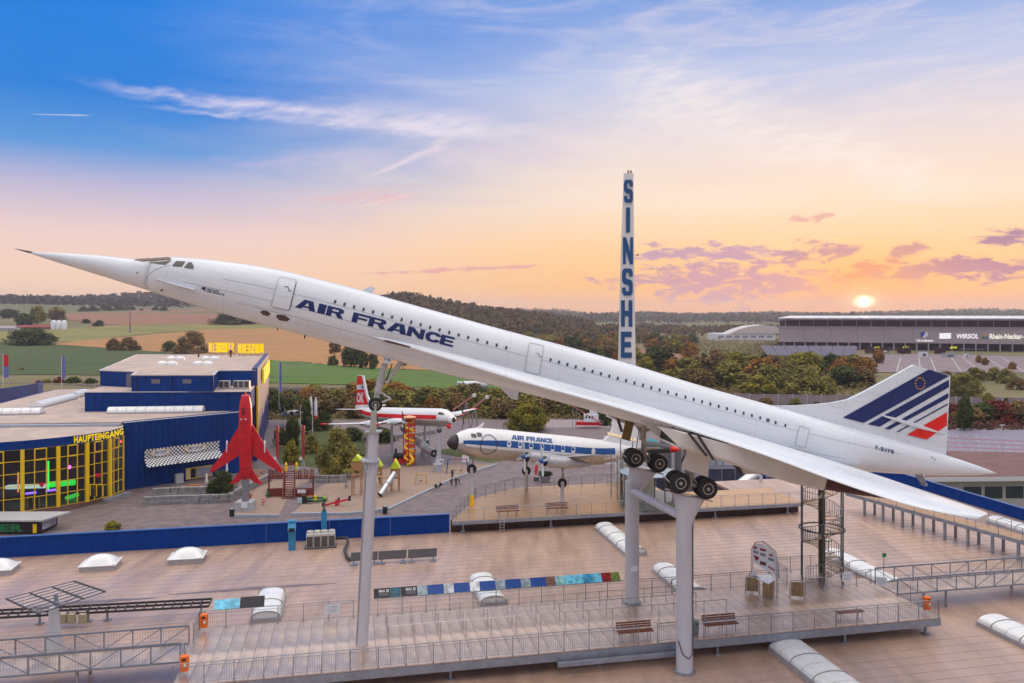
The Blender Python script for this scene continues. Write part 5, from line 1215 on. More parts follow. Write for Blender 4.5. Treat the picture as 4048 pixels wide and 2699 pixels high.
for i, (a, c) in enumerate(zip(FP_, FP_[1:])):
    d = c-a; d.z = 0; L = d.length; d.normalize(); nn_ = Vector((d.y, -d.x, 0)); nc = 3 if i else 4; hs = [.6, 2.5, 4.3, 6.1, 7.9, 9.6]
    if nn_.y > 0: nn_ = -nn_
    MB().beam(Vector((c.x, c.y, .55))+nn_*.15, Vector((c.x, c.y, 9.6))+nn_*.15, .55 if i < 5 else .2, .5 if i < 5 else .2, d).build('column', YELL, fa)
    for k in range(nc):
        x0, x1 = L*k/nc, L*(k+1)/nc
        if k: MB().beam(Vector((a.x, a.y, .6))+d*x0+nn_*.05, Vector((a.x, a.y, 9.6))+d*x0+nn_*.05, .10, .12, d).build('mullion', YELL, fa)
        for j in range(5): q0, q1 = Vector((a.x, a.y, hs[j]+.03))+d*(x0+.05), Vector((a.x, a.y, hs[j]+.03))+d*(x1-.05); up_h = Vector((0, 0, hs[j+1]-hs[j]-.06)); MB().sheet([q0, q1, q1+up_h, q0+up_h]).build('pane', GLS, fa)
        if k == nc//2:
            q = Vector((a.x, a.y, 8.7))+d*((x0+x1)/2)+nn_*.12; w = (x1-x0)*.98; b = MB()
            for sx in (-w/2, w/2): b.beam(q+d*sx-Vector((0, 0, .8)), q+d*sx+Vector((0, 0, .8)), .2, .12, d)
            for sz in (-.8, .8): b.beam(q-d*w/2+Vector((0, 0, sz)), q+d*w/2+Vector((0, 0, sz)), .12, .2)
            b.build('window_frame', YELL, fa)
    for j in range(6): MB().beam(Vector((a.x, a.y, hs[j]))+nn_*.05, Vector((c.x, c.y, hs[j]))+nn_*.05, .10, .09).build('transom', YELL, fa)
# lettering along the fascia
pA, pB = G(291, 1990, .6), FP_[-1]
def onf(u, v, d_):
    px = 291+192*u; i = next((k for k in range(len(FP_)-1) if (CX+FP_[k+1].x/FP_[k+1].y*FPX) >= px), len(FP_)-2); a, c = FP_[i], FP_[i+1]
    xa, xc = CX+a.x/a.y*FPX, CX+c.x/c.y*FPX; r = (px-CX)/FPX; t = (a.x-r*a.y)/((a.x-r*a.y)-(c.x-r*c.y)); P = a.lerp(c, t); dd_ = (c-a).normalized(); nn_ = Vector((dd_.y, -dd_.x, 0))
    return Vector((P.x, P.y, 9.72+1.05*v))+nn_*(.16+.06*d_)
hs_ = T('entrance_lettering', 'yellow HAUPTEINGANG letters on the blue curved fascia', 'sign', G(400, 1960, .6)); lettering('letters', 'haupt', onf, YL, hs_, (24, 1))
# lights inside the foyer
def lamp(name, p0, p1, Yd, c, e, r, lab):
    o = MB().tube(D(*p0, Yd), D(*p1, Yd), r, n=8).build(name, mat(name+'_glow', c, .5, var=0, emit=e), None); tag(o, lab, 'light')
lamp('neon_tube_green', (191, 1822), (191, 1935), 122, (.05, .95, .08), 1.2, .13, 'upright green neon tube glowing inside the entrance hall'); lamp('neon_bar_green', (198, 1915), (294, 1906), 123, (.03, .8, .08), .9, .45, 'broad green light bar glowing across the entrance hall')
lamp('light_strip_white', (-10, 1926), (190, 1920), 124, (.6, .85, .75), .7, .35, 'pale lit strip across the left part of the entrance hall'); lamp('neon_tube_orange', (72, 1866), (72, 1945), 122, (.9, .35, .08), .8, .12, 'upright orange neon tube at the far left of the entrance hall')
lamp('neon_bar_blue', (102, 1951), (142, 1946), 119.5, (.25, .12, 1), 2., .16, 'violet-blue light bar over the left entrance door'); lamp('neon_bar_blue', (183, 1940), (220, 1935), 119.5, (.25, .12, 1), 2., .16, 'violet-blue light bar over the right entrance door')
lamp('spot_purple', (274, 1846), (277, 1846), 122, (.8, .1, .9), 3., .3, 'small bright purple spot inside the entrance hall'); lamp('spot_red', (477, 1745), (479, 1745), 131, (1, .08, .1), 2.5, .22, 'small red lamp at the right end of the glass front'); lamp('globe_green', (283, 1955), (287, 1968), 124, (.03, .6, .06), .8, 1.0, 'round green glow low inside the entrance hall')
# hanging red triangle signs, small doors
for px, py, lab in ((164, 1917, 'red hanging triangle sign over the left entrance door'), (388, 1880, 'red hanging triangle sign over the right entrance door')):
    i = 3 if px < 200 else 5; Yd = (117 if px < 200 else 121.5); b = MB().slab([D(px-16, py-9, Yd), D(px+16, py-9, Yd), D(px, py+11, Yd)], (0, .1, 0)); tag(b.build('triangle_sign', REDP, None), lab, 'sign')
for px, py, w, h, lab in ((132, 1985, 46, 44, 'double glass entrance door with yellow frame under blue lights'), (382, 1938, 50, 46, 'glass entrance door with yellow frame near the blue wall')):
    Yd = 117.6 if px < 200 else 122.0; t = T('entrance_door', lab, 'door', D(px, py+h/2, Yd)); wq, hq = w/FPX*Yd, h/FPX*Yd; P = D(px, py, Yd); b = MB()
    for sx in (-wq/2, 0, wq/2): b.beam(P+Vector((sx, 0, -hq/2)), P+Vector((sx, 0, hq/2)), .12)
    b.beam(P+Vector((-wq/2, 0, hq/2)), P+Vector((wq/2, 0, hq/2)), .12).build('frame', YELL, t)
    for sx in (-wq/4, wq/4): MB().box(P+Vector((sx, .05, 0)), (wq/2-.14, .03, hq-.1)).build('leaf', GLS, t)
# entrance steps
stp = T('entrance_steps', 'broad brown flight of low steps before the glass entrance', 'steps', G(300, 2020, 0)); STP = mat('step_brown_stone', s(112, 82, 74), .8, var=.2, scale=2)
for i in range(6):
    P = []
    for (x, y) in ((-300, 2085+3), (0, 2040), (185, 2026), (330, 2000), (415, 1977), (430, 1965)):
        q = G(x, y, 0); P.append(q)
    f = [p+(Vector((0, -1, 0))*(1.8*(6-i)/6)) for p in P]; bkk = [p+Vector((0, 1.6, 0)) for p in P]; z = .1*(i+1)-.1
    MB().slab([Vector((p.x, p.y, z)) for p in f]+[Vector((p.x, p.y, z)) for p in bkk[::-1]], (0, 0, .1)).build('step', STP, stp)
# ---- snack bar on the blue side wall
CHK = bpy.data.materials.new('awning_check'); CHK.use_nodes = True; N.t = CHK.node_tree; ck = N.t.nodes.new('ShaderNodeTexChecker'); ck.inputs[1].default_value = (.78, .79, .8, 1); ck.inputs[2].default_value = (.02, .02, .03, 1)
tcx = N.t.nodes.new('ShaderNodeUVMap'); N.t.links.new(tcx.outputs[0], ck.inputs[0]); ck.inputs[3].default_value = 1.; N.t.links.new(ck.outputs[0], N.t.nodes['Principled BSDF'].inputs['Base Color'])
wd_ = (W1-W0); wL = wd_.length; wd_.normalize(); wn = Vector((wd_.y, -wd_.x, 0))
def onwall(px, z, off=0.):
    r = (px-CX)/FPX; a = W0; t = (r*a.y-a.x)/(wd_.x-r*wd_.y); P = a+wd_*t+wn*off; return Vector((P.x, P.y, z))
aw = T('snack_awning', 'black and white chequered awning of the snack bar on the blue wall', 'awning', onwall(700, 6))
def chk(name, A, B, C_, D_, nu, nv):
    b = MB().sheet([A, B, C_, D_]); o = b.build(name, CHK, aw, fix=False); u_ = o.data.uv_layers.new(name='UVMap')
    for l, (x, y) in zip(u_.data, ((0, 0), (nu, 0), (nu, nv), (0, nv))): l.uv = (x, y)
    return o
xL, xM, xR = 563, 684, 858
zz = lambda px, py: 29.5+(CY-py)/FPX*onwall(px, 0).y
zt, zb = zz(563, 1782), zz(563, 1818)
for x0, x1, n_ in ((xL, xM, 18), (xM, xR, 24)):
    A, B = onwall(x0, zb+.2, .9), onwall(x1, zb+.2, .9); chk('awning_board', A, B, Vector((B.x, B.y, zt+.3)), Vector((A.x, A.y, zt+.3)), n_, 5)
    A2, B2 = onwall(x0-6, zb-.9, 2.6), onwall(x1+3, zb-.9, 2.6); chk('awning_slope', A2, B2, Vector((B.x, B.y, zb+.2)), Vector((A.x, A.y, zb+.2)), n_, 6)
YE = mat('frit_yellow', s(240, 190, 40), .5, var=0)
for cx_, w in ((625, 36), (762, 44)):
    P0, P1 = onwall(cx_-w, 0, 1.0), onwall(cx_+w, 0, 1.0); zc = (zt+zb)/2+.3; dd_ = (P1-P0); c_ = (P0+P1)/2
    for r_, m, off in ((1., YE, 0), (.9, SIGNW, .03)): MB().sheet([Vector((c_.x, c_.y, zc))+dd_*(.5*r_*math.cos(a))+Vector((0, 0, .62*r_*math.sin(a)))+wn*off for a in [k*math.pi/12 for k in range(24)]]).build('awning_sign', m, aw)
    lettering('awning_lettering', 'frit', quadmap(Vector((c_.x, c_.y, zc-.22))-dd_*.33+wn*.06, Vector((c_.x, c_.y, zc-.22))+dd_*.33+wn*.06, Vector((c_.x, c_.y, zc+.3))-dd_*.33+wn*.06), BLACK, aw)
sb = T('snack_window', 'yellow-framed serving hatch of the snack bar in the blue wall', 'window', onwall(785, 2)); zc = zz(785, 1866)
def wallbox(x0, x1, z0, z1, off, m, name, par): A, B = onwall(x0, (z0+z1)/2, off), onwall(x1, (z0+z1)/2, off); return MB().beam(A, B, .1, z1-z0).build(name, m, par)
wallbox(733, 838, zc-1, zc+1, .1, YELL, 'frame', sb); wallbox(735, 750, zc-.9, zc+.9, .18, mat('cream_shutter', s(235, 215, 150), .5, var=0), 'shutter', sb); wallbox(753, 772, zc-.8, zc+.8, .18, BLACK, 'opening', sb); wallbox(776, 836, zc-.8, zc+.8, .18, mat('roller_grey', s(165, 165, 175), .5, var=.1, scale=8), 'roller_shutter', sb)
for px in range(500, 930, 24): wallbox(px, px+1.1, .1, ZR+.1, .03, mat('cladding_joint', s(0, 40, 96), .7, var=0), 'cladding_joint', mus)
for Yq_, x0_, x1_, za_, zb_ in ((m0.y, 345, 985, ZR+.2, ZM-.2), (Yt, 545, 840, ZM+.2, ZT-.2)):
    for px in range(x0_, x1_, 30): MB().box((D(px, 1, Yq_).x, Yq_-.03, (za_+zb_)/2), (.06, .06, zb_-za_)).build('cladding_joint', mat('cladding_joint', s(0, 40, 96)), mus)
o = MB().box(onwall(700, .8, .8), (1.3, .7, 1.6), wd_).build('outdoor_cooler', mat('condenser_grey', (.5, .5, .5)), None); tag(o, 'grey ventilation box at the foot of the blue wall', 'cooling unit')
# parasols, terrace tables, stone terraces
def parasol(px, py, ht, lab):
    P = G(px, py, 0); t = T('closed_parasol', lab, 'parasol', P); MB().tube(P, P+Vector((0, 0, ht)), .04).build('pole', GREYM, t); MB().lathe([(.05, ht*.32), (.28, ht*.34), (.2, ht*.6), (.12, ht*.9), (.02, ht)], P, 10).build('canopy', mat('parasol_cloth', (.72, .72, .72), .8, var=.1), t, True)
parasol(817, 1940, 3.0, 'closed white parasol left of the red jet pedestal'); parasol(897, 1895, 3.2, 'closed white parasol behind the wing of the red jet'); 
TT = mat('picnic_table_timber', s(170, 110, 64), .7, var=.2)
def picnic(px, py, lab, grp=None):
    P = G(px, py, 0); t = T('picnic_table', lab, 'table', P, grp, rz=random.uniform(-.3, .6)); 
    for i in range(3): MB().box((0, -.25+.25*i, .74), (1.8, .22, .05)).build('top_board', TT, t, local=True)
    for y in (-.75, .75): MB().box((0, y, .45), (1.8, .25, .05)).build('seat', TT, t, local=True)
    for x in (-.7, .7): MB().beam((x, -.8, 0), (x, .25, .7), .08).beam((x, .8, 0), (x, -.25, .7), .08).build('leg', TT, t, local=True)
for px, py in ((700, 1945), (735, 1940), (770, 1934), (745, 1955), (785, 1950), (712, 1960)): picnic(px, py, 'brown picnic table on the snack bar terrace, %s row, %s' % ('front' if py > 1948 else 'rear', {700: 'left', 735: 'middle', 770: 'right', 745: 'middle', 785: 'right', 712: 'left'}[px]), 'picnic tables on the snack bar terrace')
for px, py, lab in ((1018, 1878, 'picnic table standing alone right of the red jet'), (1035, 1895, 'nearer picnic table right of the red jet')): picnic(px, py, lab)
def stonewall(pts, h, lab, n=9, rows=2, depth=.8, base=0.):
    t = T('stone_wall', lab, 'wall', G(*pts[0], 0)); P = [G(*q, 0) for q in pts]
    for a, c in zip(P, P[1:]):
        L = (c-a).length; d = (c-a)/L; nb = max(2, round(L/1.5))
        for r_ in range(rows):
            for i in range(nb):
                x0, x1 = L*i/nb+.02+random.uniform(-.08, .08)*(0 < i), L*(i+1)/nb-.02; hh = h/rows
                MB().beam(a+d*x0+Vector((0, r_*.35+random.uniform(-.08, .08), base+hh*(r_+.5))), a+d*x1+Vector((0, r_*.35+random.uniform(-.08, .08), base+hh*(r_+.5))), depth*random.uniform(.85, 1.1), hh-.03).build('stone_block', STONE, t)
stonewall([(560, 1998), (640, 1992), (900, 1985), (940, 1960), (1010, 1925), (1065, 1900)], 1.2, 'long rough stone terrace wall left of the red jet'); stonewall([(600, 1972), (740, 1965), (890, 1962)], 1.6, 'upper stone terrace wall below the snack bar tables'); stonewall([(410, 1990), (515, 1958)], .7, 'short pale stone edging by the entrance steps', rows=1)
stonewall([(1225, 1905), (1300, 1908), (1370, 1905)], 1.2, 'stone retaining wall below the big olive bush'); stonewall([(1430, 1742), (1520, 1738), (1620, 1728), (1720, 1712)], .9, 'curved pale stone wall below the red and white airliner', rows=1)
# dark shop trailer cut by the left edge
P = G(-40, 2112, 0); tr_ = T('shop_trailer', 'dark sales trailer with green letters and pale flat roof at the left edge', 'trailer', P); Yt_ = P.y
x0, x1 = D(-300, 2100, Yt_).x, D(160, 2100, Yt_).x; z1 = D(0, 2060, Yt_).z
MB().box(((x0+x1)/2, Yt_+2, z1/2+.1), (x1-x0, 4, z1-.2)).build('body', mat('trailer_dark', s(30, 20, 26), .5, var=.2), tr_); MB().slab([(x0, Yt_-.3, z1), (x1+.3, Yt_-.3, z1), (x1+1.6, Yt_+4.4, z1), (x0, Yt_+4.4, z1)], (0, 0, .2)).build('roof', mat('trailer_roof', (.55, .57, .6), .4, .3, var=.1), tr_)
lettering('letters', 'ler', quadmap((D(-40, 2098, Yt_).x, Yt_-.03, .35), (D(93, 2098, Yt_).x, Yt_-.03, .35), (D(-40, 2098, Yt_).x, Yt_-.03, z1-.4)), mat('letter_green', s(30, 120, 70), .5, var=0), tr_)
MB().box((x1+.02, Yt_+2, z1/2+.2), (.05, 3.2, z1*.7)).build('end_poster', mat('trailer_poster', s(170, 170, 190), .5, var=.4, scale=2), tr_); MB().box((D(138, 2080, Yt_).x, Yt_-.03, z1*.45), (.5, .06, z1*.7)).build('yellow_frame', YELL, tr_)

# ================================================================== other aircraft
def airframe(name, label, nose, tail):
    a = (tail-nose).normalized(); p = Vector((a.y, -a.x, 0)).normalized(); u = -a.cross(p)
    t = T(name, label, 'aircraft', nose); t['port_is_minus_y'] = 1; t.rotation_euler = Matrix((a, -p, u)).transposed().to_euler()
    return t, a, p, u
def bodyrings(tab, n=28):
    out = []
    for x, r, zc in tab: out.append([Vector((x, r*math.cos(2*math.pi*k/n), zc+r*math.sin(2*math.pi*k/n))) for k in range(n)])
    return out
def cheat(t, tab, x0, x1, z0, z1, m, name='cheat_line', sides=(1, -1), n=30, taper=0.):
    def rad(x): return hermite(tab, x, 1), hermite(tab, x, 2)
    for sd in sides:
        b = MB(); L, Q = [], []
        for i in range(n+1):
            x = x0+(x1-x0)*i/n; r, zc = rad(x); k = 1-taper*max(0, 1-i/(n*.25))
            for arr, z in ((L, z0), (Q, (z0+(z1-z0)*k))):
                dz_ = max(-.98*r, min(.98*r, z)); arr.append(Vector((x, sd*(math.sqrt(max(0, r*r-dz_*dz_))+.02), zc+dz_)))
        mid = [Vector((a.x, sd*(math.sqrt(max(0, rad(a.x)[0]**2-((a.z+c.z)/2-rad(a.x)[1])**2))+.02), (a.z+c.z)/2)) for a, c in zip(L, Q)]
        b.loft([L, mid, Q], False, False); b.build(name, m, t, True, True, False)
def wingslab(t, name, pts, th, m):
    """pts: (x_le, x_te, y, z) stations"""
    rings = []
    for xl, xt, y, z in pts:
        c = xt-xl; rings.append([Vector((xl+c*s_, y, z+th*c*q)) for s_, q in ((0, 0), (.1, .35), (.35, .5), (.7, .3), (1, .02), (.7, -.15), (.35, -.3), (.1, -.25))])
    return MB().loft(rings).build(name, m, t, 40, True)
AWH = mat('airliner_white_top', (.78, .79, .8), .35, var=.05); ASV = mat('airliner_bare_metal', (.42, .42, .44), .4, .4, var=.1, scale=1.5)
AFB = mat('airline_blue', s(8, 78, 148), .4, var=.06); CSR = mat('airline_red', s(222, 30, 26), .4, var=.06)
def twotone(t, tab, zsplit):
    b = MB(); b.loft(bodyrings(tab)); 
    for i, f in enumerate(b.f):
        c = sum((b.v[k] for k in f), Vector())/len(f); b.m[i] = 1 if c.z < zsplit else 0
    return b.build('fuselage', [AWH, ASV], t, 60, True)
def prop(t, x, y, z, m_sp, m_bl, r=1.5, nb=4, a0=.3):
    o = MB().lathe([(.02, -.55), (.16, -.4), (.26, -.1), (.28, .1)], (x, y, z), 14, (1, 0, 0)).build('spinner', m_sp, t, True, True)
    for k in range(nb):
        a = a0+2*math.pi*k/nb; d = Vector((0, math.cos(a), math.sin(a))); c = d.cross(Vector((1, 0, 0))); q = Vector((x-.15, y, z))
        MB().loft([[q+d*rr+c*w*sg+Vector((ex, 0, 0)) for sg, ex in ((-1, .02), (1, -.02), (1, .02), (-1, .06))] for rr, w in ((.2, .09), (.8, .17), (1.3, .15), (r, .05))]).build('propeller_blade', m_bl, o, local=True)
# ---- propeller airliner on the rear deck (white, blue band)
vn, vt = D(1768, 1740, 79.0), Vector((15.2, 91.3, 12.9))
vis, a_, p_, u_ = airframe('propeller_airliner', 'white and blue four-engined propeller airliner on poles above the rear deck', vn, vt)
VT = [(0, .06, -.25), (.35, .5, -.2), (.9, .8, -.12), (1.6, 1.12, -.03), (2.4, 1.38, .0), (3.4, 1.52, .02), (5, 1.55, .02), (15.5, 1.55, .02), (18.5, 1.38, .12), (21.5, .95, .34), (24, .4, .6), (25, .1, .7)]
twotone(vis, VT, -.18)
MB().loft(bodyrings([(x, r*1.01, z) for x, r, z in VT[:3]])).build('radome', mat('radome_black', (.03, .02, .025), .6, var=.1), vis, True, True)
cheat(vis, VT, 1.3, 20, -.05, .62, AFB, taper=.5); cheat(vis, VT, 1.5, 19, -.18, -.06, AWH)
for xx, z0, z1 in ((2.05, .62, .98), (2.65, .75, 1.12)): cheat(vis, VT, xx, xx+.5, z0, z1, DGLASS, 'cockpit_window', (1, -1), 4)
for i in range(9):
    xx = 6.2+1.32*i; zc = .28; pts = []
    if 14.3 < xx < 16: continue
    MB().sheet([Vector((xx+.27*math.cos(k*.524), math.sqrt(1.55**2-(zc+.4*math.sin(k*.524))**2)+.045, .02+zc+.4*math.sin(k*.524))) for k in range(12)]).build('oval_window', mat('oval_window_glass', s(205, 215, 220), .15, var=.1), vis, local=True)
rg = [Vector((3.9+.95*math.cos(k*.35), math.sqrt(max(.1, 1.55**2-(.0+1.0*math.sin(k*.35))**2))+.035, .05+1.0*math.sin(k*.35))) for k in range(19)]
MB().path(rg, .035, 5).build('door_outline', mat('door_ring_blue', s(30, 60, 90), .5, var=0), vis, local=True)
airtitle([(c, x0, x1) for c, x0, x1 in ADV], lambda u, v: Vector((6.5+5.0*u+.12*v, math.sqrt(max(.01, 1.56**2-(.78+.42*v)**2))+.03, .80+.42*v)), AFB, vis)
for sd in (1, -1):
    wingslab(vis, 'wing', [(9.6, 13.8, 1.0*sd, -.75), (10.2, 13.6, 5.2*sd, -.2), (10.9, 13.4, 9.4*sd, .75)], .12, ASV)
    for y, xo in ((4.0, 6.9), (6.4, 7.5)):
        MB().lathe([(.2, 0), (.42, .15), (.55, .8), (.56, 2.4), (.4, 4.2), (.1, 5.6)], (xo, y*sd, -.55), 16, (1, 0, 0)).build('engine_nacelle', ASV, vis, 50, True); MB().lathe([(.16, -.01), (.45, .05), (.5, .16), (.3, .18)], (xo-.05, y*sd, -.55), 16, (1, 0, 0)).build('nacelle_ring', BLACK, vis, True, True); prop(vis, xo-.1, y*sd, -.55, AFB, mat('propeller_pale', (.6, .64, .68), .4, .4, var=0), 1.5, 4, .35)
    wingslab(vis, 'tailplane', [(21.2, 23.9, .5*sd, .7), (22.4, 23.9, 4.6*sd, 1.6)], .1, ASV)
    MB().tube((11.6, 3.6*sd, -.9), (11.9, 3.6*sd, -2.9), .12).tube((11.2, 3.6*sd, -.9), (11.9, 3.6*sd, -2.2), .06).build('gear_leg', STRUT, vis, local=True)
MB().loft([[Vector((x, y, z)) for x, z in ((17.4, 1.3), (19.1, 1.55), (19.8, 2.1), (20.1, 2.9), (19.6, 7.8), (24.7, 7.8), (25.0, .6))] for y in (-.12, .12)]).build('tail_fin', AWH, vis, local=True)
MB().slab([(3.0, .02, 1.5), (3.6, .02, 1.5), (3.9, .02, 2.1), (3.7, .02, 2.1)], (0, .04, 0)).build('antenna', AWH, vis, local=True)
def V2W(t, a, p, u, q): return t.location+a*q[0]+p*q[1]+u*q[2]
for q, lab in (((11.9, 3.6, -3.2), 'grey pole under the nearer main wheel of the propeller airliner'), ((11.9, -3.6, -3.2), 'grey pole under the farther main wheel of the propeller airliner'), ((3.2, 0, -2.9), 'pale pole with a yellow foot under the nose of the propeller airliner')):
    P = V2W(vis, a_, p_, u_, q); t = T('support_pole', lab, 'pole', Vector((P.x, P.y, DECK))); MB().tube((P.x, P.y, DECK), (P.x, P.y, P.z), .2, n=14).build('column', PILLAR, t, 40)
    MB().lathe([(.2, -.16), (.48, -.16), (.5, 0), (.48, .16), (.2, .16)], P+Vector((0, 0, .25)), 18, p_).build('tyre', BLACK, t, 40); MB().box(P+Vector((0, -.25, .1)), (.3, .12, .7)).build('fork', ALU, t)
    if q[1] == 0: MB().tube((P.x, P.y, DECK), (P.x, P.y, DECK+1.0), .22, n=14).build('yellow_foot', YELL, t, 40); MB().tube(V2W(vis, a_, p_, u_, (3.2, 0, -1.2)), P, .1).build('gear_leg', STRUT, t)
# entry stair at the rear door
es_ = H(20.6, 35.2, DECK); ss = T('spiral_staircase', 'small open spiral stair up to the rear door of the propeller airliner', 'staircase', es_); MB().tube(es_, es_+Vector((0, 0, 4.6)), .09, n=10).build('centre_post', GREYM, ss)
f = None
for i in range(18):
    a = R(20)+i*R(27); z = .1+i*.22
    if f is None: f = MB().slab([(.09, -.05, 0), (1.05, -.2, 0), (1.05, .14, 0), (.09, .05, 0)], (0, 0, .04)).build('tread', TREAD, ss, local=True); f.location = (0, 0, z); f.rotation_euler = (0, 0, a)
    else: share('tread', f, ss, (0, 0, z), a)
for i in range(5): a = R(72*i+20); MB().tube(es_+Vector((1.2*math.cos(a), 1.2*math.sin(a), 0)), es_+Vector((1.2*math.cos(a), 1.2*math.sin(a), 6.2 if i in (0, 1) else 4.6)), .06, n=6).build('outer_post', GREYM, ss)
MB().path([es_+Vector((1.1*math.cos(R(20)+i*R(27)), 1.1*math.sin(R(20)+i*R(27)), 1.05+i*.22)) for i in range(18)], .025, 5).build('handrail', GREYM, ss)
MB().slab([es_+Vector((-1.6, -.4, 6.6)), es_+Vector((1.4, -.4, 5.9)), es_+Vector((1.6, 1.6, 5.9)), es_+Vector((-1.4, 1.6, 6.6))], (0, 0, .08)).build('canopy', mat('canopy_cream', s(215, 190, 150), .5, var=.05), ss)
# ---- red and white airliner further back
inn, itl = D(1792, 1652, 150), Vector((-36.8, 179, 6.6))
il, a_, p_, u_ = airframe('propeller_airliner', 'white and red four-engined airliner with red OK tail behind the playground', inn, itl)
IT = [(0, .15, -.3), (.4, .75, -.25), (1.2, 1.25, -.15), (2.6, 1.62, -.02), (4.2, 1.75, 0), (24, 1.75, 0), (29, 1.4, .3), (33, .8, .75), (36, .15, 1.1)]
twotone(il, IT, -.45); cheat(il, IT, 3.2, 35, -.15, .62, CSR); MB().lathe([(.02, -.32), (.5, -.25), (.8, .1), (.95, .5)], (.1, 0, -.35), 18, (1, 0, 0)).build('radome', AWH, il, True, True)
MB().lathe([(.02, -.36), (.42, -.3), (.55, -.16)], (.1, 0, -.35), 16, (1, 0, 0)).build('radome_tip', BLACK, il, True, True)
cheat(il, IT, 1.9, 2.9, .75, 1.2, DGLASS, 'cockpit_window', (1, -1), 6); cheat(il, IT, 1.5, 1.85, .75, 1.05, DGLASS, 'cockpit_window', (1, -1), 3)
MB().loft([[Vector((x, y, z)) for x, z in ((26.5, 1.6), (28.6, 2.2), (30.2, 4.2), (31.6, 8.6), (34.0, 8.7), (35.5, 1.3))] for y in (-.18, .18)]).build('tail_fin', AWH, il, local=True)
fr_ = MB().loft([[Vector((x, y, z)) for x, z in ((29.7, 2.3), (30.9, 4.2), (32.05, 8.5), (33.95, 8.62), (35.3, 2.2))] for y in (-.21, .21)]).build('fin_livery', CSR, il, local=True)
MB().loft([[Vector((x, y, z)) for x, z in ((31.3, 5.6), (31.5, 6.6), (34.3, 6.6), (34.5, 5.6))] for y in (-.23, .23)]).build('fin_band', AWH, fr_, local=True); MB().loft([[Vector((x, y, z)) for x, z in ((31.4, 5.7), (31.6, 6.5), (32.8, 6.1))] for y in (-.25, .25)]).build('fin_band', AFB, fr_, local=True)
lettering('fin_code', 'ok', lambda u, v, d: Vector((34.6-3.0*u-.2*v, -.24, 2.7+2.2*v)), SIGNW, fr_, None, True)
for sd in (1, -1):
    wingslab(il, 'wing', [(12.0, 18.2, 1.2*sd, -1.1), (13.4, 17.6, 8*sd, -.6), (15.2, 17.2, 18*sd, .1)], .1, AWH); MB().box((16.2, 18.1*sd, .12), (1.9, .9, .16)).build('wing_tip', CSR, il, local=True)
    for y, xo in ((5.2, 9.2), (10.2, 10.4)): MB().lathe([(.3, 0), (.6, .3), (.72, 1.2), (.7, 3), (.45, 5), (.1, 7)], (xo, y*sd, -.55), 16, (1, 0, 0)).build('engine_nacelle', AWH, il, 50, True); prop(il, xo-.1, y*sd, -.55, CSR if y > 6 else AWH, mat('propeller_dark', (.05, .06, .08), .4, .3, var=0), 2.2, 4, .1)
    wingslab(il, 'tailplane', [(31.2, 34.4, .5*sd, 1.2), (32.4, 34.4, 5.9*sd, 1.7)], .09, AWH)
for q, lab in (((4.5, 0, -1.8), 'grey pole under the nose of the red and white airliner'), ((15, 4, -1.4), 'grey pole under the near wing of the red and white airliner'), ((15, -4, -1.4), 'grey pole under the far wing of the red and white airliner')):
    P = V2W(il, a_, p_, u_, q); t = T('support_pole', lab, 'pole', Vector((P.x, P.y, 0))); MB().tube((P.x, P.y, 1.2), (P.x, P.y, P.z), .32, .22, 12).build('column', PILLAR, t, 40); MB().lathe([(.9, 0), (.9, 1.2), (.35, 1.3)], Vector((P.x, P.y, 0)), 16).build('plinth', CONC, t, 40)
# ---- red jet standing on its tail
jb = G(960, 2022, 0); Yj = jb.y+1.2; jx = jb.x; z0j, z1j = D(960, 1893, Yj).z, D(955, 1556, Yj).z; LJ = z1j-z0j
jet = T('swept_wing_jet', 'bright red swept-wing jet standing upright nose to the sky on a pedestal', 'aircraft', Vector((jx, Yj, z0j)))
def J(x, y, z): return Vector((jx+x, Yj+y, z0j+z))
b = MB(); rp_ = [(.5, 0), (.78, LJ*.06), (.88, LJ*.2), (.95, LJ*.4), (.98, LJ*.6), (.95, LJ*.76), (.84, LJ*.88), (.62, LJ*.965), (.55, LJ*.985)]
b.loft([[J(r*math.cos(a), r*1.05*math.sin(a), z) for a in [2*math.pi*k/24 for k in range(24)]] for r, z in rp_]).build('fuselage', REDP, jet, True)
MB().lathe([(.55, 0), (.46, .06), (.40, -.2), (.02, -.25)], J(0, 0, LJ*.985), 20).build('intake_ring', mat('pale_red_ring', s(235, 110, 120), .4, var=0), jet, True); MB().lathe([(.2, -.1), (.14, .2), (.02, .6)], J(0, 0, LJ*.985), 10).build('nose_spike', REDP, jet, True)
for t_ in (.13, .3, .47, .66, .83):
    rr = interp([(z, r) for r, z in rp_], LJ*t_)+.006; b = MB(); b.loft([[J(rr*math.cos(a), rr*1.05*math.sin(a), LJ*t_+dz_) for a in [2*math.pi*k/24 for k in range(24)]] for dz_ in (-.03, .03)], False).build('panel_joint', mat('joint_dark_red', s(120, 14, 24), .5, var=0), jet, True)
MB().slab([J(-.28, -1.0, LJ*.76), J(.28, -1.0, LJ*.76), J(.2, -.93, LJ*.84), J(-.2, -.93, LJ*.84)], (0, .06, 0)).build('belly_panel', mat('joint_dark_red', s(120, 14, 24)), jet)
sx_ = lambda px: (px-957)/FPX*Yj; sz_ = lambda py: (CY-py)/FPX*Yj+29.5-z0j
wp = [(935, 1672), (905, 1725), (860, 1800), (818, 1850), (812, 1870), (826, 1866), (870, 1840), (930, 1800)]
tp2 = [(938, 1850), (905, 1900), (892, 1912), (900, 1916), (930, 1905), (944, 1890)]
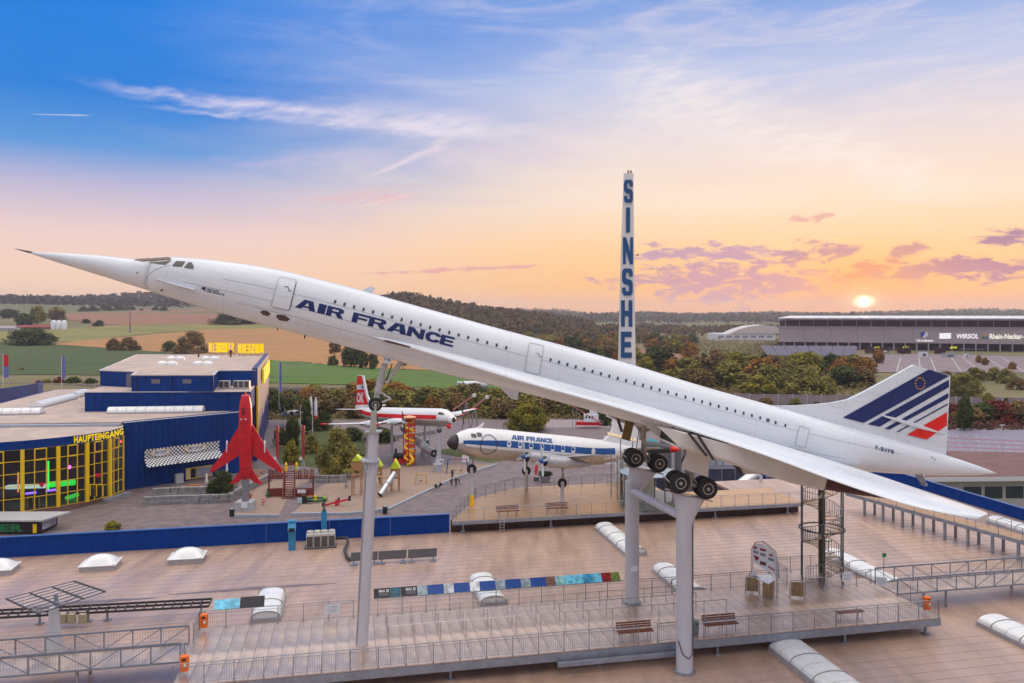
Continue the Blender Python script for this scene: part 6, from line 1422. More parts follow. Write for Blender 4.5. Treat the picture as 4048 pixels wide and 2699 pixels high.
for sg in (1, -1):
    for pts, nm in ((wp, 'wing'), (tp2, 'tailplane')):
        MB().slab([J(sg*-sx_(x)*-1 if sg < 0 else -sx_(x)*-1, .25, sz_(y)) if False else J(sg*sx_(x), .22, sz_(y)) for x, y in pts], (0, .18, 0)).build(nm, REDP, jet)
    MB().beam(J(sg*sx_(882), .1, sz_(1742)), J(sg*sx_(882), .1, sz_(1788)), .1, .35, (0, 1, 0)).build('wing_fence', SIGNW, jet)
    MB().lathe([(.02, -.12), (.12, -.06), (.12, .1)], J(sg*.33, -.98, LJ*.71), 10, (0, 1, 0)).build('lamp', SIGNW, jet)
MB().slab([J(-.05, .8, LJ*.02), J(-.05, 3.0, -LJ*.02), J(-.05, 3.2, LJ*.06), J(-.05, .9, LJ*.36)], (.1, 0, 0)).build('tail_fin', REDP, jet); MB().slab([J(.82, -.2, LJ*.5), J(.95, .3, LJ*.5), J(.72, .3, LJ*.9), J(.66, -.1, LJ*.9)], (.04, 0, 0)).build('yellow_flash', YELL, jet)
pd = T('jet_pedestal', 'grey post on a square concrete block carrying the red jet', 'pedestal', Vector((jx, Yj, 0))); MB().box((jx, Yj, .65), (2.5, 2.2, 1.3)).build('block', CONC, pd); MB().tube((jx, Yj, 1.3), (jx, Yj, z0j+.4), .52, n=18).build('post', mat('grey_post', (.22, .22, .24), .7, var=.2), pd, 40); MB().box((jx+.2, Yj-1.13, .9), (.9, .04, .7)).build('plaque', SIGNW, pd)
# ---- dark jet with a red nose behind the gear, on poles
dn, dt = D(2690, 1778, 104), D(2380, 1760, 112); dj, a_, p_, u_ = airframe('fighter_jet', 'dark grey fighter jet with a red nose tip behind the main wheels', dn, dt)
DT = [(0, .05, 0), (.8, .35, 0), (2.2, .6, .05), (5, .85, .1), (9, .9, .1), (12, .75, .1), (13.5, .6, .1)]; MB().loft(bodyrings(DT, 18)).build('fuselage', mat('jet_dark_grey', (.06, .065, .075), .5, .3, var=.2), dj, True, True); MB().loft(bodyrings([(x, r*1.02, z) for x, r, z in [(0, .05, 0), (.4, .2, 0), (.8, .35, 0), (1.3, .45, .02)]], 18)).build('nose_tip', CSR, dj, True, True)
for sd in (1, -1): wingslab(dj, 'wing', [(5, 10.5, .7*sd, 0), (9.5, 11, 4.4*sd, 0)], .05, mat('jet_dark_grey', (.06, .065, .075))); wingslab(dj, 'tailplane', [(11, 13.2, .5*sd, .2), (13, 14.2, 2.2*sd, .3)], .05, mat('jet_dark_grey', (.06, .065, .075)))
MB().loft([[Vector((x, y, z)) for x, z in ((7.0, .8), (8.6, 1.7), (9.6, 1.7), (10.2, .7))] for y in (-.07, .07)]).build('tail_fin', mat('jet_dark_grey', (.06, .065, .075)), dj, local=True)
for q in (4.5, 9.5): P = V2W(dj, a_, p_, u_, (q, 0, -.6)); MB().tube((P.x, P.y, 0), P, .18, n=10).build('support_pole', PILLAR, dj) if False else tag(MB().tube((P.x, P.y, 0), P, .18, n=10).build('support_pole', PILLAR, None), 'grey pole under the '+('front' if q < 5 else 'rear')+' of the dark fighter jet', 'pole')
# camouflaged and small aircraft in the rear yard
cn_, ct_ = D(1190, 1628, 205), D(1095, 1640, 212); cj, a_, p_, u_ = airframe('camouflage_jet', 'small camouflaged jet parked behind the pirate ship masts', cn_, ct_)
CAMO = mat('camouflage_paint', s(200, 205, 205), .6, c2=s(30, 36, 34), scale=.7, thr=(.47, .52)); MB().loft(bodyrings([(0, .1, 0), (1, .5, 0), (3, .75, 0), (7, .7, 0), (9, .4, .1)], 14)).build('fuselage', CAMO, cj, True, True)
for sd in (1, -1): wingslab(cj, 'wing', [(3, 6, .5*sd, 0), (5.2, 6.4, 4.6*sd, .1)], .06, CAMO)
MB().loft([[Vector((x, y, z)) for x, z in ((6.4, .5), (8, 2.2), (9, 2.2), (9, .2))] for y in (-.06, .06)]).build('tail_fin', CAMO, cj, local=True)
P = V2W(cj, a_, p_, u_, (4.5, 0, -.4)); tag(MB().tube((P.x, P.y, 0), P, .15).build('support_pole', PILLAR, None), 'pole carrying the small camouflaged jet', 'pole')

# ================================================================== lettered tower
TW = mat('tower_white', (.74, .74, .74), .45, var=.06, scale=.6, stretch=(1, 1, .2)); TBL = mat('tower_letter_blue', s(6, 76, 132), .45, var=.08)
Yw = 97.; tw = T('letter_tower', 'slender tapering white tower with blue letters reading SINSHE downwards', 'tower', Vector((D(2478, 1500, Yw).x, Yw, 0)))
rings = []
for py, xl, xr in ((2155, 2425, 2526), (1440, 2446, 2513), (1000, 2456, 2507), (690, 2467, 2504), (684, 2468, 2504)):
    a, c = D(xl, py, Yw), D(xr, py, Yw); w = (c-a).length; m_ = (a+c)/2
    rings.append([m_+Vector((w*x, w*y, 0)) for x, y in ((-.5, 0), (-.3, -.10), (.3, -.10), (.5, 0), (.5, .35), (.2, .5), (-.2, .5), (-.5, .35))])
MB().loft(rings).build('shaft', TW, tw)
tt = tile(2350, 600, 1.743)
for key, x0, x1, y0, y1 in (('S', 203, 265, 350, 192), ('I', 218, 245, 555, 382), ('N', 196, 266, 775, 588), ('S', 190, 264, 990, 803), ('H', 183, 262, 1205, 1022), ('E', 182, 258, 1420, 1238), ('I', 208, 236, 1640, 1455), ('M', 172, 264, 1860, 1675)):
    Yl = Yw-.33; fq = quadmap(D(*tt(x0, y0), Yl), D(*tt(x1, y0), Yl), D(*tt(x0, y1), Yl)); MB().add([fq(v.x, v.y, 0) for v in BT[key][0]], BT[key][1]).build('letter', TBL, tw, fix=False)
for px in (2483, 2494): MB().lathe([(.07, 0), (.1, .1), (.1, .28), (.03, .36)], D(px, 684, Yw+.1), 8).build('warning_lamp', mat('lamp_dark_red', s(90, 24, 20), .4, var=0), tw)
q = D(2508, 1008, Yw); MB().beam(q, q+Vector((.35, 0, 0)), .06).box(q+Vector((.4, 0, .03)), (.22, .2, .16)).build('side_lamp', DARKM, tw)

# ================================================================== playground
LIME = mat('lime_paint', s(205, 225, 30), .5, var=.05); TIM2 = mat('pale_timber', s(176, 132, 84), .7, var=.2, scale=3); DRED = mat('dark_red_timber', s(116, 52, 40), .7, var=.2, scale=2); ORP = mat('orange_mesh_paint', s(226, 92, 50), .5, var=.1)
def gz(px, py): return G(px, py, 0)
def at(P, px, py): return D(px, py, P.y)           # point above/beside foot P at its depth
# pirate ship climbing frame: stairs, palisades, two masts
sp_ = gz(1140, 1995); shp = T('pirate_ship', 'brown timber play ship with steep front stairs and palisade decks', 'play ship', sp_)
S0, S1 = gz(1137, 1995), gz(1140, 1965); top = D(1145, 1862, S1.y+4.2); bot = D(1140, 1990, S1.y-2); n = 15
for i in range(n):
    q = bot.lerp(top, i/(n-1)); MB().box(q, (1.75, .32, .1)).build('stair_tread', DRED, shp)
for sx in (-.95, .95): MB().beam(bot+Vector((sx, 0, .1)), top+Vector((sx, 0, .1)), .12, .3).build('stringer', DRED, shp); MB().beam(bot+Vector((sx, 0, 1.1)), top+Vector((sx, 0, 1.1)), .08).build('handrail', DRED, shp)
Yp = top.y
for x0, x1 in ((1063, 1125), (1165, 1238)):
    a, c = D(x0, 1890, Yp), D(x1, 1890, Yp); MB().beam(Vector((a.x, a.y+1, a.z)), Vector((c.x, c.y+1, c.z)), 2.4, .15).build('platform', DRED, shp)
    k = 9
    for i in range(k+1): q = a.lerp(c, i/k); MB().beam(q, q+Vector((0, 0, 1.45+.12*math.sin(i*1.7))), .17).build('palisade', TIM2 if i % 3 == 1 and x0 > 1150 else DRED, shp)
    for q in (a, c): MB().beam(Vector((q.x, q.y, 0)), Vector((q.x, q.y, q.z+.4)), .22).build('post', DRED, shp)
    lo = gz(x0-8, 1965), gz(x1+2, 1962); MB().slab([lo[0]+Vector((0, 0, .05)), lo[1]+Vector((0, 0, .05)), lo[1]+Vector((0, 0, 1.35)), lo[0]+Vector((0, 0, 1.35))], (0, .15, 0)).build('hull_board', DRED, shp)
for px in (1131, 1172): q = D(px, 1838, Yp); MB().lathe([(.28, -1.0), (.3, -.3), (.2, 0), (.26, .1), (.02, .55)], q, 10).build('finial', REDP if False else YELL, shp, 50)
MB().beam(D(1128, 1835, Yp), D(1172, 1833, Yp), .14, .3).build('gate_beam', DRED, shp)
MB().box(D(1192, 1942, S1.y-1), (1.3, .06, .55)).build('name_board', SIGNW, shp); MB().box(D(1177, 1852, Yp-.3), (.55, .06, .45)).build('name_board', mat('pale_teal_board', s(170, 205, 205), .5, var=0), shp)
for px, lab in ((1097, 'red lattice mast of the play ship, left one'), (1199, 'red lattice mast of the play ship, right one')):
    f0 = gz(px, 1915); t = T('ship_mast', lab, 'mast', f0); Ym = f0.y
    tp_ = D(px, 1682, Ym); md_ = D(px, 1812, Ym); MB().beam(md_, tp_, .42).build('mast', mat('mast_red', s(170, 52, 58), .6, var=.3, scale=2), t)
    for sx in (-14, 16): MB().tube(md_, D(px+sx, 1905, Ym), .06).build('strut', PILLAR, t)
    MB().tube(md_, D(px+2, 1890, Ym+2.0), .06).build('strut', PILLAR, t)
    for py, w in ((1706, 12), (1762, 24), (1742, 10)): MB().beam(D(px-w*.3, py, Ym), D(px+w, py, Ym), .1).build('yard', TIM2, t)
    MB().box(D(px-10, 1812, Ym-.3), (.45, .2, .5)).build('lamp_box', SIGNW, t)
# climbing towers with lime roofs
def playhouse(px, pyb, pye, pyt, lab, wpx=34):
    P = gz(px, pyb); t = T('play_tower', lab, 'play tower', P); w = wpx/FPX*P.y; ze, zt = at(P, px, pye).z, at(P, px, pyt).z; h = w/2
    for sx in (-h, h):
        for sy in (-h, h): MB().beam(P+Vector((sx, sy+h, 0)), P+Vector((sx, sy+h, ze)), .14).build('post', TIM2, t)
    MB().box(P+Vector((0, h, ze*.58)), (w, w, .12)).build('platform', TIM2, t); MB().box(P+Vector((0, h, ze*.86)), (w*1.02, w*1.02, ze*.26)).build('cabin', TIM2, t)
    for sg in (-1, 1): MB().slab([P+Vector((sg*h*1.3, -.2, ze)), P+Vector((0, -.2, zt)), P+Vector((0, w+.2, zt)), P+Vector((sg*h*1.3, w+.2, ze))], (0, 0, .08)).build('roof_slope', LIME if sg > 0 else mat('grey_lime_board', s(185, 190, 175), .5, var=0), t)
    MB().slab([P+Vector((-h*1.1, -.15, ze)), P+Vector((h*1.1, -.15, ze)), P+Vector((0, -.15, zt))], (0, .06, 0)).build('gable', LIME, t)
    for k in range(6): MB().beam(P+Vector((-h, -.1, ze*.1*k+.2)), P+Vector((-h*.1, -.1, ze*.1*k+.2)), .07).build('rung', TIM2, t)
    return P, ze
p1, z1_ = playhouse(1408, 1958, 1822, 1802, 'timber play tower with lime roof left of the nose pillar'); p2, z2_ = playhouse(1560, 1945, 1852, 1818, 'timber play tower with lime roof and steel tube slide', 30); playhouse(1490, 1925, 1845, 1815, 'timber play tower with lime roof half hidden by the nose pillar', 30)
tag(MB().beam(p1+Vector((1.2, 1, z1_*.55)), p2+Vector((-1, 1, z2_*.55)), .9, .1).build('rope_bridge', TIM2, None), 'plank bridge between the lime-roofed play towers', 'bridge')
# net cylinder beside the first tower
b = MB(); q = gz(1382, 1930)
for k in range(5): b.path([q+Vector((.9*math.cos(a), .9*math.sin(a), .5+.5*k)) for a in [j*.5236 for j in range(13)]], .02, 4)
for j in range(12): b.tube(q+Vector((.9*math.cos(j*.5236), .9*math.sin(j*.5236), 0)), q+Vector((.9*math.cos(j*.5236), .9*math.sin(j*.5236), 2.6)), .02, n=4)
tag(b.build('climbing_net', GREYM, None, fix=False), 'round grey climbing net beside the left play tower', 'net')['kind'] = 'thing'
def tubeslide(pts, r, lab, m=ALU):
    t = T('tube_slide', lab, 'slide', pts[-1]); MB().path(pts, r, 14).build('tube', m, t, 60)
    d = (pts[-1]-pts[-2]).normalized(); MB().lathe([(r*.98, -.02), (r*.9, .05), (.02, -.02)], pts[-1], 14, d).build('mouth', BLACK, t)
    n = len(pts); MB().lathe([(r*1.04, -.05), (r*1.08, 0), (r*1.04, .05)], (pts[0]+pts[-1])/2, 14, d).build('joint', ALU, t); MB().tube(Vector((pts[n//2].x, pts[n//2].y, 0)), pts[n//2], .05).build('prop', GREYM, t)
Ye = gz(1500, 1965).y; tubeslide([D(1562, 1868, Ye+3), D(1550, 1885, Ye+2.6), D(1530, 1915, Ye+1.5), D(1510, 1945, Ye+.4), D(1502, 1955, Ye)], .45, 'straight steel tube slide from the lime-roofed play tower')
tubeslide([D(1640, 1738, 160), D(1665, 1755, 158), D(1700, 1785, 155), D(1716, 1792, 153)], .8, 'long steel tube slide descending below the red and white airliner'); tubeslide([D(1595, 1690, 168), D(1620, 1715, 165), D(1640, 1738, 160)], .8, 'upper steel tube slide coming down from the red and white airliner')
Yq = 100.; tubeslide([D(2992, 1873, Yq), D(2960, 1895, Yq-.5), D(2925, 1920, Yq-1), D(2905, 1935, Yq-1.2)], .75, 'shiny steel tube slide behind the right main wheels')
# spiral slide tower red and yellow
q = gz(1618, 1838); sp2 = T('spiral_slide', 'red lattice tower with a yellow spiral slide in the playground', 'slide', q); hz = D(1618, 1650, q.y).z
for sx, sy in ((-1.1, 0), (1.1, 0), (0, 1.1), (0, -1.1)): MB().tube(q+Vector((sx, sy, 0)), q+Vector((sx, sy, hz)), .09).build('post', REDP, sp2)
for k in range(9): MB().box(q+Vector((0, .8, hz*k/9+.5)), (1.9, .06, hz/9-.3)).build('mesh_panel', ORP, sp2)
pts = [q+Vector((.85*math.cos(a*.42), .85*math.sin(a*.42), hz-.6-a*(hz-1.2)/60)) for a in range(61)]; MB().path(pts, .2, 7).build('slide_chute', YELL, sp2, 50)
MB().path([D(1610, 1838, q.y-1), D(1625, 1830, q.y-1.5), D(1633, 1815, q.y-1.2), D(1622, 1798, q.y-.6), D(1612, 1790, q.y)], .28, 8).build('slide_run_out', YELL, sp2, True); MB().lathe([(1.35, 0), (1.35, .12), (.3, .4)], q+Vector((0, 0, hz)), 12).build('roof', mat('sand_roof', s(225, 165, 120), .6, var=.05), sp2)
lo_ = gz(1585, 1830); lc = T('play_locomotive', 'black and red toy locomotive below the spiral slide', 'play locomotive', lo_)
MB().tube(lo_+Vector((-1.4, 0, 1.3)), lo_+Vector((.8, 0, 1.3)), .65, n=16).build('boiler', BLACK, lc, 40); MB().box(lo_+Vector((1.3, 0, 1.5)), (1.2, 1.5, 2.2)).build('cab', REDP, lc); MB().lathe([(.2, 0), (.2, .7), (.3, .85)], lo_+Vector((-1, 0, 1.9)), 10).build('chimney', BLACK, lc)
for sx in (-1.0, 0, 1.2): MB().lathe([(.5, -.06), (.55, 0), (.5, .06)], lo_+Vector((sx, -.8, .5)), 16, (0, 1, 0)).build('wheel', REDP, lc)
# sign post pieces: swings, see-saw, trampoline, hen etc.
def swing(px, py, w, h, m, m2, lab, seats=1):
    P = gz(px, py); t = T('swing_frame', lab, 'swing', P)
    for sx in (-w/2, w/2): MB().tube(P+Vector((sx, -.5, 0)), P+Vector((sx*.85, 0, h)), .08).tube(P+Vector((sx, .5, 0)), P+Vector((sx*.85, 0, h)), .08).build('leg', m, t)
    n = 6
    for i in range(n): MB().tube(P+Vector((-w*.43+w*.86*i/n, 0, h)), P+Vector((-w*.43+w*.86*(i+1)/n, 0, h)), .09).build('cross_bar', m2 if i % 2 else m, t)
    for k in range(seats):
        x = (k-(seats-1)/2)*w*.35; b = MB().tube(P+Vector((x-.2, 0, h)), P+Vector((x-.2, 0, .55)), .012, n=4).tube(P+Vector((x+.2, 0, h)), P+Vector((x+.2, 0, .55)), .012, n=4).build('chain', GREYM, t); MB().box(P+Vector((x, 0, .5)), (.5, .3, .12)).build('seat', BLACK if seats > 1 else mat('swing_seat_brown', s(90, 50, 40), .6, var=0), t)
    return P
swing(1664, 1912, 1.9, 1.7, mat('swing_yellow', s(205, 160, 50), .6, var=.1), mat('swing_yellow', s(205, 160, 50)), 'small yellow toddler swing alone in the sandpit')
swing(1808, 1870, 4.0, 2.6, mat('swing_blue', s(30, 80, 140), .5, var=.1), REDP, 'blue and red striped swing frame by the sandpit edge', 2)
bl = T('info_board', 'white notice board beside the blue and red swing', 'board', gz(1840, 1845)); q = gz(1840, 1845); MB().box(q+Vector((0, 0, 1.6)), (1.3, .08, 1.3)).build('board', SIGNW, bl); MB().tube(q+Vector((-.6, 0, 0)), q+Vector((-.6, 0, 1), ), .04).tube(q+Vector((.6, 0, 0)), q+Vector((.6, 0, 1)), .04).build('leg', GREYM, bl)
q = gz(1330, 2000); ssw = T('seesaw', 'long red see-saw tilted up to the right in the sandpit', 'see-saw', q); a, c = at(q, 1278, 1998), at(q, 1382, 1972); MB().beam(a, c, .22, .25).build('beam', REDP, ssw); MB().beam(q, q+Vector((0, 0, 1.0)), .35).build('pivot', REDP, ssw)
for e_ in (a, c): MB().box(e_+Vector((0, 0, .1)), (.3, .5, .7)).build('grip', BLACK, ssw)
q = gz(1247, 1982); rgn = T('play_ring', 'green low ring-shaped play enclosure near the see-saw', 'play ring', q); P = [q+Vector((1.75*math.cos(k*math.pi/4+.3), 1.2*math.sin(k*math.pi/4+.3), 0)) for k in range(8)]; GRN = mat('ring_green', s(20, 110, 60), .5, var=.05)
for a, c in zip(P, P[1:]+P[:1]): MB().beam(a+Vector((0, 0, .3)), c+Vector((0, 0, .3)), .2, .3).build('ring_segment', GRN, rgn)
for a in P[::2]: MB().tube(a, a+Vector((0, 0, 1.3)), .025).build('ring_post', GRN, rgn)
tag(MB().lathe([(.25, 0), (.3, .3), (.15, .6), (.22, .8), (.1, 1.0)], q, 10).build('spring_toy', YELL, None, True), 'small yellow toy figure inside the green ring', 'toy'); 
q = gz(1200, 1990); sd_ = T('sand_digger', 'black play digger with pale board left of the green ring', 'play digger', q); MB().box(q+Vector((.2, 0, .6)), (.5, .5, 1.2)).box(q+Vector((.9, 0, .4)), (1.0, .4, .3)).build('body', BLACK, sd_); MB().box(q+Vector((-.5, -.2, .5)), (.7, .3, .7)).build('board', mat('pale_teal_board', s(170, 205, 205)), sd_); MB().beam(q+Vector((.3, 0, 1.1)), q+Vector((1.5, 0, 1.2)), .12).build('jib', ORP, sd_)
for px, py, lab, m in ((988, 1975, 'small red-brown hen figure beside the red jet pedestal', mat('hen_brown', s(150, 60, 30), .7, var=.2)), (1040, 1995, 'pink spring toy standing on the sand left of the play ship', mat('pink_toy', s(200, 130, 130), .6, var=.1)), (1056, 1968, 'green spring toy beside the dark hull of the play ship', GRN)):
    q = gz(px, py); b = MB().lathe([(.03, 0), (.12, .1), (.05, .3), (.28, .42), (.3, .62), (.12, .75), (.16, .95), (.02, 1.08)], q, 10).beam(q+Vector((.15, 0, .55)), q+Vector((.5, 0, .85)), .12); tag(b.build('spring_toy', m, None, 50), lab, 'toy')
# pole with a round concrete foot, lamp posts, bins, planter
q = gz(1730, 1864); lp = T('support_pole', 'grey pole on a round concrete foot in the middle of the playground', 'pole', q); MB().lathe([(.85, 0), (.85, 1.45), (.8, 1.5)], q, 20).build('plinth', CONC, lp, 40); MB().lathe([(.55, 1.5), (.25, 2.6), (.19, 3)], q, 14).build('cone', PILLAR, lp, 40); MB().tube(q+Vector((0, 0, 2.9)), D(1737, 1705, q.y), .2, n=12).build('shaft', PILLAR, lp, 40); MB().lathe([(.2, -.5), (.5, -.2), (.5, .2), (.2, .5)], D(1737, 1700, q.y), 12).build('head', DARKM, lp)
for px, py, lab in ((1700, 1820, 'plain grey mast post below the red and white airliner'),): q = gz(px, py); tag(MB().tube(q, D(px, 1690, q.y), .12, n=10).build('mast_post', PILLAR, None, 40), lab, 'pole')
def binb(px, py, lab): q = gz(px, py); t = T('litter_bin', lab, 'bin', q); MB().lathe([(.33, 0), (.35, .1), (.35, .95), (.3, 1.0)], q, 14).build('body', BLACK, t, 40); MB().lathe([(.37, 1.0), (.37, 1.12), (.1, 1.25)], q, 14).build('lid', GREYM, t, 40)
binb(1522, 2030, 'dark litter bin by the blue parapet right of the nose pillar'); binb(917, 2040, 'dark litter bin at the foot of the red jet pedestal'); binb(1688, 1758, 'dark litter bin by the curved stone wall')
q = G(2155, 1905, 0); pln = T('planter', 'stone planter tub with a low green shrub behind the rear deck', 'planter', q); MB().lathe([(.7, 0), (.95, .9), (1.0, 1.0), (.8, 1.0)], q, 14).build('tub', STONE, pln, 40)
b = MB(); [b.sheet([q+Vector((random.gauss(0, .5), random.gauss(0, .4), 1.1+random.random()*.7))+Vector((random.uniform(-.2, .2), random.uniform(-.2, .2), random.uniform(-.2, .2))) for _ in range(4)]) for k in range(160)]; b.build('foliage', mat('leaf_dark', s(50, 62, 28), .8, var=.3, scale=2), pln, fix=False)
q = G(2120, 1900, 0); rb_ = T('round_sign', 'red oval sign on a stand by the rear deck pole', 'sign', q); MB().lathe([(.02, -.05), (.95, -.05), (.95, .05), (.02, .05)], q+Vector((0, 0, 2.0)), 24, (.95, -.3, 0)).build('disc', REDP, rb_); MB().box(q+Vector((0, 0, .3)), (.9, .5, .6)).build('stand', DARKM, rb_)
# red and white barrier beams, ring kerbs by the propeller airliner
for p0, p1, lab in (((2150, 1852), (2420, 1848), 'red and white striped barrier beam behind the rear deck, nearer one'), ((2170, 1826), (2400, 1822), 'red and white striped barrier beam behind the rear deck, farther one')):
    a, c = gz(*p0), gz(*p1); t = T('barrier_beam', lab, 'barrier', a); n = 9
    for i in range(n): MB().beam(a.lerp(c, i/n)+Vector((0, 0, .8)), a.lerp(c, (i+1)/n)+Vector((0, 0, .8)), .2, .25).build('beam_segment', REDP if i % 2 else SIGNW, t)
    for i in (0, 3, 6, 9): q = a.lerp(c, i/n); MB().beam(q, q+Vector((0, 0, .7)), .12).build('post', GREYM, t)
# see-through round pavilion behind the far pillar
q = H(22.2, 31.8, DECK); pv = T('round_pavilion', 'round glass-roofed pavilion on slim posts behind the far pillar', 'pavilion', q); RF = mat('pavilion_glass', s(150, 165, 178), .2, var=.1, spec=.7)
for k in range(16):
    a0, a1 = k*math.pi/8+.01, (k+1)*math.pi/8-.01; zc = 3.3
    MB().slab([q+Vector((.5*math.cos(a0), .5*math.sin(a0), zc+.55)), q+Vector((3.0*math.cos(a0), 3.0*math.sin(a0), zc)), q+Vector((3.0*math.cos(a1), 3.0*math.sin(a1), zc)), q+Vector((.5*math.cos(a1), .5*math.sin(a1), zc+.55))], (0, 0, .05)).build('roof_pane', RF, pv)
    if k % 1 == 0: MB().tube(q+Vector((2.85*math.cos(a0), 2.85*math.sin(a0), 0)), q+Vector((2.85*math.cos(a0), 2.85*math.sin(a0), zc)), .05, n=6).build('post', DARKM, pv)
MB().lathe([(2.85, .05), (2.95, .05), (2.95, .9), (2.85, .9)], q, 32).build('low_wall', mat('pavilion_glass_dark', (.12, .14, .14), .2, var=.2), pv); MB().lathe([(2.6, .02), (2.6, .3), (.05, .32)], q, 24).build('floor', mat('pavilion_floor', s(120, 110, 90), .5, var=.2), pv); MB().lathe([(.02, .3), (.5, .3), (.5, 3.2), (.02, 3.2)], q, 16).build('core', mat('pavilion_core', s(185, 190, 175), .4, var=.05), pv)
# grey net-fenced yard blocks right of the pavilion
NET = mat('dark_netting', s(70, 70, 92), .8, var=.25, scale=1.2); CLUT = mat('yard_wall_grey', s(120, 112, 118), .8, var=.15)
for x0, x1, y0, y1, Yd, lab, m in ((2620, 2740, 1700, 1845, 118, 'tall grey wall block behind the main wheels', CLUT), (2800, 3010, 1852, 1960, 103, 'dark netted enclosure behind the right main wheels', NET), (3030, 3200, 1885, 2000, 101, 'blue hoarding wall right of the netted enclosure', BLUEM), (2450, 2640, 1880, 1945, 112, 'low blue-grey netted enclosure between the thick pillars', NET), (2740, 2860, 1760, 1850, 125, 'pale concrete shed far behind the main wheels', CONC)):
    a, c = D(x0, y1, Yd), D(x1, y1, Yd); zt = D(x0, y0, Yd).z; t = T('yard_block', lab, 'enclosure', Vector(((a.x+c.x)/2, Yd, 0))); MB().box(((a.x+c.x)/2, Yd+1.2, zt/2), (c.x-a.x, 2.4, zt)).build('body', m, t)
    for k in range(5): MB().beam(Vector((a.x+(c.x-a.x)*k/4, Yd-.05, 0)), Vector((a.x+(c.x-a.x)*k/4, Yd-.05, zt+.1)), .14).build('post', GREYM, t)
    MB().beam(Vector((a.x, Yd-.05, zt)), Vector((c.x, Yd-.05, zt)), .12).build('top_rail', GREYM, t)
for px, py, lab, m in ((2572, 1770, 'teal and orange balloon-like dome behind the main gear', mat('dome_teal', s(40, 130, 150), .5, var=.1)),): q = D(px, py, 125); tag(MB().lathe([(.05, -1.6), (1.2, -1.2), (1.5, 0), (1.1, 1.1), (.05, 1.5)], q, 16).build('play_dome', m, None, True), lab, 'dome')
for px, Yd in ((2660, 110), (2700, 108), (3008, 97)): tag(MB().tube(D(px, 2000, Yd)*Vector((1, 1, 0)).length*0+Vector((D(px, 2000, Yd).x, Yd, 0)), D(px, 1770 if px < 2900 else 1880, Yd), .2, n=10).build('support_pole', PILLAR, None, 40), 'pale grey pole in the yard behind the main wheels, '+{2660: 'left one', 2700: 'middle one', 3008: 'right one'}[px], 'pole')
# small red ship exhibit, crane jibs behind
q = G(2330, 1690, 0); bt = T('rescue_boat', 'small red and white boat exhibit behind the white tower', 'boat', q); MB().loft([[q+Vector((x, y*w, z)) for y, z in ((-1, 1.5), (-.8, .7), (.8, .7), (1, 1.5))] for x, w in ((-3.4, .15), (-2.0, .9), (1.2, 1.1), (2.8, .9))]).build('hull', CSR, bt); MB().box(q+Vector((.4, 0, 2.5)), (3.6, 2.0, 1.9)).box(q+Vector((1.0, 0, 3.9)), (1.8, 1.6, 1.1)).build('cabin', SIGNW, bt); [MB().box(q+Vector((-.9+.8*k, -1.02, 2.8)), (.45, .05, .5)).build('cabin_window', DGLASS, bt) for k in range(3)]; MB().beam(q+Vector((-6.5, -1, 7)), q+Vector((3, -1, 1.2)), .22).build('jib', mat('jib_pale_red', s(190, 120, 110), .6, var=.1), bt); MB().tube(q+Vector((-3.6, -1, 0)), q+Vector((-3.4, -1, 5)), .08).tube(q+Vector((-4.4, -1, 0)), q+Vector((-4.2, -1, 5.4)), .08).build('jib_leg', GREYM, bt)
for p0, p1, lab in (((1790, 1620), (1874, 1562), 'slanting red and white pole launcher behind the airliner nose, left'), ((1795, 1668), (1925, 1570), 'slanting red and white pole launcher behind the airliner nose, right')):
    Yd = 185; a, c = D(*p0, Yd), D(*p1, Yd); t = T('rail_launcher', lab, 'launcher', Vector((a.x, Yd, 0))); MB().beam(a, c, .35).build('rail', mat('jib_pale_red', s(190, 120, 110)), t); m_ = a.lerp(c, .62)
    for sx in (-1.2, 1.2): MB().tube(m_, Vector((m_.x+sx, Yd, 0)), .14).build('leg', GREYM, t)
    MB().box(c, (.7, .7, .7)).build('tip', SIGNW, t)
tag(MB().lathe([(.02, -.5), (.4, -.35), (.5, 0), (.35, .3), (.02, .45)], D(1775, 1684, 150), 12, (1, .2, .3)).build('red_pod', REDP, None, True), 'small red pod hanging below the airliner radome', 'pod')
q = gz(2010, 1818); bk_ = T('boat_wreck', 'open wooden boat frame with curved ribs behind the propeller airliner', 'boat', q)
for k in range(7): x = -1.6+.55*k; MB().path([q+Vector((x, -1.1, 1.3+.1*abs(k-3))), q+Vector((x, -.8, .5)), q+Vector((x, 0, .1)), q+Vector((x, .8, .5)), q+Vector((x, 1.1, 1.3+.1*abs(k-3)))], .07, 5).build('rib', TIM2, bk_)
MB().beam(q+Vector((-2, 0, .1)), q+Vector((2, 0, .1)), .2).build('keel', TIM2, bk_)
# flag poles and banners
def flag(px, pyb, pyt, Yd, m, lab, banner=True, w=.9, zb=None):
    a = D(px, pyb, Yd); t = T('flag_pole', lab, 'flag', a); tp_ = D(px, pyt, Yd); MB().tube(a, tp_, .07, n=6).build('pole', SIGNW, t)
    if banner:
        for i, mm in enumerate(m):
            L = (tp_.z-a.z)*.62; z1 = tp_.z-.2-L*i/len(m); z0 = tp_.z-.2-L*(i+1)/len(m); MB().loft([[Vector((tp_.x+.1+w*k/4, Yd+.15*math.sin(k*1.6+i), z)) for k in range(5)] for z in (z1, (z0+z1)/2, z0)], False, False).build('banner', mm, t)
FB = mat('flag_blue_white', s(110, 120, 190), .7, var=.4, scale=1.5)
flag(12, 1545, 1400, 250, [REDP, FB], 'pole with a red and blue banner at the far left', w=1.6); flag(243, 1545, 1408, 250, [FB, FB], 'pole with a blue and white banner left of the museum', w=1.1); flag(1103, 1620, 1430, 230, [FB], 'flag pole with a small blue flag right of the museum', w=.6)
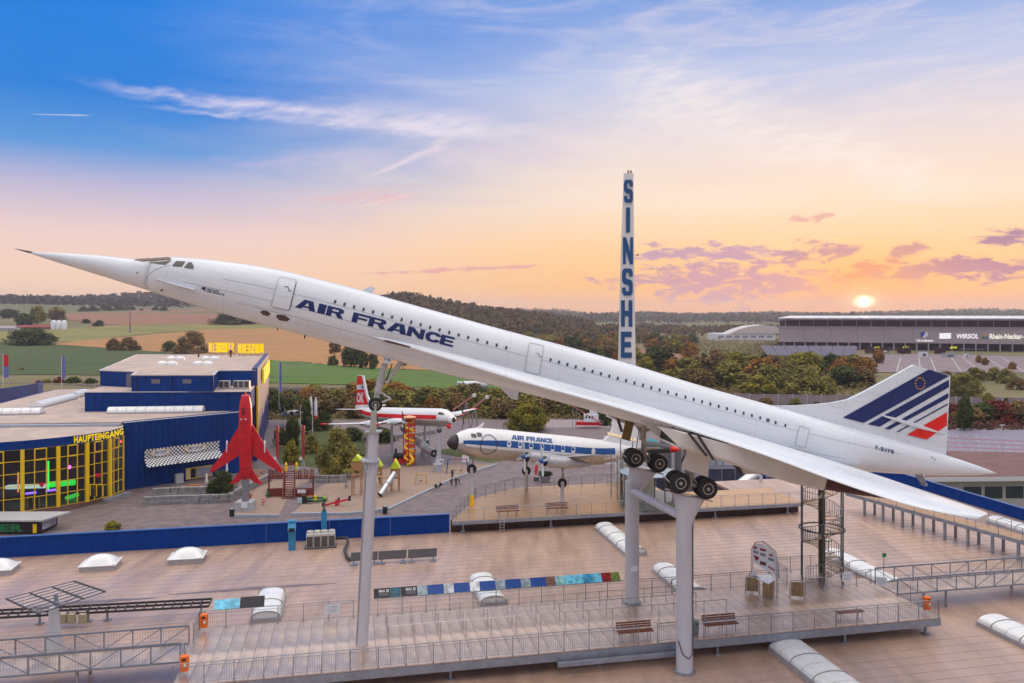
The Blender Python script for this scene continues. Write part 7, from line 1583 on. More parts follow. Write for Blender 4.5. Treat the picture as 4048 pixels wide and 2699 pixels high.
flag(1187, 1738, 1602, 185, [], 'thin grey flag pole behind the play ship, left one', False); flag(1235, 1742, 1600, 186, [], 'thin grey flag pole behind the play ship, right one', False)
for px, py, lab, m in ((1229, 1650, 'closed white umbrella flag in front of the tree belt', SIGNW), (1248, 1655, 'closed white and red umbrella flag in front of the tree belt', SIGNW)):
    q = D(px, py, 215); t = T('rocket_exhibit', lab.replace('umbrella flag', 'slim rocket'), 'rocket', Vector((q.x, q.y, 0))); hh = 6.; MB().lathe([(.35, 0), (.42, 1.2), (.42, 4.2), (.25, 5.2), (.02, hh)], q, 12).build('body', m, t, 60); MB().lathe([(.45, -1.6), (.5, 0), (.43, .9)], q, 12).build('base', REDP if px > 1240 else GREYM, t); MB().tube(Vector((q.x, q.y, 0)), q, .3).build('stand', GREYM, t)

# ================================================================== motorway wall, far buildings, stadium
NW = mat('noise_wall_panel', s(150, 134, 140), .85, var=.12, scale=.4)
nwt = T('noise_barrier', 'long pale pinkish noise barrier wall along the motorway', 'wall', Vector((0, 265, 0)))
a, c = G(-300, 1550, 0), G(4400, 1628, 0); n = 92; d = (c-a); L = d.length; d.normalize(); f = None
for i in range(n):
    q = a+d*(L*(i+.5)/n); ang = math.atan2(d.y, d.x)
    if f is None: f = MB().box((0, 0, 1.9), (L/n-.25, .2, 3.8)).build('wall_panel', NW, nwt, local=True); f.location = q-nwt.location; f.rotation_euler = (0, 0, ang); g = MB().box((0, 0, 2), (.25, .35, 4)).build('wall_post', CONC, nwt, local=True); g.location = q-d*(L/n/2)-nwt.location; g.rotation_euler = (0, 0, ang)
    else: share('wall_panel', f, nwt, q-nwt.location, ang); share('wall_post', g, nwt, q-d*(L/n/2)-nwt.location, ang)
ROAD = mat('motorway_asphalt', (.07, .07, .075), .8, var=.15, scale=.2); nn_ = Vector((-d.y, d.x, 0))
b = MB().sheet([a+nn_*3+Vector((0, 0, .05)), c+nn_*3+Vector((0, 0, .05)), c+nn_*14+Vector((0, 0, .05)), a+nn_*14+Vector((0, 0, .05))]); struct(b.build('motorway', ROAD, None))
# tanker lorry on the motorway
q = D(1880, 1545, 283); tk = T('tanker_lorry', 'white tanker lorry with green letters on the motorway', 'lorry', Vector((q.x, q.y, 0))); q.z = 0
MB().tube(q+Vector((-4.2, 0, 4.0)), q+Vector((4.2, 0, 4.0)), 1.15, n=16).build('tank', SIGNW, tk, 40); MB().box(q+Vector((-5.6, 0, 3.6)), (1.8, 2.4, 2.6)).build('cab', SIGNW, tk); MB().box(q+Vector((0, 0, 2.4)), (11, 2.2, .5)).build('chassis', DARKM, tk)
for x in (-5.4, 1.6, 2.8, 4.0): MB().lathe([(.5, -.15), (.52, 0), (.5, .15)], q+Vector((x, -1.1, 1.7)), 12, (0, 1, 0)).build('wheel', BLACK, tk)
tk.location.z = 0
lettering('lettering', 'henk', quadmap(q+Vector((-2.4, -1.2, 3.6)), q+Vector((2.2, -1.2, 3.6)), q+Vector((-2.4, -1.2, 4.5))), mat('letter_green', s(30, 120, 70)), tk)
# farm: silo tanks, red barn, sheds at the far left
for px, w, lab in ((212, 12, 'white farm silo, leftmost of the three'), (232, 12, 'white farm silo in the middle of the three'), (254, 12, 'white farm silo, rightmost of the three')):
    P = land_hit(px, 1302); r = w/FPX*P.y*.85; tag(MB().lathe([(r, 0), (r, 30/FPX*P.y), (r*.6, 36/FPX*P.y), (.1, 38/FPX*P.y)], P-Vector((0, 0, .5)), 14).build('silo', SIGNW, None, 40), lab, 'silo')
for px, py, w, h, m, mr, lab in ((130, 1300, 130, 12, mat('barn_wall', s(170, 130, 120), .8, var=.1), mat('barn_roof_red', s(150, 60, 60), .8, var=.15), 'long barn with a dull red roof left of the silos'), (20, 1306, 70, 14, SIGNW, mat('barn_roof_grey', s(165, 150, 160), .7, var=.1), 'pale farm shed at the far left edge')):
    P = land_hit(px, py); k = P.y/FPX; t = T('farm_building', lab, 'building', P); MB().box(P+Vector((0, 5, h*k*.3)), (w*k, 10, h*k*.6)).build('wall', m, t); MB().loft([[P+Vector((sx*w*k*.52, y, z)) for y, z in ((-1, h*k*.6), (5, h*k*1.25), (11, h*k*.6))] for sx in (-1, 1)]).build('roof', mr, t)
    for i in range(5): MB().box(P+Vector((w*k*(-.4+.2*i), -.05, h*k*.3)), (w*k*.06, .1, h*k*.25)).build('window', DGLASS, t)
P = land_hit(514, 1318); ms_ = T('radio_mast', 'thin red and white lattice mast in the fields left of the nose', 'mast', P); k = P.y/FPX
for i in range(5): MB().tube(P+Vector((0, 0, 22*k*i)), P+Vector((0, 0, 22*k*(i+1))), .9-.14*i, .76-.14*i, 4).build('mast_section', mat('mast_dull_red', s(150, 110, 105), .8, var=.1) if i % 2 else mat('mast_grey', s(150, 140, 140), .8, var=.1), ms_)
# ---- stadium
SG = mat('stadium_grey_cladding', s(176, 162, 168), .55, .2, var=.06, scale=.08); SW = mat('stadium_white_roof', (.72, .74, .78), .4, var=.05, scale=.05); SD = mat('stadium_dark_stand', s(104, 66, 78), .8, var=.2, scale=.1); SC_ = mat('stadium_column', s(170, 160, 165), .6, var=.05)
YA, YB = 640., 560.; SA, SB = D(3078, 1235, YA), D(4700, 1235, YB)
def SP(px, py, off=0.):
    r = (px-CX)/FPX; t = (r*SA.y-SA.x)/((SB.x-SA.x)-r*(SB.y-SA.y)); P = SA.lerp(SB, t); dd_ = (SB-SA).normalized(); nrm = Vector((dd_.y, -dd_.x, 0)); P = P+nrm*off; return Vector((P.x, P.y, CAM.z+(CY-py)/FPX*P.y))
zf0, zf1, zg, zr0, zr1 = 6.0, 17.2, -.1, 23.8, 26.2
sdm = T('football_stadium', 'long grey stadium with a white scalloped roof and sponsor names', 'stadium', Vector((SA.x+120, SA.y, 0)))
dS = (SB-SA); dS.z = 0; LS = dS.length; dS.normalize(); nS = Vector((-dS.y, dS.x, 0))
def sq(t, off, z): P = SA+dS*(LS*t)+nS*off; return Vector((P.x, P.y, z))
npn = 14
for i in range(npn): t0, t1 = i/npn, (i+1)/npn-.0006; MB().slab([sq(t0, 0, zf0), sq(t1, 0, zf0), sq(t1, 0, zf1), sq(t0, 0, zf1)], nS*3).build('facade_panel', SG, sdm)
MB().slab([sq(0, -.4, zf1), sq(1, -.4, zf1), sq(1, -.4, zf1+1.4), sq(0, -.4, zf1+1.4)], nS*3).build('parapet_band', mat('stadium_light_band', s(165, 155, 165), .6, var=.05), sdm)
MB().slab([sq(.005, 14, zg), sq(1, 14, zg), sq(1, 14, zr0), sq(.005, 14, zr0)], nS*2).build('stand_backdrop', SD, sdm); MB().slab([sq(0, 10, zg), sq(1, 10, zg), sq(1, 10, zf0), sq(0, 10, zf0)], nS*1).build('concourse_wall', mat('concourse_dark', s(70, 52, 66), .8, var=.3, scale=.15), sdm)
for i in range(34): t0 = (i+.5)/34; MB().tube(sq(t0, .8, zg), sq(t0, .8, zf0), .5, n=8).build('column', SC_, sdm)
for i in range(26): t0 = (i+.5)/26; MB().tube(sq(t0, 1.2, zf1+1), sq(t0, .2, zr0), .28, n=6).build('roof_strut', SC_, sdm)
# roof: rim and a row of tent-like bays
b = MB(); prof = [(-4, zr0), (-5, zr0+.9), (-3, zr1-.6), (10, zr1)]
MB().loft([[sq(t0, o+(12*(1-min(1, t0/.05))**2), z-(1.2*(1-min(1, t0/.06))**2)) for o, z in ((-5, zr0), (-5, zr0+1.2), (16, zr0+.8), (16, zr0-.6))] for t0 in [-.012+.005*i for i in range(12)]+[.06+.05*i for i in range(20)]]).build('roof_rim', mat('stadium_rim', s(140, 130, 140), .5, var=.05), sdm)
nb = 26
for i in range(nb):
    t0, t1 = .012+.988*i/nb, .012+.988*(i+1)/nb; m_ = (t0+t1)/2; hh = .5+.2*min(1, i/6); b = MB()
    E_ = [sq(t0, -4, zr0+1.2), sq(m_, -4.3, zr0+1.35), sq(t1, -4, zr0+1.2), sq(t1, 20, zr0+2.2*hh), sq(m_, 20, zr0+3.6*hh), sq(t0, 20, zr0+2.2*hh)]; pk = sq(m_, 7, zr0+1.2+3.2*hh)
    b.add(E_+[pk], [(k, (k+1) % 6, 6) for k in range(6)]); b.build('roof_bay', SW, sdm)
MB().slab([sq(0, 20, zr0+.5), sq(1, 20, zr0+.5), sq(1, 120, zr0+2), sq(0.05, 120, zr0+2)], (0, 0, .8)).build('rear_roof', SW, sdm)
def sgn_(key, x0, x1, y0, y1, m): lettering('sponsor_lettering', key, quadmap(SP(x0, y0, .5), SP(x1, y0, .5), SP(x0, y1, .5)), m, sdm)
WE = mat('sign_lit_white', (.9, .9, .9), .5, var=0, emit=.35)
sgn_('wirsol', 3781, 3867, 1338, 1319, WE); sgn_('rhein', 3911, 4046, 1340, 1319, mat('sign_lit_cream', (.9, .88, .75), .5, var=0, emit=.35)); sgn_('tsg', 3621, 3688, 1350, 1342, WE)
for key, x0, x1 in (('ats', 3454, 3476), ('ats', 3562, 3594), ('ats', 3752, 3783)): sgn_(key, x0, x1, 1377, 1370, mat('sign_lit_yellow', s(225, 225, 20), .5, var=0, emit=.5))
sgn_('ats2', 3484, 3555, 1377, 1373, mat('sign_dim_violet', s(170, 150, 180), .5, var=0)); sgn_('ats2', 3790, 3892, 1382, 1377, mat('sign_dim_violet', s(170, 150, 180)))
MB().sheet([SP(x, y, .5) for x, y in ((3713, 1339), (3759, 1338), (3759, 1316), (3713, 1317))]).build('sponsor_board', WE, sdm)
MB().sheet([SP(*Z4(*p), .5) for p in ((1412, 372), (1478, 372), (1480, 405), (1445, 432), (1415, 410))]).build('club_crest', mat('crest_white', (.85, .85, .9), .5, var=0), sdm); MB().sheet([SP(*Z4(*p), .7) for p in ((1412, 372), (1455, 372), (1440, 400), (1425, 424), (1414, 405))]).build('club_crest', mat('crest_blue', s(40, 70, 190), .5, var=0), sdm)
for pts, cc in ((((1960, 432), (1985, 400), (1998, 432)), (20, 140, 70)), (((1975, 412), (2000, 390), (2018, 412)), (240, 170, 30)), (((1996, 432), (2012, 405), (2025, 432)), (40, 110, 190))): MB().sheet([SP(*Z4(*p), .5) for p in pts]).build('sponsor_logo', mat('logo_%d' % cc[0], s(*cc), .5, var=0), sdm)
# forecourt of the stadium, car park lines
CP = mat('car_park_paving', s(146, 128, 132), .85, var=.12, scale=.12, c2=s(116, 102, 106), detail=8); z0 = .35
b = MB().sheet([G(x, y, z0) for x, y in ((3440, 1470), (4700, 1476), (4700, 1400), (3500, 1400))]); struct(b.build('car_park', CP, None)); b = MB().sheet([G(x, y, z0-.05) for x, y in ((3300, 1455), (3440, 1468), (3500, 1400), (3390, 1400))]); struct(b.build('car_park_drive', CP, None))
LN = mat('car_park_line', (.6, .58, .58), .8, var=.1)
for i, (x0, x1) in enumerate(((3560, 3545), (3632, 3640), (3678, 3700), (3690+70, 3800), (3805, 3875), (3895, 3990), (3960, 4048), (3930+130, 4170))):
    a, c = G(x0, 1412, z0+.02), G(x1, 1468, z0+.02); b = MB().sheet([a-Vector((.2, 0, 0)), a+Vector((.2, 0, 0)), c+Vector((.2, 0, 0)), c-Vector((.2, 0, 0))]); struct(b.build('parking_line', LN, None))
# low entrance pavilions, booths, vans
for px, py, w, h, m, lab in ((3654, 1410, 26, 20, SIGNW, 'small white entrance kiosk before the stadium'), (3757, 1412, 44, 14, CONC, 'low grey gate house before the stadium'), (3448, 1447, 20, 18, SIGNW, 'white van body parked left of the car park'), (3338, 1431, 36, 8, SIGNW, 'low white container left of the car park'), (3382, 1441, 8, 12, SIGNW, 'tiny white booth by the drive'), (3825, 1412, 10, 14, SIGNW, 'narrow white booth at the car park edge'), (3500, 1398, 14, 12, SIGNW, 'small white booth by the golden tree')):
    P = G(px, py, .4); k = P.y/FPX; t = T('kiosk', lab, 'kiosk', P); MB().box(P+Vector((0, 2, h*k/2)), (w*k, 4, h*k)).build('body', m, t); MB().box(P+Vector((0, -.05, h*k*.4)), (w*k*.5, .1, h*k*.5)).build('opening', DARKM, t); MB().box(P+Vector((0, 2, h*k+.15)), (w*k*1.1, 4.4, .3)).build('roof', GREYM, t)
for px, w, lab in ((3470, 90, 'long dark hedge bank left before the stadium'), (3577, 52, 'square dark hedge bank in the middle before the stadium'), (3720, 40, 'dark hedge bank right of the kiosk before the stadium')):
    P = G(px, 1398, .4); k = P.y/FPX; b = MB(); 
    for _ in range(900): q = P+Vector((random.uniform(-.5, .5)*w*k, random.uniform(0, 3), random.uniform(.2, 24*k))); b.sheet([q+Vector((random.uniform(-.7, .7), random.uniform(-.4, .4), random.uniform(-.7, .7))) for _ in range(3)])
    tag(b.build('hedge', mat('hedge_dark_red', s(84, 46, 44), .9, var=.3, scale=.4), None, fix=False), lab, 'hedge')
# solar car ports
PVM = mat('solar_panel_dark', s(78, 70, 90), .3, .3, var=.15, scale=.3)
for r_ in range(7):
    py = 1374+5.2*r_; x0, x1 = 3010+4*r_, 3395-2*r_; z_ = 5.5; a, c = G(x0, py, z_), G(x1, py+1.5, z_); t = T('solar_carport', 'row of dark solar panels on grey posts before the stadium, %s from the front' % ('seventh', 'sixth', 'fifth', 'fourth', 'third', 'second', 'first')[r_], 'carport', a, 'solar car ports by the stadium'); n = 8
    for i in range(n): q0, q1 = a.lerp(c, i/n+.004), a.lerp(c, (i+1)/n-.004); MB().slab([q0, q1, q1+Vector((0, 4.2, 1.2)), q0+Vector((0, 4.2, 1.2))], (0, 0, .15)).build('solar_panel', PVM, t)
    for i in range(6): q = a.lerp(c, (i+.5)/6); MB().tube(Vector((q.x, q.y+2.5, 0)), q+Vector((0, 2.5, .5)), .18, n=6).build('post', SC_, t)
# white arched hall left of the stadium
P = G(2950, 1347, 1.5); Yh = 820.; hl = T('arched_hall', 'white hall with an arched roof left of the stadium', 'building', Vector((D(2950, 1340, Yh).x, Yh, 0))); 
MB().box((D(2945, 1340, Yh).x, Yh+15, D(2945, 1318, Yh).z/2), (D(3065, 1, Yh).x-D(2825, 1, Yh).x, 30, D(2945, 1318, Yh).z)).build('lower_wall', SIGNW, hl)
MB().loft([[Vector((D(px, 1, Yh).x, Yh+y, D(px, py, Yh).z)) for px, py in ((2885, 1318), (2915, 1303), (2960, 1290), (3015, 1284), (3070, 1290), (3090, 1318))] for y in (-1, 28)]).build('arched_roof', mat('hall_roof_cream', s(205, 198, 196), .5, var=.03), hl)
for k in range(7): MB().box((D(2850+32*k, 1, Yh).x, Yh-.2, D(1, 1330, Yh).z), (5.5, .3, 2.2)).build('window_band', mat('hall_window_grey', s(150, 150, 160), .3, var=.1), hl)
MB().box((D(3170, 1, 700).x, 700, 30), (.8, .8, 22)).build('far_mast', SC_, hl) if False else None
# ---- white low building and coach park beyond the right parapet
rb2 = T('low_office', 'low white office building with a window strip beyond the right parapet', 'building', G(3900, 1885, 6.)); ZB = 6.0
q0, q1, q2, q3 = G(3640, 1888, ZB), G(4600, 1880, ZB), G(4600, 1800, ZB), G(3700, 1782, ZB)
MB().slab([q0, q1, q2, q3], (0, 0, -.6)).build('roof_edge', mat('office_white', (.62, .64, .66), .5, var=.05), rb2); MB().slab([q0.lerp(q2, .01)+Vector((0, 0, .02)), q1.lerp(q3, .01)+Vector((0, 0, .02)), q2.lerp(q0, .01)+Vector((0, 0, .02)), q3.lerp(q1, .01)+Vector((0, 0, .02))], (0, 0, .05)).build('roof_gravel', mat('office_roof_brown', s(118, 88, 86), .9, var=.15, scale=.4), rb2)
w0, w1 = q0+Vector((1.0, 1.2, -.7)), q1+Vector((0, 1.2, -.7)); MB().slab([Vector((w0.x, w0.y, 0)), Vector((w1.x, w1.y, 0)), w1, w0], (0, 1, 0)).build('wall', mat('office_wall', s(170, 168, 165), .6, var=.06), rb2)
for k in range(9):
    t0, t1 = .17+.09*k, .245+.09*k; a, c = w0.lerp(w1, t0), w0.lerp(w1, t1); MB().slab([a+Vector((0, -.06, -2.6)), c+Vector((0, -.06, -2.6)), c+Vector((0, -.06, -.9)), a+Vector((0, -.06, -.9))], (0, .05, 0)).build('window', mat('office_glass', s(44, 58, 66), .12, var=.1), rb2)
b = MB().sheet([G(x, y, .03) for x, y in ((3600, 1785), (4700, 1830), (4700, 1705), (3600, 1690))]); struct(b.build('coach_park', mat('coach_park_asphalt', s(130, 124, 142), .55, var=.1, scale=.2), None))
ST_ = mat('bollard_white', (.8, .8, .75), .5, var=0)
for r_ in range(5):
    for k in range(9):
        px, py = 3745+38*k+6*r_, 1722+17*r_+2*k; P = G(px, py, .03); tag(MB().lathe([(.10, 0), (.10, .25), (.05, .32)], P, 6).build('bollard', ST_, None), 'small pale bollard in the rows on the coach park', 'bollard', 'pale bollards on the coach park')
    b = MB().sheet([G(x, y, .05) for x, y in ((3700, 1728+17*r_), (4300, 1752+17*r_), (4300, 1756+17*r_), (3700, 1731+17*r_))]); struct(b.build('parking_strip', mat('strip_red_brown', s(140, 96, 104), .8, var=.2), None))
P = G(3960, 1790, 0); lq = T('street_lamp', 'grey street lamp with a double head on the coach park', 'lamp', P); MB().tube(P, D(3960, 1682, P.y), .12, .08).build('post', PILLAR, lq); MB().beam(D(3953, 1680, P.y), D(3972, 1680, P.y), .2, .15).build('head', SIGNW, lq)

# ================================================================== hills with woods
def ridge(name, sky, Yc, Yf, m, back=400, n=60):
    b = MB(); rows = [[] for _ in range(8)]; x0, x1 = sky[0][0], sky[-1][0]
    for i in range(n+1):
        px = x0+(x1-x0)*i/n; py = interp(sky, px); zc = CAM.z+(CY-py)/FPX*Yc; 
        for j in range(6):
            t = j/5; Y = Yf+(Yc-Yf)*t; zf = land((px-CX)/FPX*Yf, Yf)-1.5; z = zf+(zc-zf)*(t*t*(3-2*t))*.6+(zc-zf)*t*.4; rows[j].append(Vector(((px-CX)/FPX*Y, Y, z)))
        for j, (dy_, dz_) in enumerate(((back*.4, .7), (back, 0))): Y = Yc+dy_; rows[6+j].append(Vector(((px-CX)/FPX*Y, Y, zc*dz_-2)))
    b.loft(rows, False, False); return struct(b.build(name, m, None, True, True, False)), rows
def woods(name, rows, N_, h, m, lab, jmax=5, keep=None, quads=9):
    b = MB(); nx = len(rows[0])-1
    for _ in range(N_):
        i, j = random.uniform(0, nx-.01), min(jmax-.01, random.uniform(0, jmax)); i0, j0 = int(i), int(j); fi, fj = i-i0, j-j0
        P = (rows[j0][i0]*(1-fi)+rows[j0][i0+1]*fi)*(1-fj)+(rows[j0+1][i0]*(1-fi)+rows[j0+1][i0+1]*fi)*fj
        if keep and not keep(P): continue
        hh = h*random.uniform(.6, 1.2); r = hh*.42
        for _ in range(quads):
            c = P+Vector((random.gauss(0, r*.5), random.gauss(0, r*.5), hh*random.uniform(.25, 1.0))); u1 = Vector((random.gauss(0, 1), random.gauss(0, 1), random.gauss(0, 1))).normalized(); w1 = u1.orthogonal().normalized(); q = r*random.uniform(.2, .4)
            b.add([c-u1*q-w1*q, c+u1*q-w1*q, c+u1*q+w1*q, c-u1*q+w1*q], [(0, 1, 2, 3)])
    o = b.build(name, m, None, local=True, fix=False); o['kind'] = 'stuff'; o['label'] = lab; o['category'] = 'woodland'; return o
WD1 = mat('autumn_wood', s(104, 78, 44), .9, c2=s(52, 54, 28), scale=.05, thr=(.38, .66)); WD2 = mat('dark_wood', s(66, 60, 40), .9, c2=s(36, 44, 28), scale=.03, thr=(.35, .65)); HILL = mat('hill_ground', s(88, 80, 52), .95, var=.2, scale=.01)
o, rw = ridge('hill', [(-500, 1192), (0, 1187), (200, 1190), (420, 1188), (560, 1174), (720, 1166), (900, 1176), (1100, 1200), (1250, 1215)], 2300, 1700, HILL); woods('forest', rw, 1500, 16, WD2, 'dark wooded ridge on the left horizon', quads=12)
o, rw = ridge('hill', [(1380, 1225), (1480, 1195), (1560, 1184), (1650, 1184), (1760, 1206), (1900, 1232), (2040, 1248), (2200, 1268), (2350, 1290)], 1150, 620, HILL); woods('forest', rw, 1700, 10, WD1, 'brown autumn wood covering the hill behind the cabin', quads=20, keep=lambda P: not (-20 < P.x < 42 and 620 < P.y < 800))
WD3 = mat('grey_green_wood', s(84, 84, 60), .9, c2=s(56, 62, 48), scale=.02, thr=(.35, .65))
o, rw = ridge('hill', [(1700, 1252), (1900, 1244), (2035, 1238), (2218, 1239), (2348, 1260), (2514, 1247), (2740, 1260), (3024, 1250), (3300, 1254), (3700, 1242), (3900, 1236), (4048, 1243), (4700, 1238)], 4300, 1900, mat('far_hill_ground', s(96, 96, 74), .95, var=.1, scale=.004), 900, 90); woods('forest', rw, 4600, 24, WD3, 'far blue-grey wooded ridge on the right horizon', quads=9)
o, rw = ridge('hill', [(1900, 1312), (2100, 1304), (2300, 1312), (2500, 1302), (2750, 1316), (3000, 1308), (3300, 1318), (4700, 1316)], 1500, 950, HILL, 500); woods('forest', rw, 1900, 12, WD1, 'patchy autumn wood on the low slope before the far ridge', quads=16)
tag(MB().beam(D(2116, 1240, 4900), D(2116, 1214, 4900), 3).build('far_mast', SC_, None), 'thin mast on the far wooded ridge', 'mast')

# ================================================================== trees and shrubs
def leafmat(name, c, c2): return mat(name, s(*c), .85, c2=s(*c2), scale=.9, thr=(.36, .64), spec=.2)
LM = [leafmat('leaf_olive', (160, 148, 72), (88, 88, 44)), leafmat('leaf_dark_green', (92, 102, 50), (44, 54, 26)), leafmat('leaf_orange', (170, 118, 48), (104, 78, 36)), leafmat('leaf_brown', (152, 124, 76), (86, 74, 46)), leafmat('leaf_yellow_green', (164, 148, 46), (92, 96, 34)), leafmat('leaf_red', (140, 58, 44), (84, 40, 34))]
BARK = mat('bark', s(80, 66, 54), .9, var=.25, scale=3)
def proto(mt, shape, N_=1700, seed=1, leaf=.055, h=1.):
    """unit tree: crown 1 high, foot at the origin"""
    rnd_ = random.Random(seed); root = bpy.data.objects.new('tree', None); COL.objects.link(root)
    b = MB(); tr = dict(round=.04, tall=.06, bush=.0, conifer=.04, loose=.25)[shape]
    b.path([(0, 0, -.02), (.01, 0, .2), (.0, .01, .5), (.02, 0, .72)], [.035, .027, .018, .008], 6)
    for k in range(5): a = k*1.26+.4; z = .28+.07*k; b.path([(0, 0, z), (.12*math.cos(a), .12*math.sin(a), z+.12), (.24*math.cos(a), .24*math.sin(a), z+.2)], [.014, .009, .004], 5)
    b.build('trunk', BARK, root, True, True); b = MB()
    wx = dict(round=.48, tall=.3, bush=.62, conifer=.22, loose=.4)[shape]; cl = []
    for k in range(26 if shape == 'loose' else 46):
        a, zz_ = rnd_.uniform(0, 6.283), rnd_.random(); z = tr+(1-tr)*(.12+.8*zz_)
        prof_ = math.sqrt(max(.05, 1-(2*zz_-.9)**2)) if shape != 'conifer' else (1.05-zz_)
        if shape == 'bush': prof_ = math.sqrt(max(.05, 1-zz_**2.2)); z = .04+.84*zz_
        rr = wx*prof_*rnd_.uniform(.45, .86); cl.append((Vector((rr*math.cos(a), rr*math.sin(a), z)), rnd_.uniform(.12, .2)*(1.2 if shape == 'bush' else .55 if shape == 'conifer' else 1)))
    for i in range(N_):
        c, r = cl[rnd_.randrange(len(cl))]; d = Vector((rnd_.gauss(0, 1), rnd_.gauss(0, 1), rnd_.gauss(0, 1))).normalized(); P = c+d*r*(rnd_.random()**.4)
        if P.z < .02: continue
        n_ = (d+Vector((rnd_.gauss(0, .5), rnd_.gauss(0, .5), rnd_.gauss(.3, .5)))).normalized(); u1 = n_.orthogonal().normalized(); w1 = n_.cross(u1); a = rnd_.uniform(0, 6.28); u2 = u1*math.cos(a)+w1*math.sin(a); w2 = n_.cross(u2); q = leaf*rnd_.uniform(.5, 1.15)
        b.add([P-u2*q, P+w2*q*.6, P+u2*q, P-w2*q*.6], [(0, 1, 2, 3)])
    b.build('crown', mt, root, False, True, False); return root
PR = {}
def getp(ci, shape, v=0, big=False):
    k = (ci, shape, v, big)
    if k not in PR: PR[k] = [proto(LM[ci], shape, 8500 if big else 2700, hash(k) % 9973 if False else ci*17+v*5+len(shape), .036 if big else .062), False]
    return PR[k]
def tree(P, h, ci, shape, label, group=None, wide=1., v=0, big=False, cat='tree', name='tree'):
    e_ = getp(ci, shape, v, big); sc3 = (h*wide, h*wide, h)
    if not e_[1]: o = e_[0]; e_[1] = True; o.location = P; o.scale = sc3; o.rotation_euler = (0, 0, random.uniform(0, 6.28))
    else: o = copy_tree(e_[0], P, random.uniform(0, 6.28), None, sc3)
    for k in ('label', 'category', 'group'):
        if k in o: del o[k]
    o.name = name; tag(o, label, cat, group); return o
def bush_px(x0, x1, yt, yb, ci, label, shape='bush', big=False, land_=False, group=None, v=0, name='shrub', cat='shrub'):
    P = land_hit((x0+x1)/2, yb) if land_ else G((x0+x1)/2, yb, 0); h = (yb-yt)/FPX*P.y; w = (x1-x0)/FPX*P.y; base = dict(round=.96, tall=.6, bush=1.24, conifer=.44, loose=.8)[shape]
    return tree(P, h*1.04, ci, shape, label, group, w/(h*base), v, big, cat, name)
bush_px(1246, 1426, 1700, 1880, 0, 'big rounded olive-yellow tree in the middle of the playground', 'bush', True, name='tree', cat='tree')
bush_px(1996, 2178, 1596, 1702, 4, 'broad rounded yellow-green tree behind the propeller airliner', 'bush', True, name='tree', cat='tree')
bush_px(822, 938, 1862, 1966, 1, 'dark green shrub growing beside the red jet pedestal', 'bush', True)
bush_px(1186, 1240, 1582, 1715, 1, 'dark conical tree behind the play ship masts', 'conifer', True, name='tree', cat='tree'); bush_px(1125, 1190, 1650, 1780, 1, 'dark leafy tree behind the left play ship mast', 'round', True, name='tree', cat='tree')
bush_px(1120, 1185, 1740, 1830, 4, 'bright green shrub between the play ship masts'); bush_px(1195, 1260, 1720, 1790, 0, 'olive shrub behind the right play ship mast'); bush_px(1240, 1320, 1625, 1700, 1, 'dark shrub left of the red and white airliner tail'); bush_px(1440, 1560, 1690, 1745, 1, 'low dark hedge shrub under the red and white airliner'); bush_px(1080, 1140, 1690, 1760, 1, 'low dark shrub right of the museum corner'); bush_px(1340, 1440, 1690, 1740, 1, 'low dark shrub below the wing of the red and white airliner')
bush_px(2360, 2420, 1610, 1680, 1, 'dark shrub beside the small red boat'); bush_px(415, 480, 2060, 2092, 4, 'small green shrub peeping over the blue parapet')
# fields at the left
for x0, x1, yt, yb, ci, lab in ((28, 215, 1297, 1362, 1, 'broad dark bush cluster on the field edge at the far left'), (420, 480, 1340, 1385, 3, 'brown field bush, left one of the pair above the museum'), (470, 552, 1336, 1386, 3, 'wider brown field bush, right one of the pair above the museum'), (690, 824, 1314, 1398, 3, 'large rounded brown bush beside the yellow roof letters'), (640, 702, 1350, 1392, 1, 'small dark bush left of the large brown one'), (830, 1010, 1236, 1282, 1, 'dark copse below the nose of the airliner')):
    bush_px(x0, x1, yt, yb, ci, lab, 'bush', True, True)
for x0, x1, yt, yb, ci, lab in ((0, 70, 1222, 1258, 1, 'dark tree group at the far left farm'), (120, 180, 1212, 1282, 4, 'tall yellowing poplar-like tree behind the farm'), (60, 130, 1240, 1292, 1, 'dark green tree left of the yellowing farm tree'), (190, 265, 1218, 1270, 0, 'olive tree behind the white silos'), (180, 240, 1285, 1300, 5, 'low red bush before the farm barn')): bush_px(x0, x1, yt, yb, ci, lab, 'round', False, True, name='tree', cat='tree')
for i, (x, w, yb) in enumerate(((330, 40, 1232), (370, 44, 1231), (420, 50, 1229), (470, 50, 1227), (515, 40, 1226), (560, 16, 1228), (615, 30, 1228), (648, 34, 1229), (340, 34, 1278), (390, 46, 1290), (720, 12, 1216))): bush_px(x-w/2, x+w/2, yb-w*.5, yb, 1, 'small dark hedge bush on the far field boundary', 'bush', False, True, 'field hedge bushes', i % 2)
for x0, x1, yt, yb, ci, shp_, lab in ((1296, 1350, 1350, 1412, 3, 'loose', 'bare brown tree below the wing root, leftmost'), (1292, 1338, 1408, 1446, 1, 'bush', 'small dark round bush under the belly of the airliner'), (1352, 1420, 1372, 1452, 1, 'tall', 'dark upright tree left of the nose gear'), (1412, 1456, 1390, 1458, 1, 'round', 'dark round-headed tree just left of the nose gear'), (1452, 1496, 1396, 1460, 1, 'round', 'dark round-headed tree behind the nose gear'), (1575, 1612, 1400, 1462, 3, 'loose', 'thin bare tree right of the nose gear')): bush_px(x0, x1, yt, yb, ci, lab, shp_, False, True, name='tree', cat='tree')
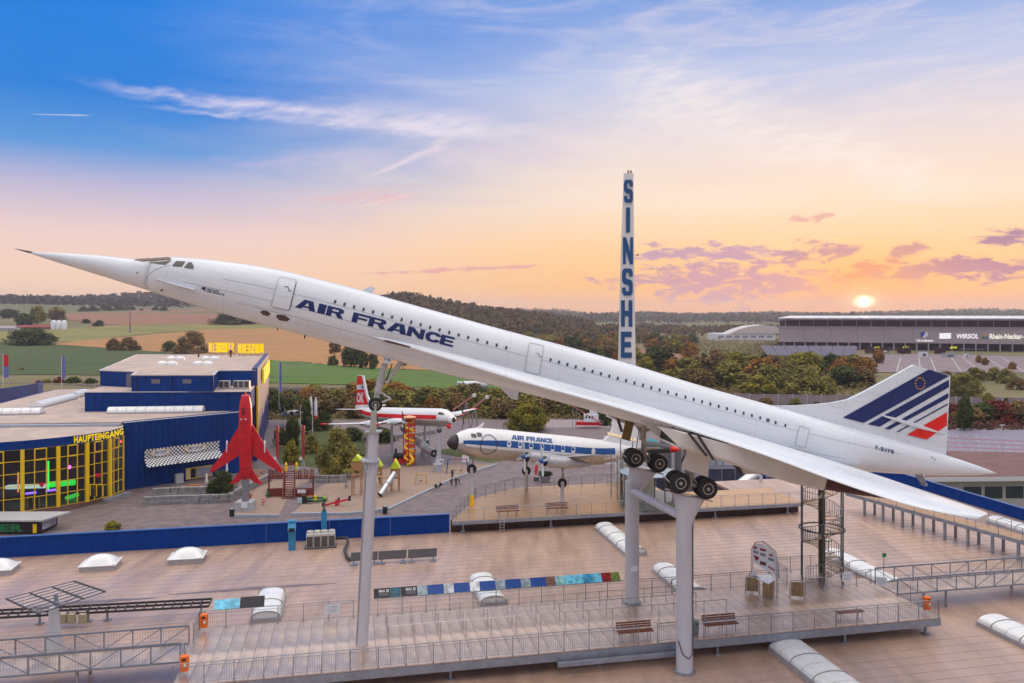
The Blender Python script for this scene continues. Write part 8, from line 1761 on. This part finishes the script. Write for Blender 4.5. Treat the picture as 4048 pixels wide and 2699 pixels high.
# shrubs by the motorway wall at the left
for i, (x0, x1, yt, ci) in enumerate(((60, 110, 1455, 3), (130, 180, 1505, 5), (150, 215, 1500, 0), (205, 260, 1492, 5), (250, 330, 1490, 1), (320, 395, 1496, 1), (-30, 30, 1515, 1))): bush_px(x0, x1, yt, 1552 if yt > 1480 else 1490, ci, ('%s shrub before the motorway wall left of the museum' % ('brown', 'red', 'olive', 'dark red', 'dark green', 'broad dark', 'corner')[i]))
# belt along the rear of the site
random.seed(21)
KN = ['olive', 'dark green', 'orange', 'brown', 'yellow-green', 'red-tinged']
PL = {'belt behind the museum site': ((1170, 'right of the museum corner'), (1290, 'behind the play ship masts'), (1420, 'left of the red and white tail'), (1540, 'behind the red and white fuselage'), (1680, 'above the red and white airliner'), (1830, 'behind the slanting launcher poles'), (2000, 'below the white tanker lorry'), (2180, 'behind the round yellow-green tree'), (2320, 'left of the small red boat'), (9999, 'beside the white tower foot')),
      'woodland before the stadium': ((2200, 'below the wooded hill'), (2420, 'left of the white tower'), (2560, 'just right of the white tower'), (2720, 'by the field path'), (2900, 'above the rear cabin windows'), (3100, 'left of the dorsal fillet'), (3300, 'below the solar car ports'), (9999, 'left of the tail fin'))}
def where_(group, x, yb, hp, w, where):
    if group not in PL: return where
    return '%s, %s%s' % (next(q for lim, q in PL[group] if x < lim), 'rear row' if (yb < 1612 if 'museum' in group else yb < 1465) else 'front row', ', broad' if w/hp > 1.45 else '')
def belt(x0, x1, yb0, yb1, hpx0, hpx1, step, kinds, group, where, shapes=('bush', 'round', 'bush'), skip=None, land_=False):
    x = x0
    while x < x1:
        yb = random.uniform(yb0, yb1); hp = random.uniform(hpx0, hpx1); w = hp*random.uniform(1.15, 1.75)
        if not (skip and skip(x, yb)):
            ci = random.choice(kinds); bush_px(x-w/2, x+w/2, yb-hp, yb, ci, '%s %s' % (KN[ci] + (' tree' if hp > 60 else ' bush'), where_(group, x, yb, hp, w, where)), random.choice(shapes), False, land_, group, random.randrange(2), 'tree', 'tree')
        x += step*random.uniform(.6, 1.35)
belt(1070, 2480, 1618, 1650, 62, 92, 34, (0, 0, 1, 1, 3, 3, 2), 'belt behind the museum site', 'in the belt behind the museum site')
belt(1070, 2480, 1590, 1610, 50, 80, 40, (0, 1, 3, 3, 4), 'belt behind the museum site', 'in the belt behind the museum site')
belt(1460, 1560, 1600, 1620, 90, 105, 40, (4, 2), 'golden trees behind the nose pillar', 'standing golden behind the nose pillar', ('round',))
sk = lambda x, y: (3395 < x and 1398 < y < 1478) or (x > 3000 and y < 1415) or (2430 < x < 2760 and 1372 < y < 1450 and abs(x-2440-(y-1372)*3.6) < 70) or x > 4080 or (2750 < x and y < 1452)
belt(2040, 3080, 1352, 1366, 34, 52, 38, (0, 0, 4, 1, 3, 2), 'woodland before the stadium', 'in the woodland between museum and stadium', skip=sk)
belt(2040, 3020, 1384, 1400, 40, 62, 44, (0, 1, 4, 3, 2), 'woodland before the stadium', 'in the woodland between museum and stadium', skip=sk)
belt(2300, 3420, 1418, 1445, 48, 78, 50, (0, 0, 1, 3, 2, 4), 'woodland before the stadium', 'in the woodland between museum and stadium', skip=sk)
belt(2480, 3440, 1470, 1500, 60, 96, 58, (0, 0, 1, 3, 4, 2), 'woodland before the stadium', 'in the woodland between museum and stadium', skip=sk)
belt(2560, 3480, 1525, 1560, 60, 110, 62, (0, 1, 3, 4, 0), 'woodland before the stadium', 'in the woodland between museum and stadium', skip=sk)
belt(2700, 4060, 1600, 1640, 30, 52, 120, (1, 3, 0, 3), 'shrubs along the motorway wall', 'along the motorway wall', skip=None)
belt(3760, 4080, 1650, 1690, 60, 90, 45, (3, 5, 1, 3), 'red-brown hedge beyond the tail fin', 'in the hedge beyond the tail fin')
belt(3740, 4080, 1500, 1540, 40, 60, 60, (0, 3, 3), 'bushes right of the tail fin', 'right of the tail fin below the car park')
bush_px(3740, 3880, 1478, 1572, 0, 'rounded olive tree just right of the tail fin', 'bush', True, name='tree', cat='tree'); bush_px(3070, 3290, 1452, 1560, 0, 'large rounded olive tree left of the tail fin before the wall', 'bush', True, name='tree', cat='tree'); bush_px(3455, 3492, 1380, 1438, 2, 'golden upright tree on the stadium drive', 'tall', name='tree', cat='tree'); bush_px(3857, 3880, 1404, 1436, 2, 'golden tree at the edge of the stadium car park', 'round', name='tree', cat='tree'); bush_px(3985, 4020, 1430, 1462, 2, 'orange bush on the right of the stadium car park', 'bush'); bush_px(3880, 3910, 1415, 1445, 2, 'second golden tree at the stadium car park', 'round', name='tree', cat='tree'); bush_px(2690, 2760, 1355, 1420, 2, 'bright orange tree at the bend of the field path', 'round', name='tree', cat='tree')
bush_px(3790, 3840, 1570, 1700, 1, 'dark upright bush before the wall right of the tail fin', 'tall', True); bush_px(3965, 3990, 1575, 1640, 1, 'narrow dark cypress before the wall at the right', 'conifer', True); bush_px(3880, 3935, 1560, 1650, 0, 'olive bush before the wall at the right', 'round', True)
# undergrowth that fills the ground between the trees
def undergrowth(poly, N_, hmax, m, lab, z=0.):
    b = MB(); P = [G(*q, z) for q in poly]; 
    for _ in range(N_):
        i = random.randrange(len(P)//2); k = random.random(); a, c = P[i].lerp(P[i+1], k), P[-1-i].lerp(P[-2-i], k); q = a.lerp(c, random.random()); hh = hmax*random.random()**1.5*(.4+.9*abs(mnoise.noise(q*.08)))
        q = q+Vector((0, 0, hh)); u1 = Vector((random.gauss(0, 1), random.gauss(0, 1), random.gauss(0, .7))).normalized(); w1 = u1.orthogonal().normalized(); r = random.uniform(.35, .8); b.add([q-u1*r, q-w1*r*.7, q+u1*r, q+w1*r*.7], [(0, 1, 2, 3)])
    o = b.build('undergrowth', m, None, local=True, fix=False); o['kind'] = 'stuff'; tag(o, lab, 'undergrowth')
UG = leafmat('leaf_scrub', (128, 108, 60), (66, 62, 36)); 
undergrowth([(2030, 1400), (2460, 1400), (2800, 1452), (3060, 1405), (3390, 1420), (3480, 1478), (3600, 1560), (2700, 1585), (2480, 1560), (2300, 1470), (2030, 1420), (2030, 1420)][:5]+[(3480, 1562), (3060, 1562), (2800, 1562), (2480, 1552), (2030, 1470)], 26000, 3.2, UG, 'brown scrub covering the ground between the woodland trees')
undergrowth([(1060, 1600), (1500, 1600), (2000, 1600), (2480, 1600), (2480, 1662), (2000, 1655), (1500, 1655), (1060, 1660)], 9000, 2.6, UG, 'brown scrub below the belt behind the museum site')
undergrowth([(2700, 1340), (3080, 1352), (3080, 1372), (3010, 1420), (2700, 1420)][:4]+[(2700, 1400), (2700, 1372)], 9000, 5., UG, 'brown scrub beside the solar car ports')
belt(2780, 3440, 1424, 1448, 26, 40, 34, (0, 3, 4, 2, 1), 'low bushes before the solar car ports', 'low before the solar car ports')
undergrowth([(3740, 1580), (4080, 1590), (4080, 1700), (3740, 1700)], 5000, 2.6, leafmat('leaf_scrub_red', (104, 64, 52), (58, 40, 36)), 'red-brown scrub beyond the tail fin')
for o in [e_[0] for e_ in PR.values() if not e_[1]]:
    for c in list(o.children): bpy.data.objects.remove(c)
    bpy.data.objects.remove(o)

# ================================================================== people
def person(P, rz, label, top, legs, hair, pose='stand', h=1.72):
    t = pose
    J = dict(pel=(0, 0, .92), che=(0, .02, 1.28), nec=(0, .02, 1.46), hea=(0, .03, 1.60), crn=(0, .03, 1.72), lk=(.11, .02, .48), la=(.12, .0, .08), lt=(.12, -.14, .04), rk=(-.11, -.03, .48), ra=(-.12, .06, .08), rt=(-.12, -.08, .04), ls=(.19, .02, 1.40), le=(.27, .04, 1.12), lh=(.25, -.08, .88), rs=(-.19, .02, 1.40), re=(-.27, .04, 1.12), rh=(-.25, -.06, .88))
    if pose == 'sit':
        for k in ('pel', 'che', 'nec', 'hea', 'crn', 'ls', 'le', 'rs', 're', 'lh', 'rh'): x, y, z = J[k]; J[k] = (x, y, z-.80)
        J.update(lk=(.12, -.45, .32), la=(.12, -.62, .05), lt=(.12, -.76, .05), rk=(-.12, -.42, .34), ra=(-.12, -.55, .05), rt=(-.12, -.7, .05), lh=(.2, -.3, .3), rh=(-.2, -.3, .3))
    rad = dict(pel=.15, che=.16, nec=.06, hea=.10, crn=.075, lk=.075, la=.05, lt=.04, rk=.075, ra=.05, rt=.04, ls=.07, le=.05, lh=.035, rs=.07, re=.05, rh=.035)
    E_ = [('pel', 'che'), ('che', 'nec'), ('nec', 'hea'), ('hea', 'crn'), ('pel', 'lk'), ('lk', 'la'), ('la', 'lt'), ('pel', 'rk'), ('rk', 'ra'), ('ra', 'rt'), ('che', 'ls'), ('ls', 'le'), ('le', 'lh'), ('che', 'rs'), ('rs', 're'), ('re', 'rh')]
    ks = list(J); me = bpy.data.meshes.new('person'); me.from_pydata([Vector(J[k])*(h/1.72) for k in ks], [(ks.index(a), ks.index(c)) for a, c in E_], [])
    o = bpy.data.objects.new('person', me); COL.objects.link(o); md_ = o.modifiers.new('skin', 'SKIN')
    for i, k in enumerate(ks): me.skin_vertices[0].data[i].radius = (rad[k]*h/1.72,)*2; me.skin_vertices[0].data[i].use_root = (k == 'pel')
    sb_ = o.modifiers.new('smooth', 'SUBSURF'); sb_.levels = sb_.render_levels = 2
    return o, top, legs, hair, pose, h, P, rz, label
PE = []
def cm(n_, c): return mat('cloth_'+n_, s(*c), .8, var=.1)
DK, BLJ, GRY = cm('black', (24, 22, 28)), cm('navy', (34, 40, 66)), cm('grey', (90, 86, 90)); HB, HF = cm('dark_hair', (38, 26, 20)), cm('fair_hair', (150, 112, 64))
for a in ((gz(1723, 1938), .3, 'person in dark clothes sitting on the sandpit kerb, left of two', DK, DK, HB, 'sit'), (gz(1742, 1932), -.4, 'person with fair hair sitting on the sandpit kerb, right of two', DK, GRY, HF, 'sit'), (gz(1803, 1925), .2, 'tall person in black standing by the sandpit edge', DK, DK, HB, 'stand'), (gz(1785, 1922), -.5, 'smaller person in dark red standing by the sandpit edge', cm('wine', (80, 30, 40)), BLJ, HF, 'stand', 1.45), (gz(1788, 1893), 2.5, 'person standing in the sandpit behind the group', BLJ, DK, HB, 'stand'), (gz(1815, 1914), 1., 'small child standing right of the tall person in black', BLJ, DK, HB, 'stand', 1.05),
          (gz(1284, 1990), 1.2, 'child in a bright lime jacket at the low end of the see-saw', cm('lime', (170, 235, 40)), DK, HB, 'stand', 1.35), (gz(1339, 1996), -.6, 'child in dark clothes standing beside the see-saw pivot', BLJ, GRY, HF, 'stand', 1.3), (gz(1370, 1928), .4, 'toddler in white standing near the left play tower', cm('white', (215, 205, 210)), GRY, HF, 'stand', .95), (gz(1196, 1990), -1.2, 'person in black bending over the play digger', DK, DK, HB, 'stand', 1.5), (gz(1500, 1912), .8, 'child in blue between the play tower posts', BLJ, DK, HB, 'stand', 1.3)): PE.append(person(*a))
bpy.context.view_layer.update(); dg = bpy.context.evaluated_depsgraph_get()
for o, top_, legs_, hair_, pose, h, P, rz, label in PE:
    me = bpy.data.meshes.new_from_object(o.evaluated_get(dg)); o.modifiers.clear(); o.data = me; me.materials.clear()
    for m in (top_, legs_, SKIN, hair_, DK): me.materials.append(m)
    k = h/1.72; dz_ = -.80*k if pose == 'sit' else 0
    for f in me.polygons:
        x, y, z = f.center; f.use_smooth = True
        if z > (1.50)*k+dz_: f.material_index = 3 if (z > 1.64*k+dz_ or y > .06*k) else 2
        elif z > 1.46*k+dz_: f.material_index = 2
        elif abs(x) > .2*k and z < .95*k+dz_ and y < .02 and pose == 'stand': f.material_index = 2
        elif z > .93*k+dz_ or (abs(x) > .19*k and z > .5*k+dz_): f.material_index = 0
        elif z > .1*k: f.material_index = 1
        else: f.material_index = 4
    o.location = P+Vector((0, 0, .32 if pose == 'sit' else .01)); o.rotation_euler = (0, 0, rz); tag(o, label, 'person')

# ================================================================== air
hz = MB().box((0, 2900, 56), (7600, 6400, 118)).build('haze', None, None, local=True); hz['kind'] = 'stuff'; hz['label'] = 'thin evening haze over the valley'; hz['category'] = 'haze'
HM = bpy.data.materials.new('evening_haze'); HM.use_nodes = True; N.t = HM.node_tree; N.t.nodes.clear(); ov = N.t.nodes.new('ShaderNodeOutputMaterial'); pv_ = N.t.nodes.new('ShaderNodeVolumePrincipled'); pv_.inputs['Color'].default_value = (.6, .64, .82, 1); pv_.inputs['Density'].default_value = .00014; pv_.inputs['Anisotropy'].default_value = .2
N.t.links.new(pv_.outputs[0], ov.inputs['Volume']); hz.data.materials.clear(); hz.data.materials.append(HM)
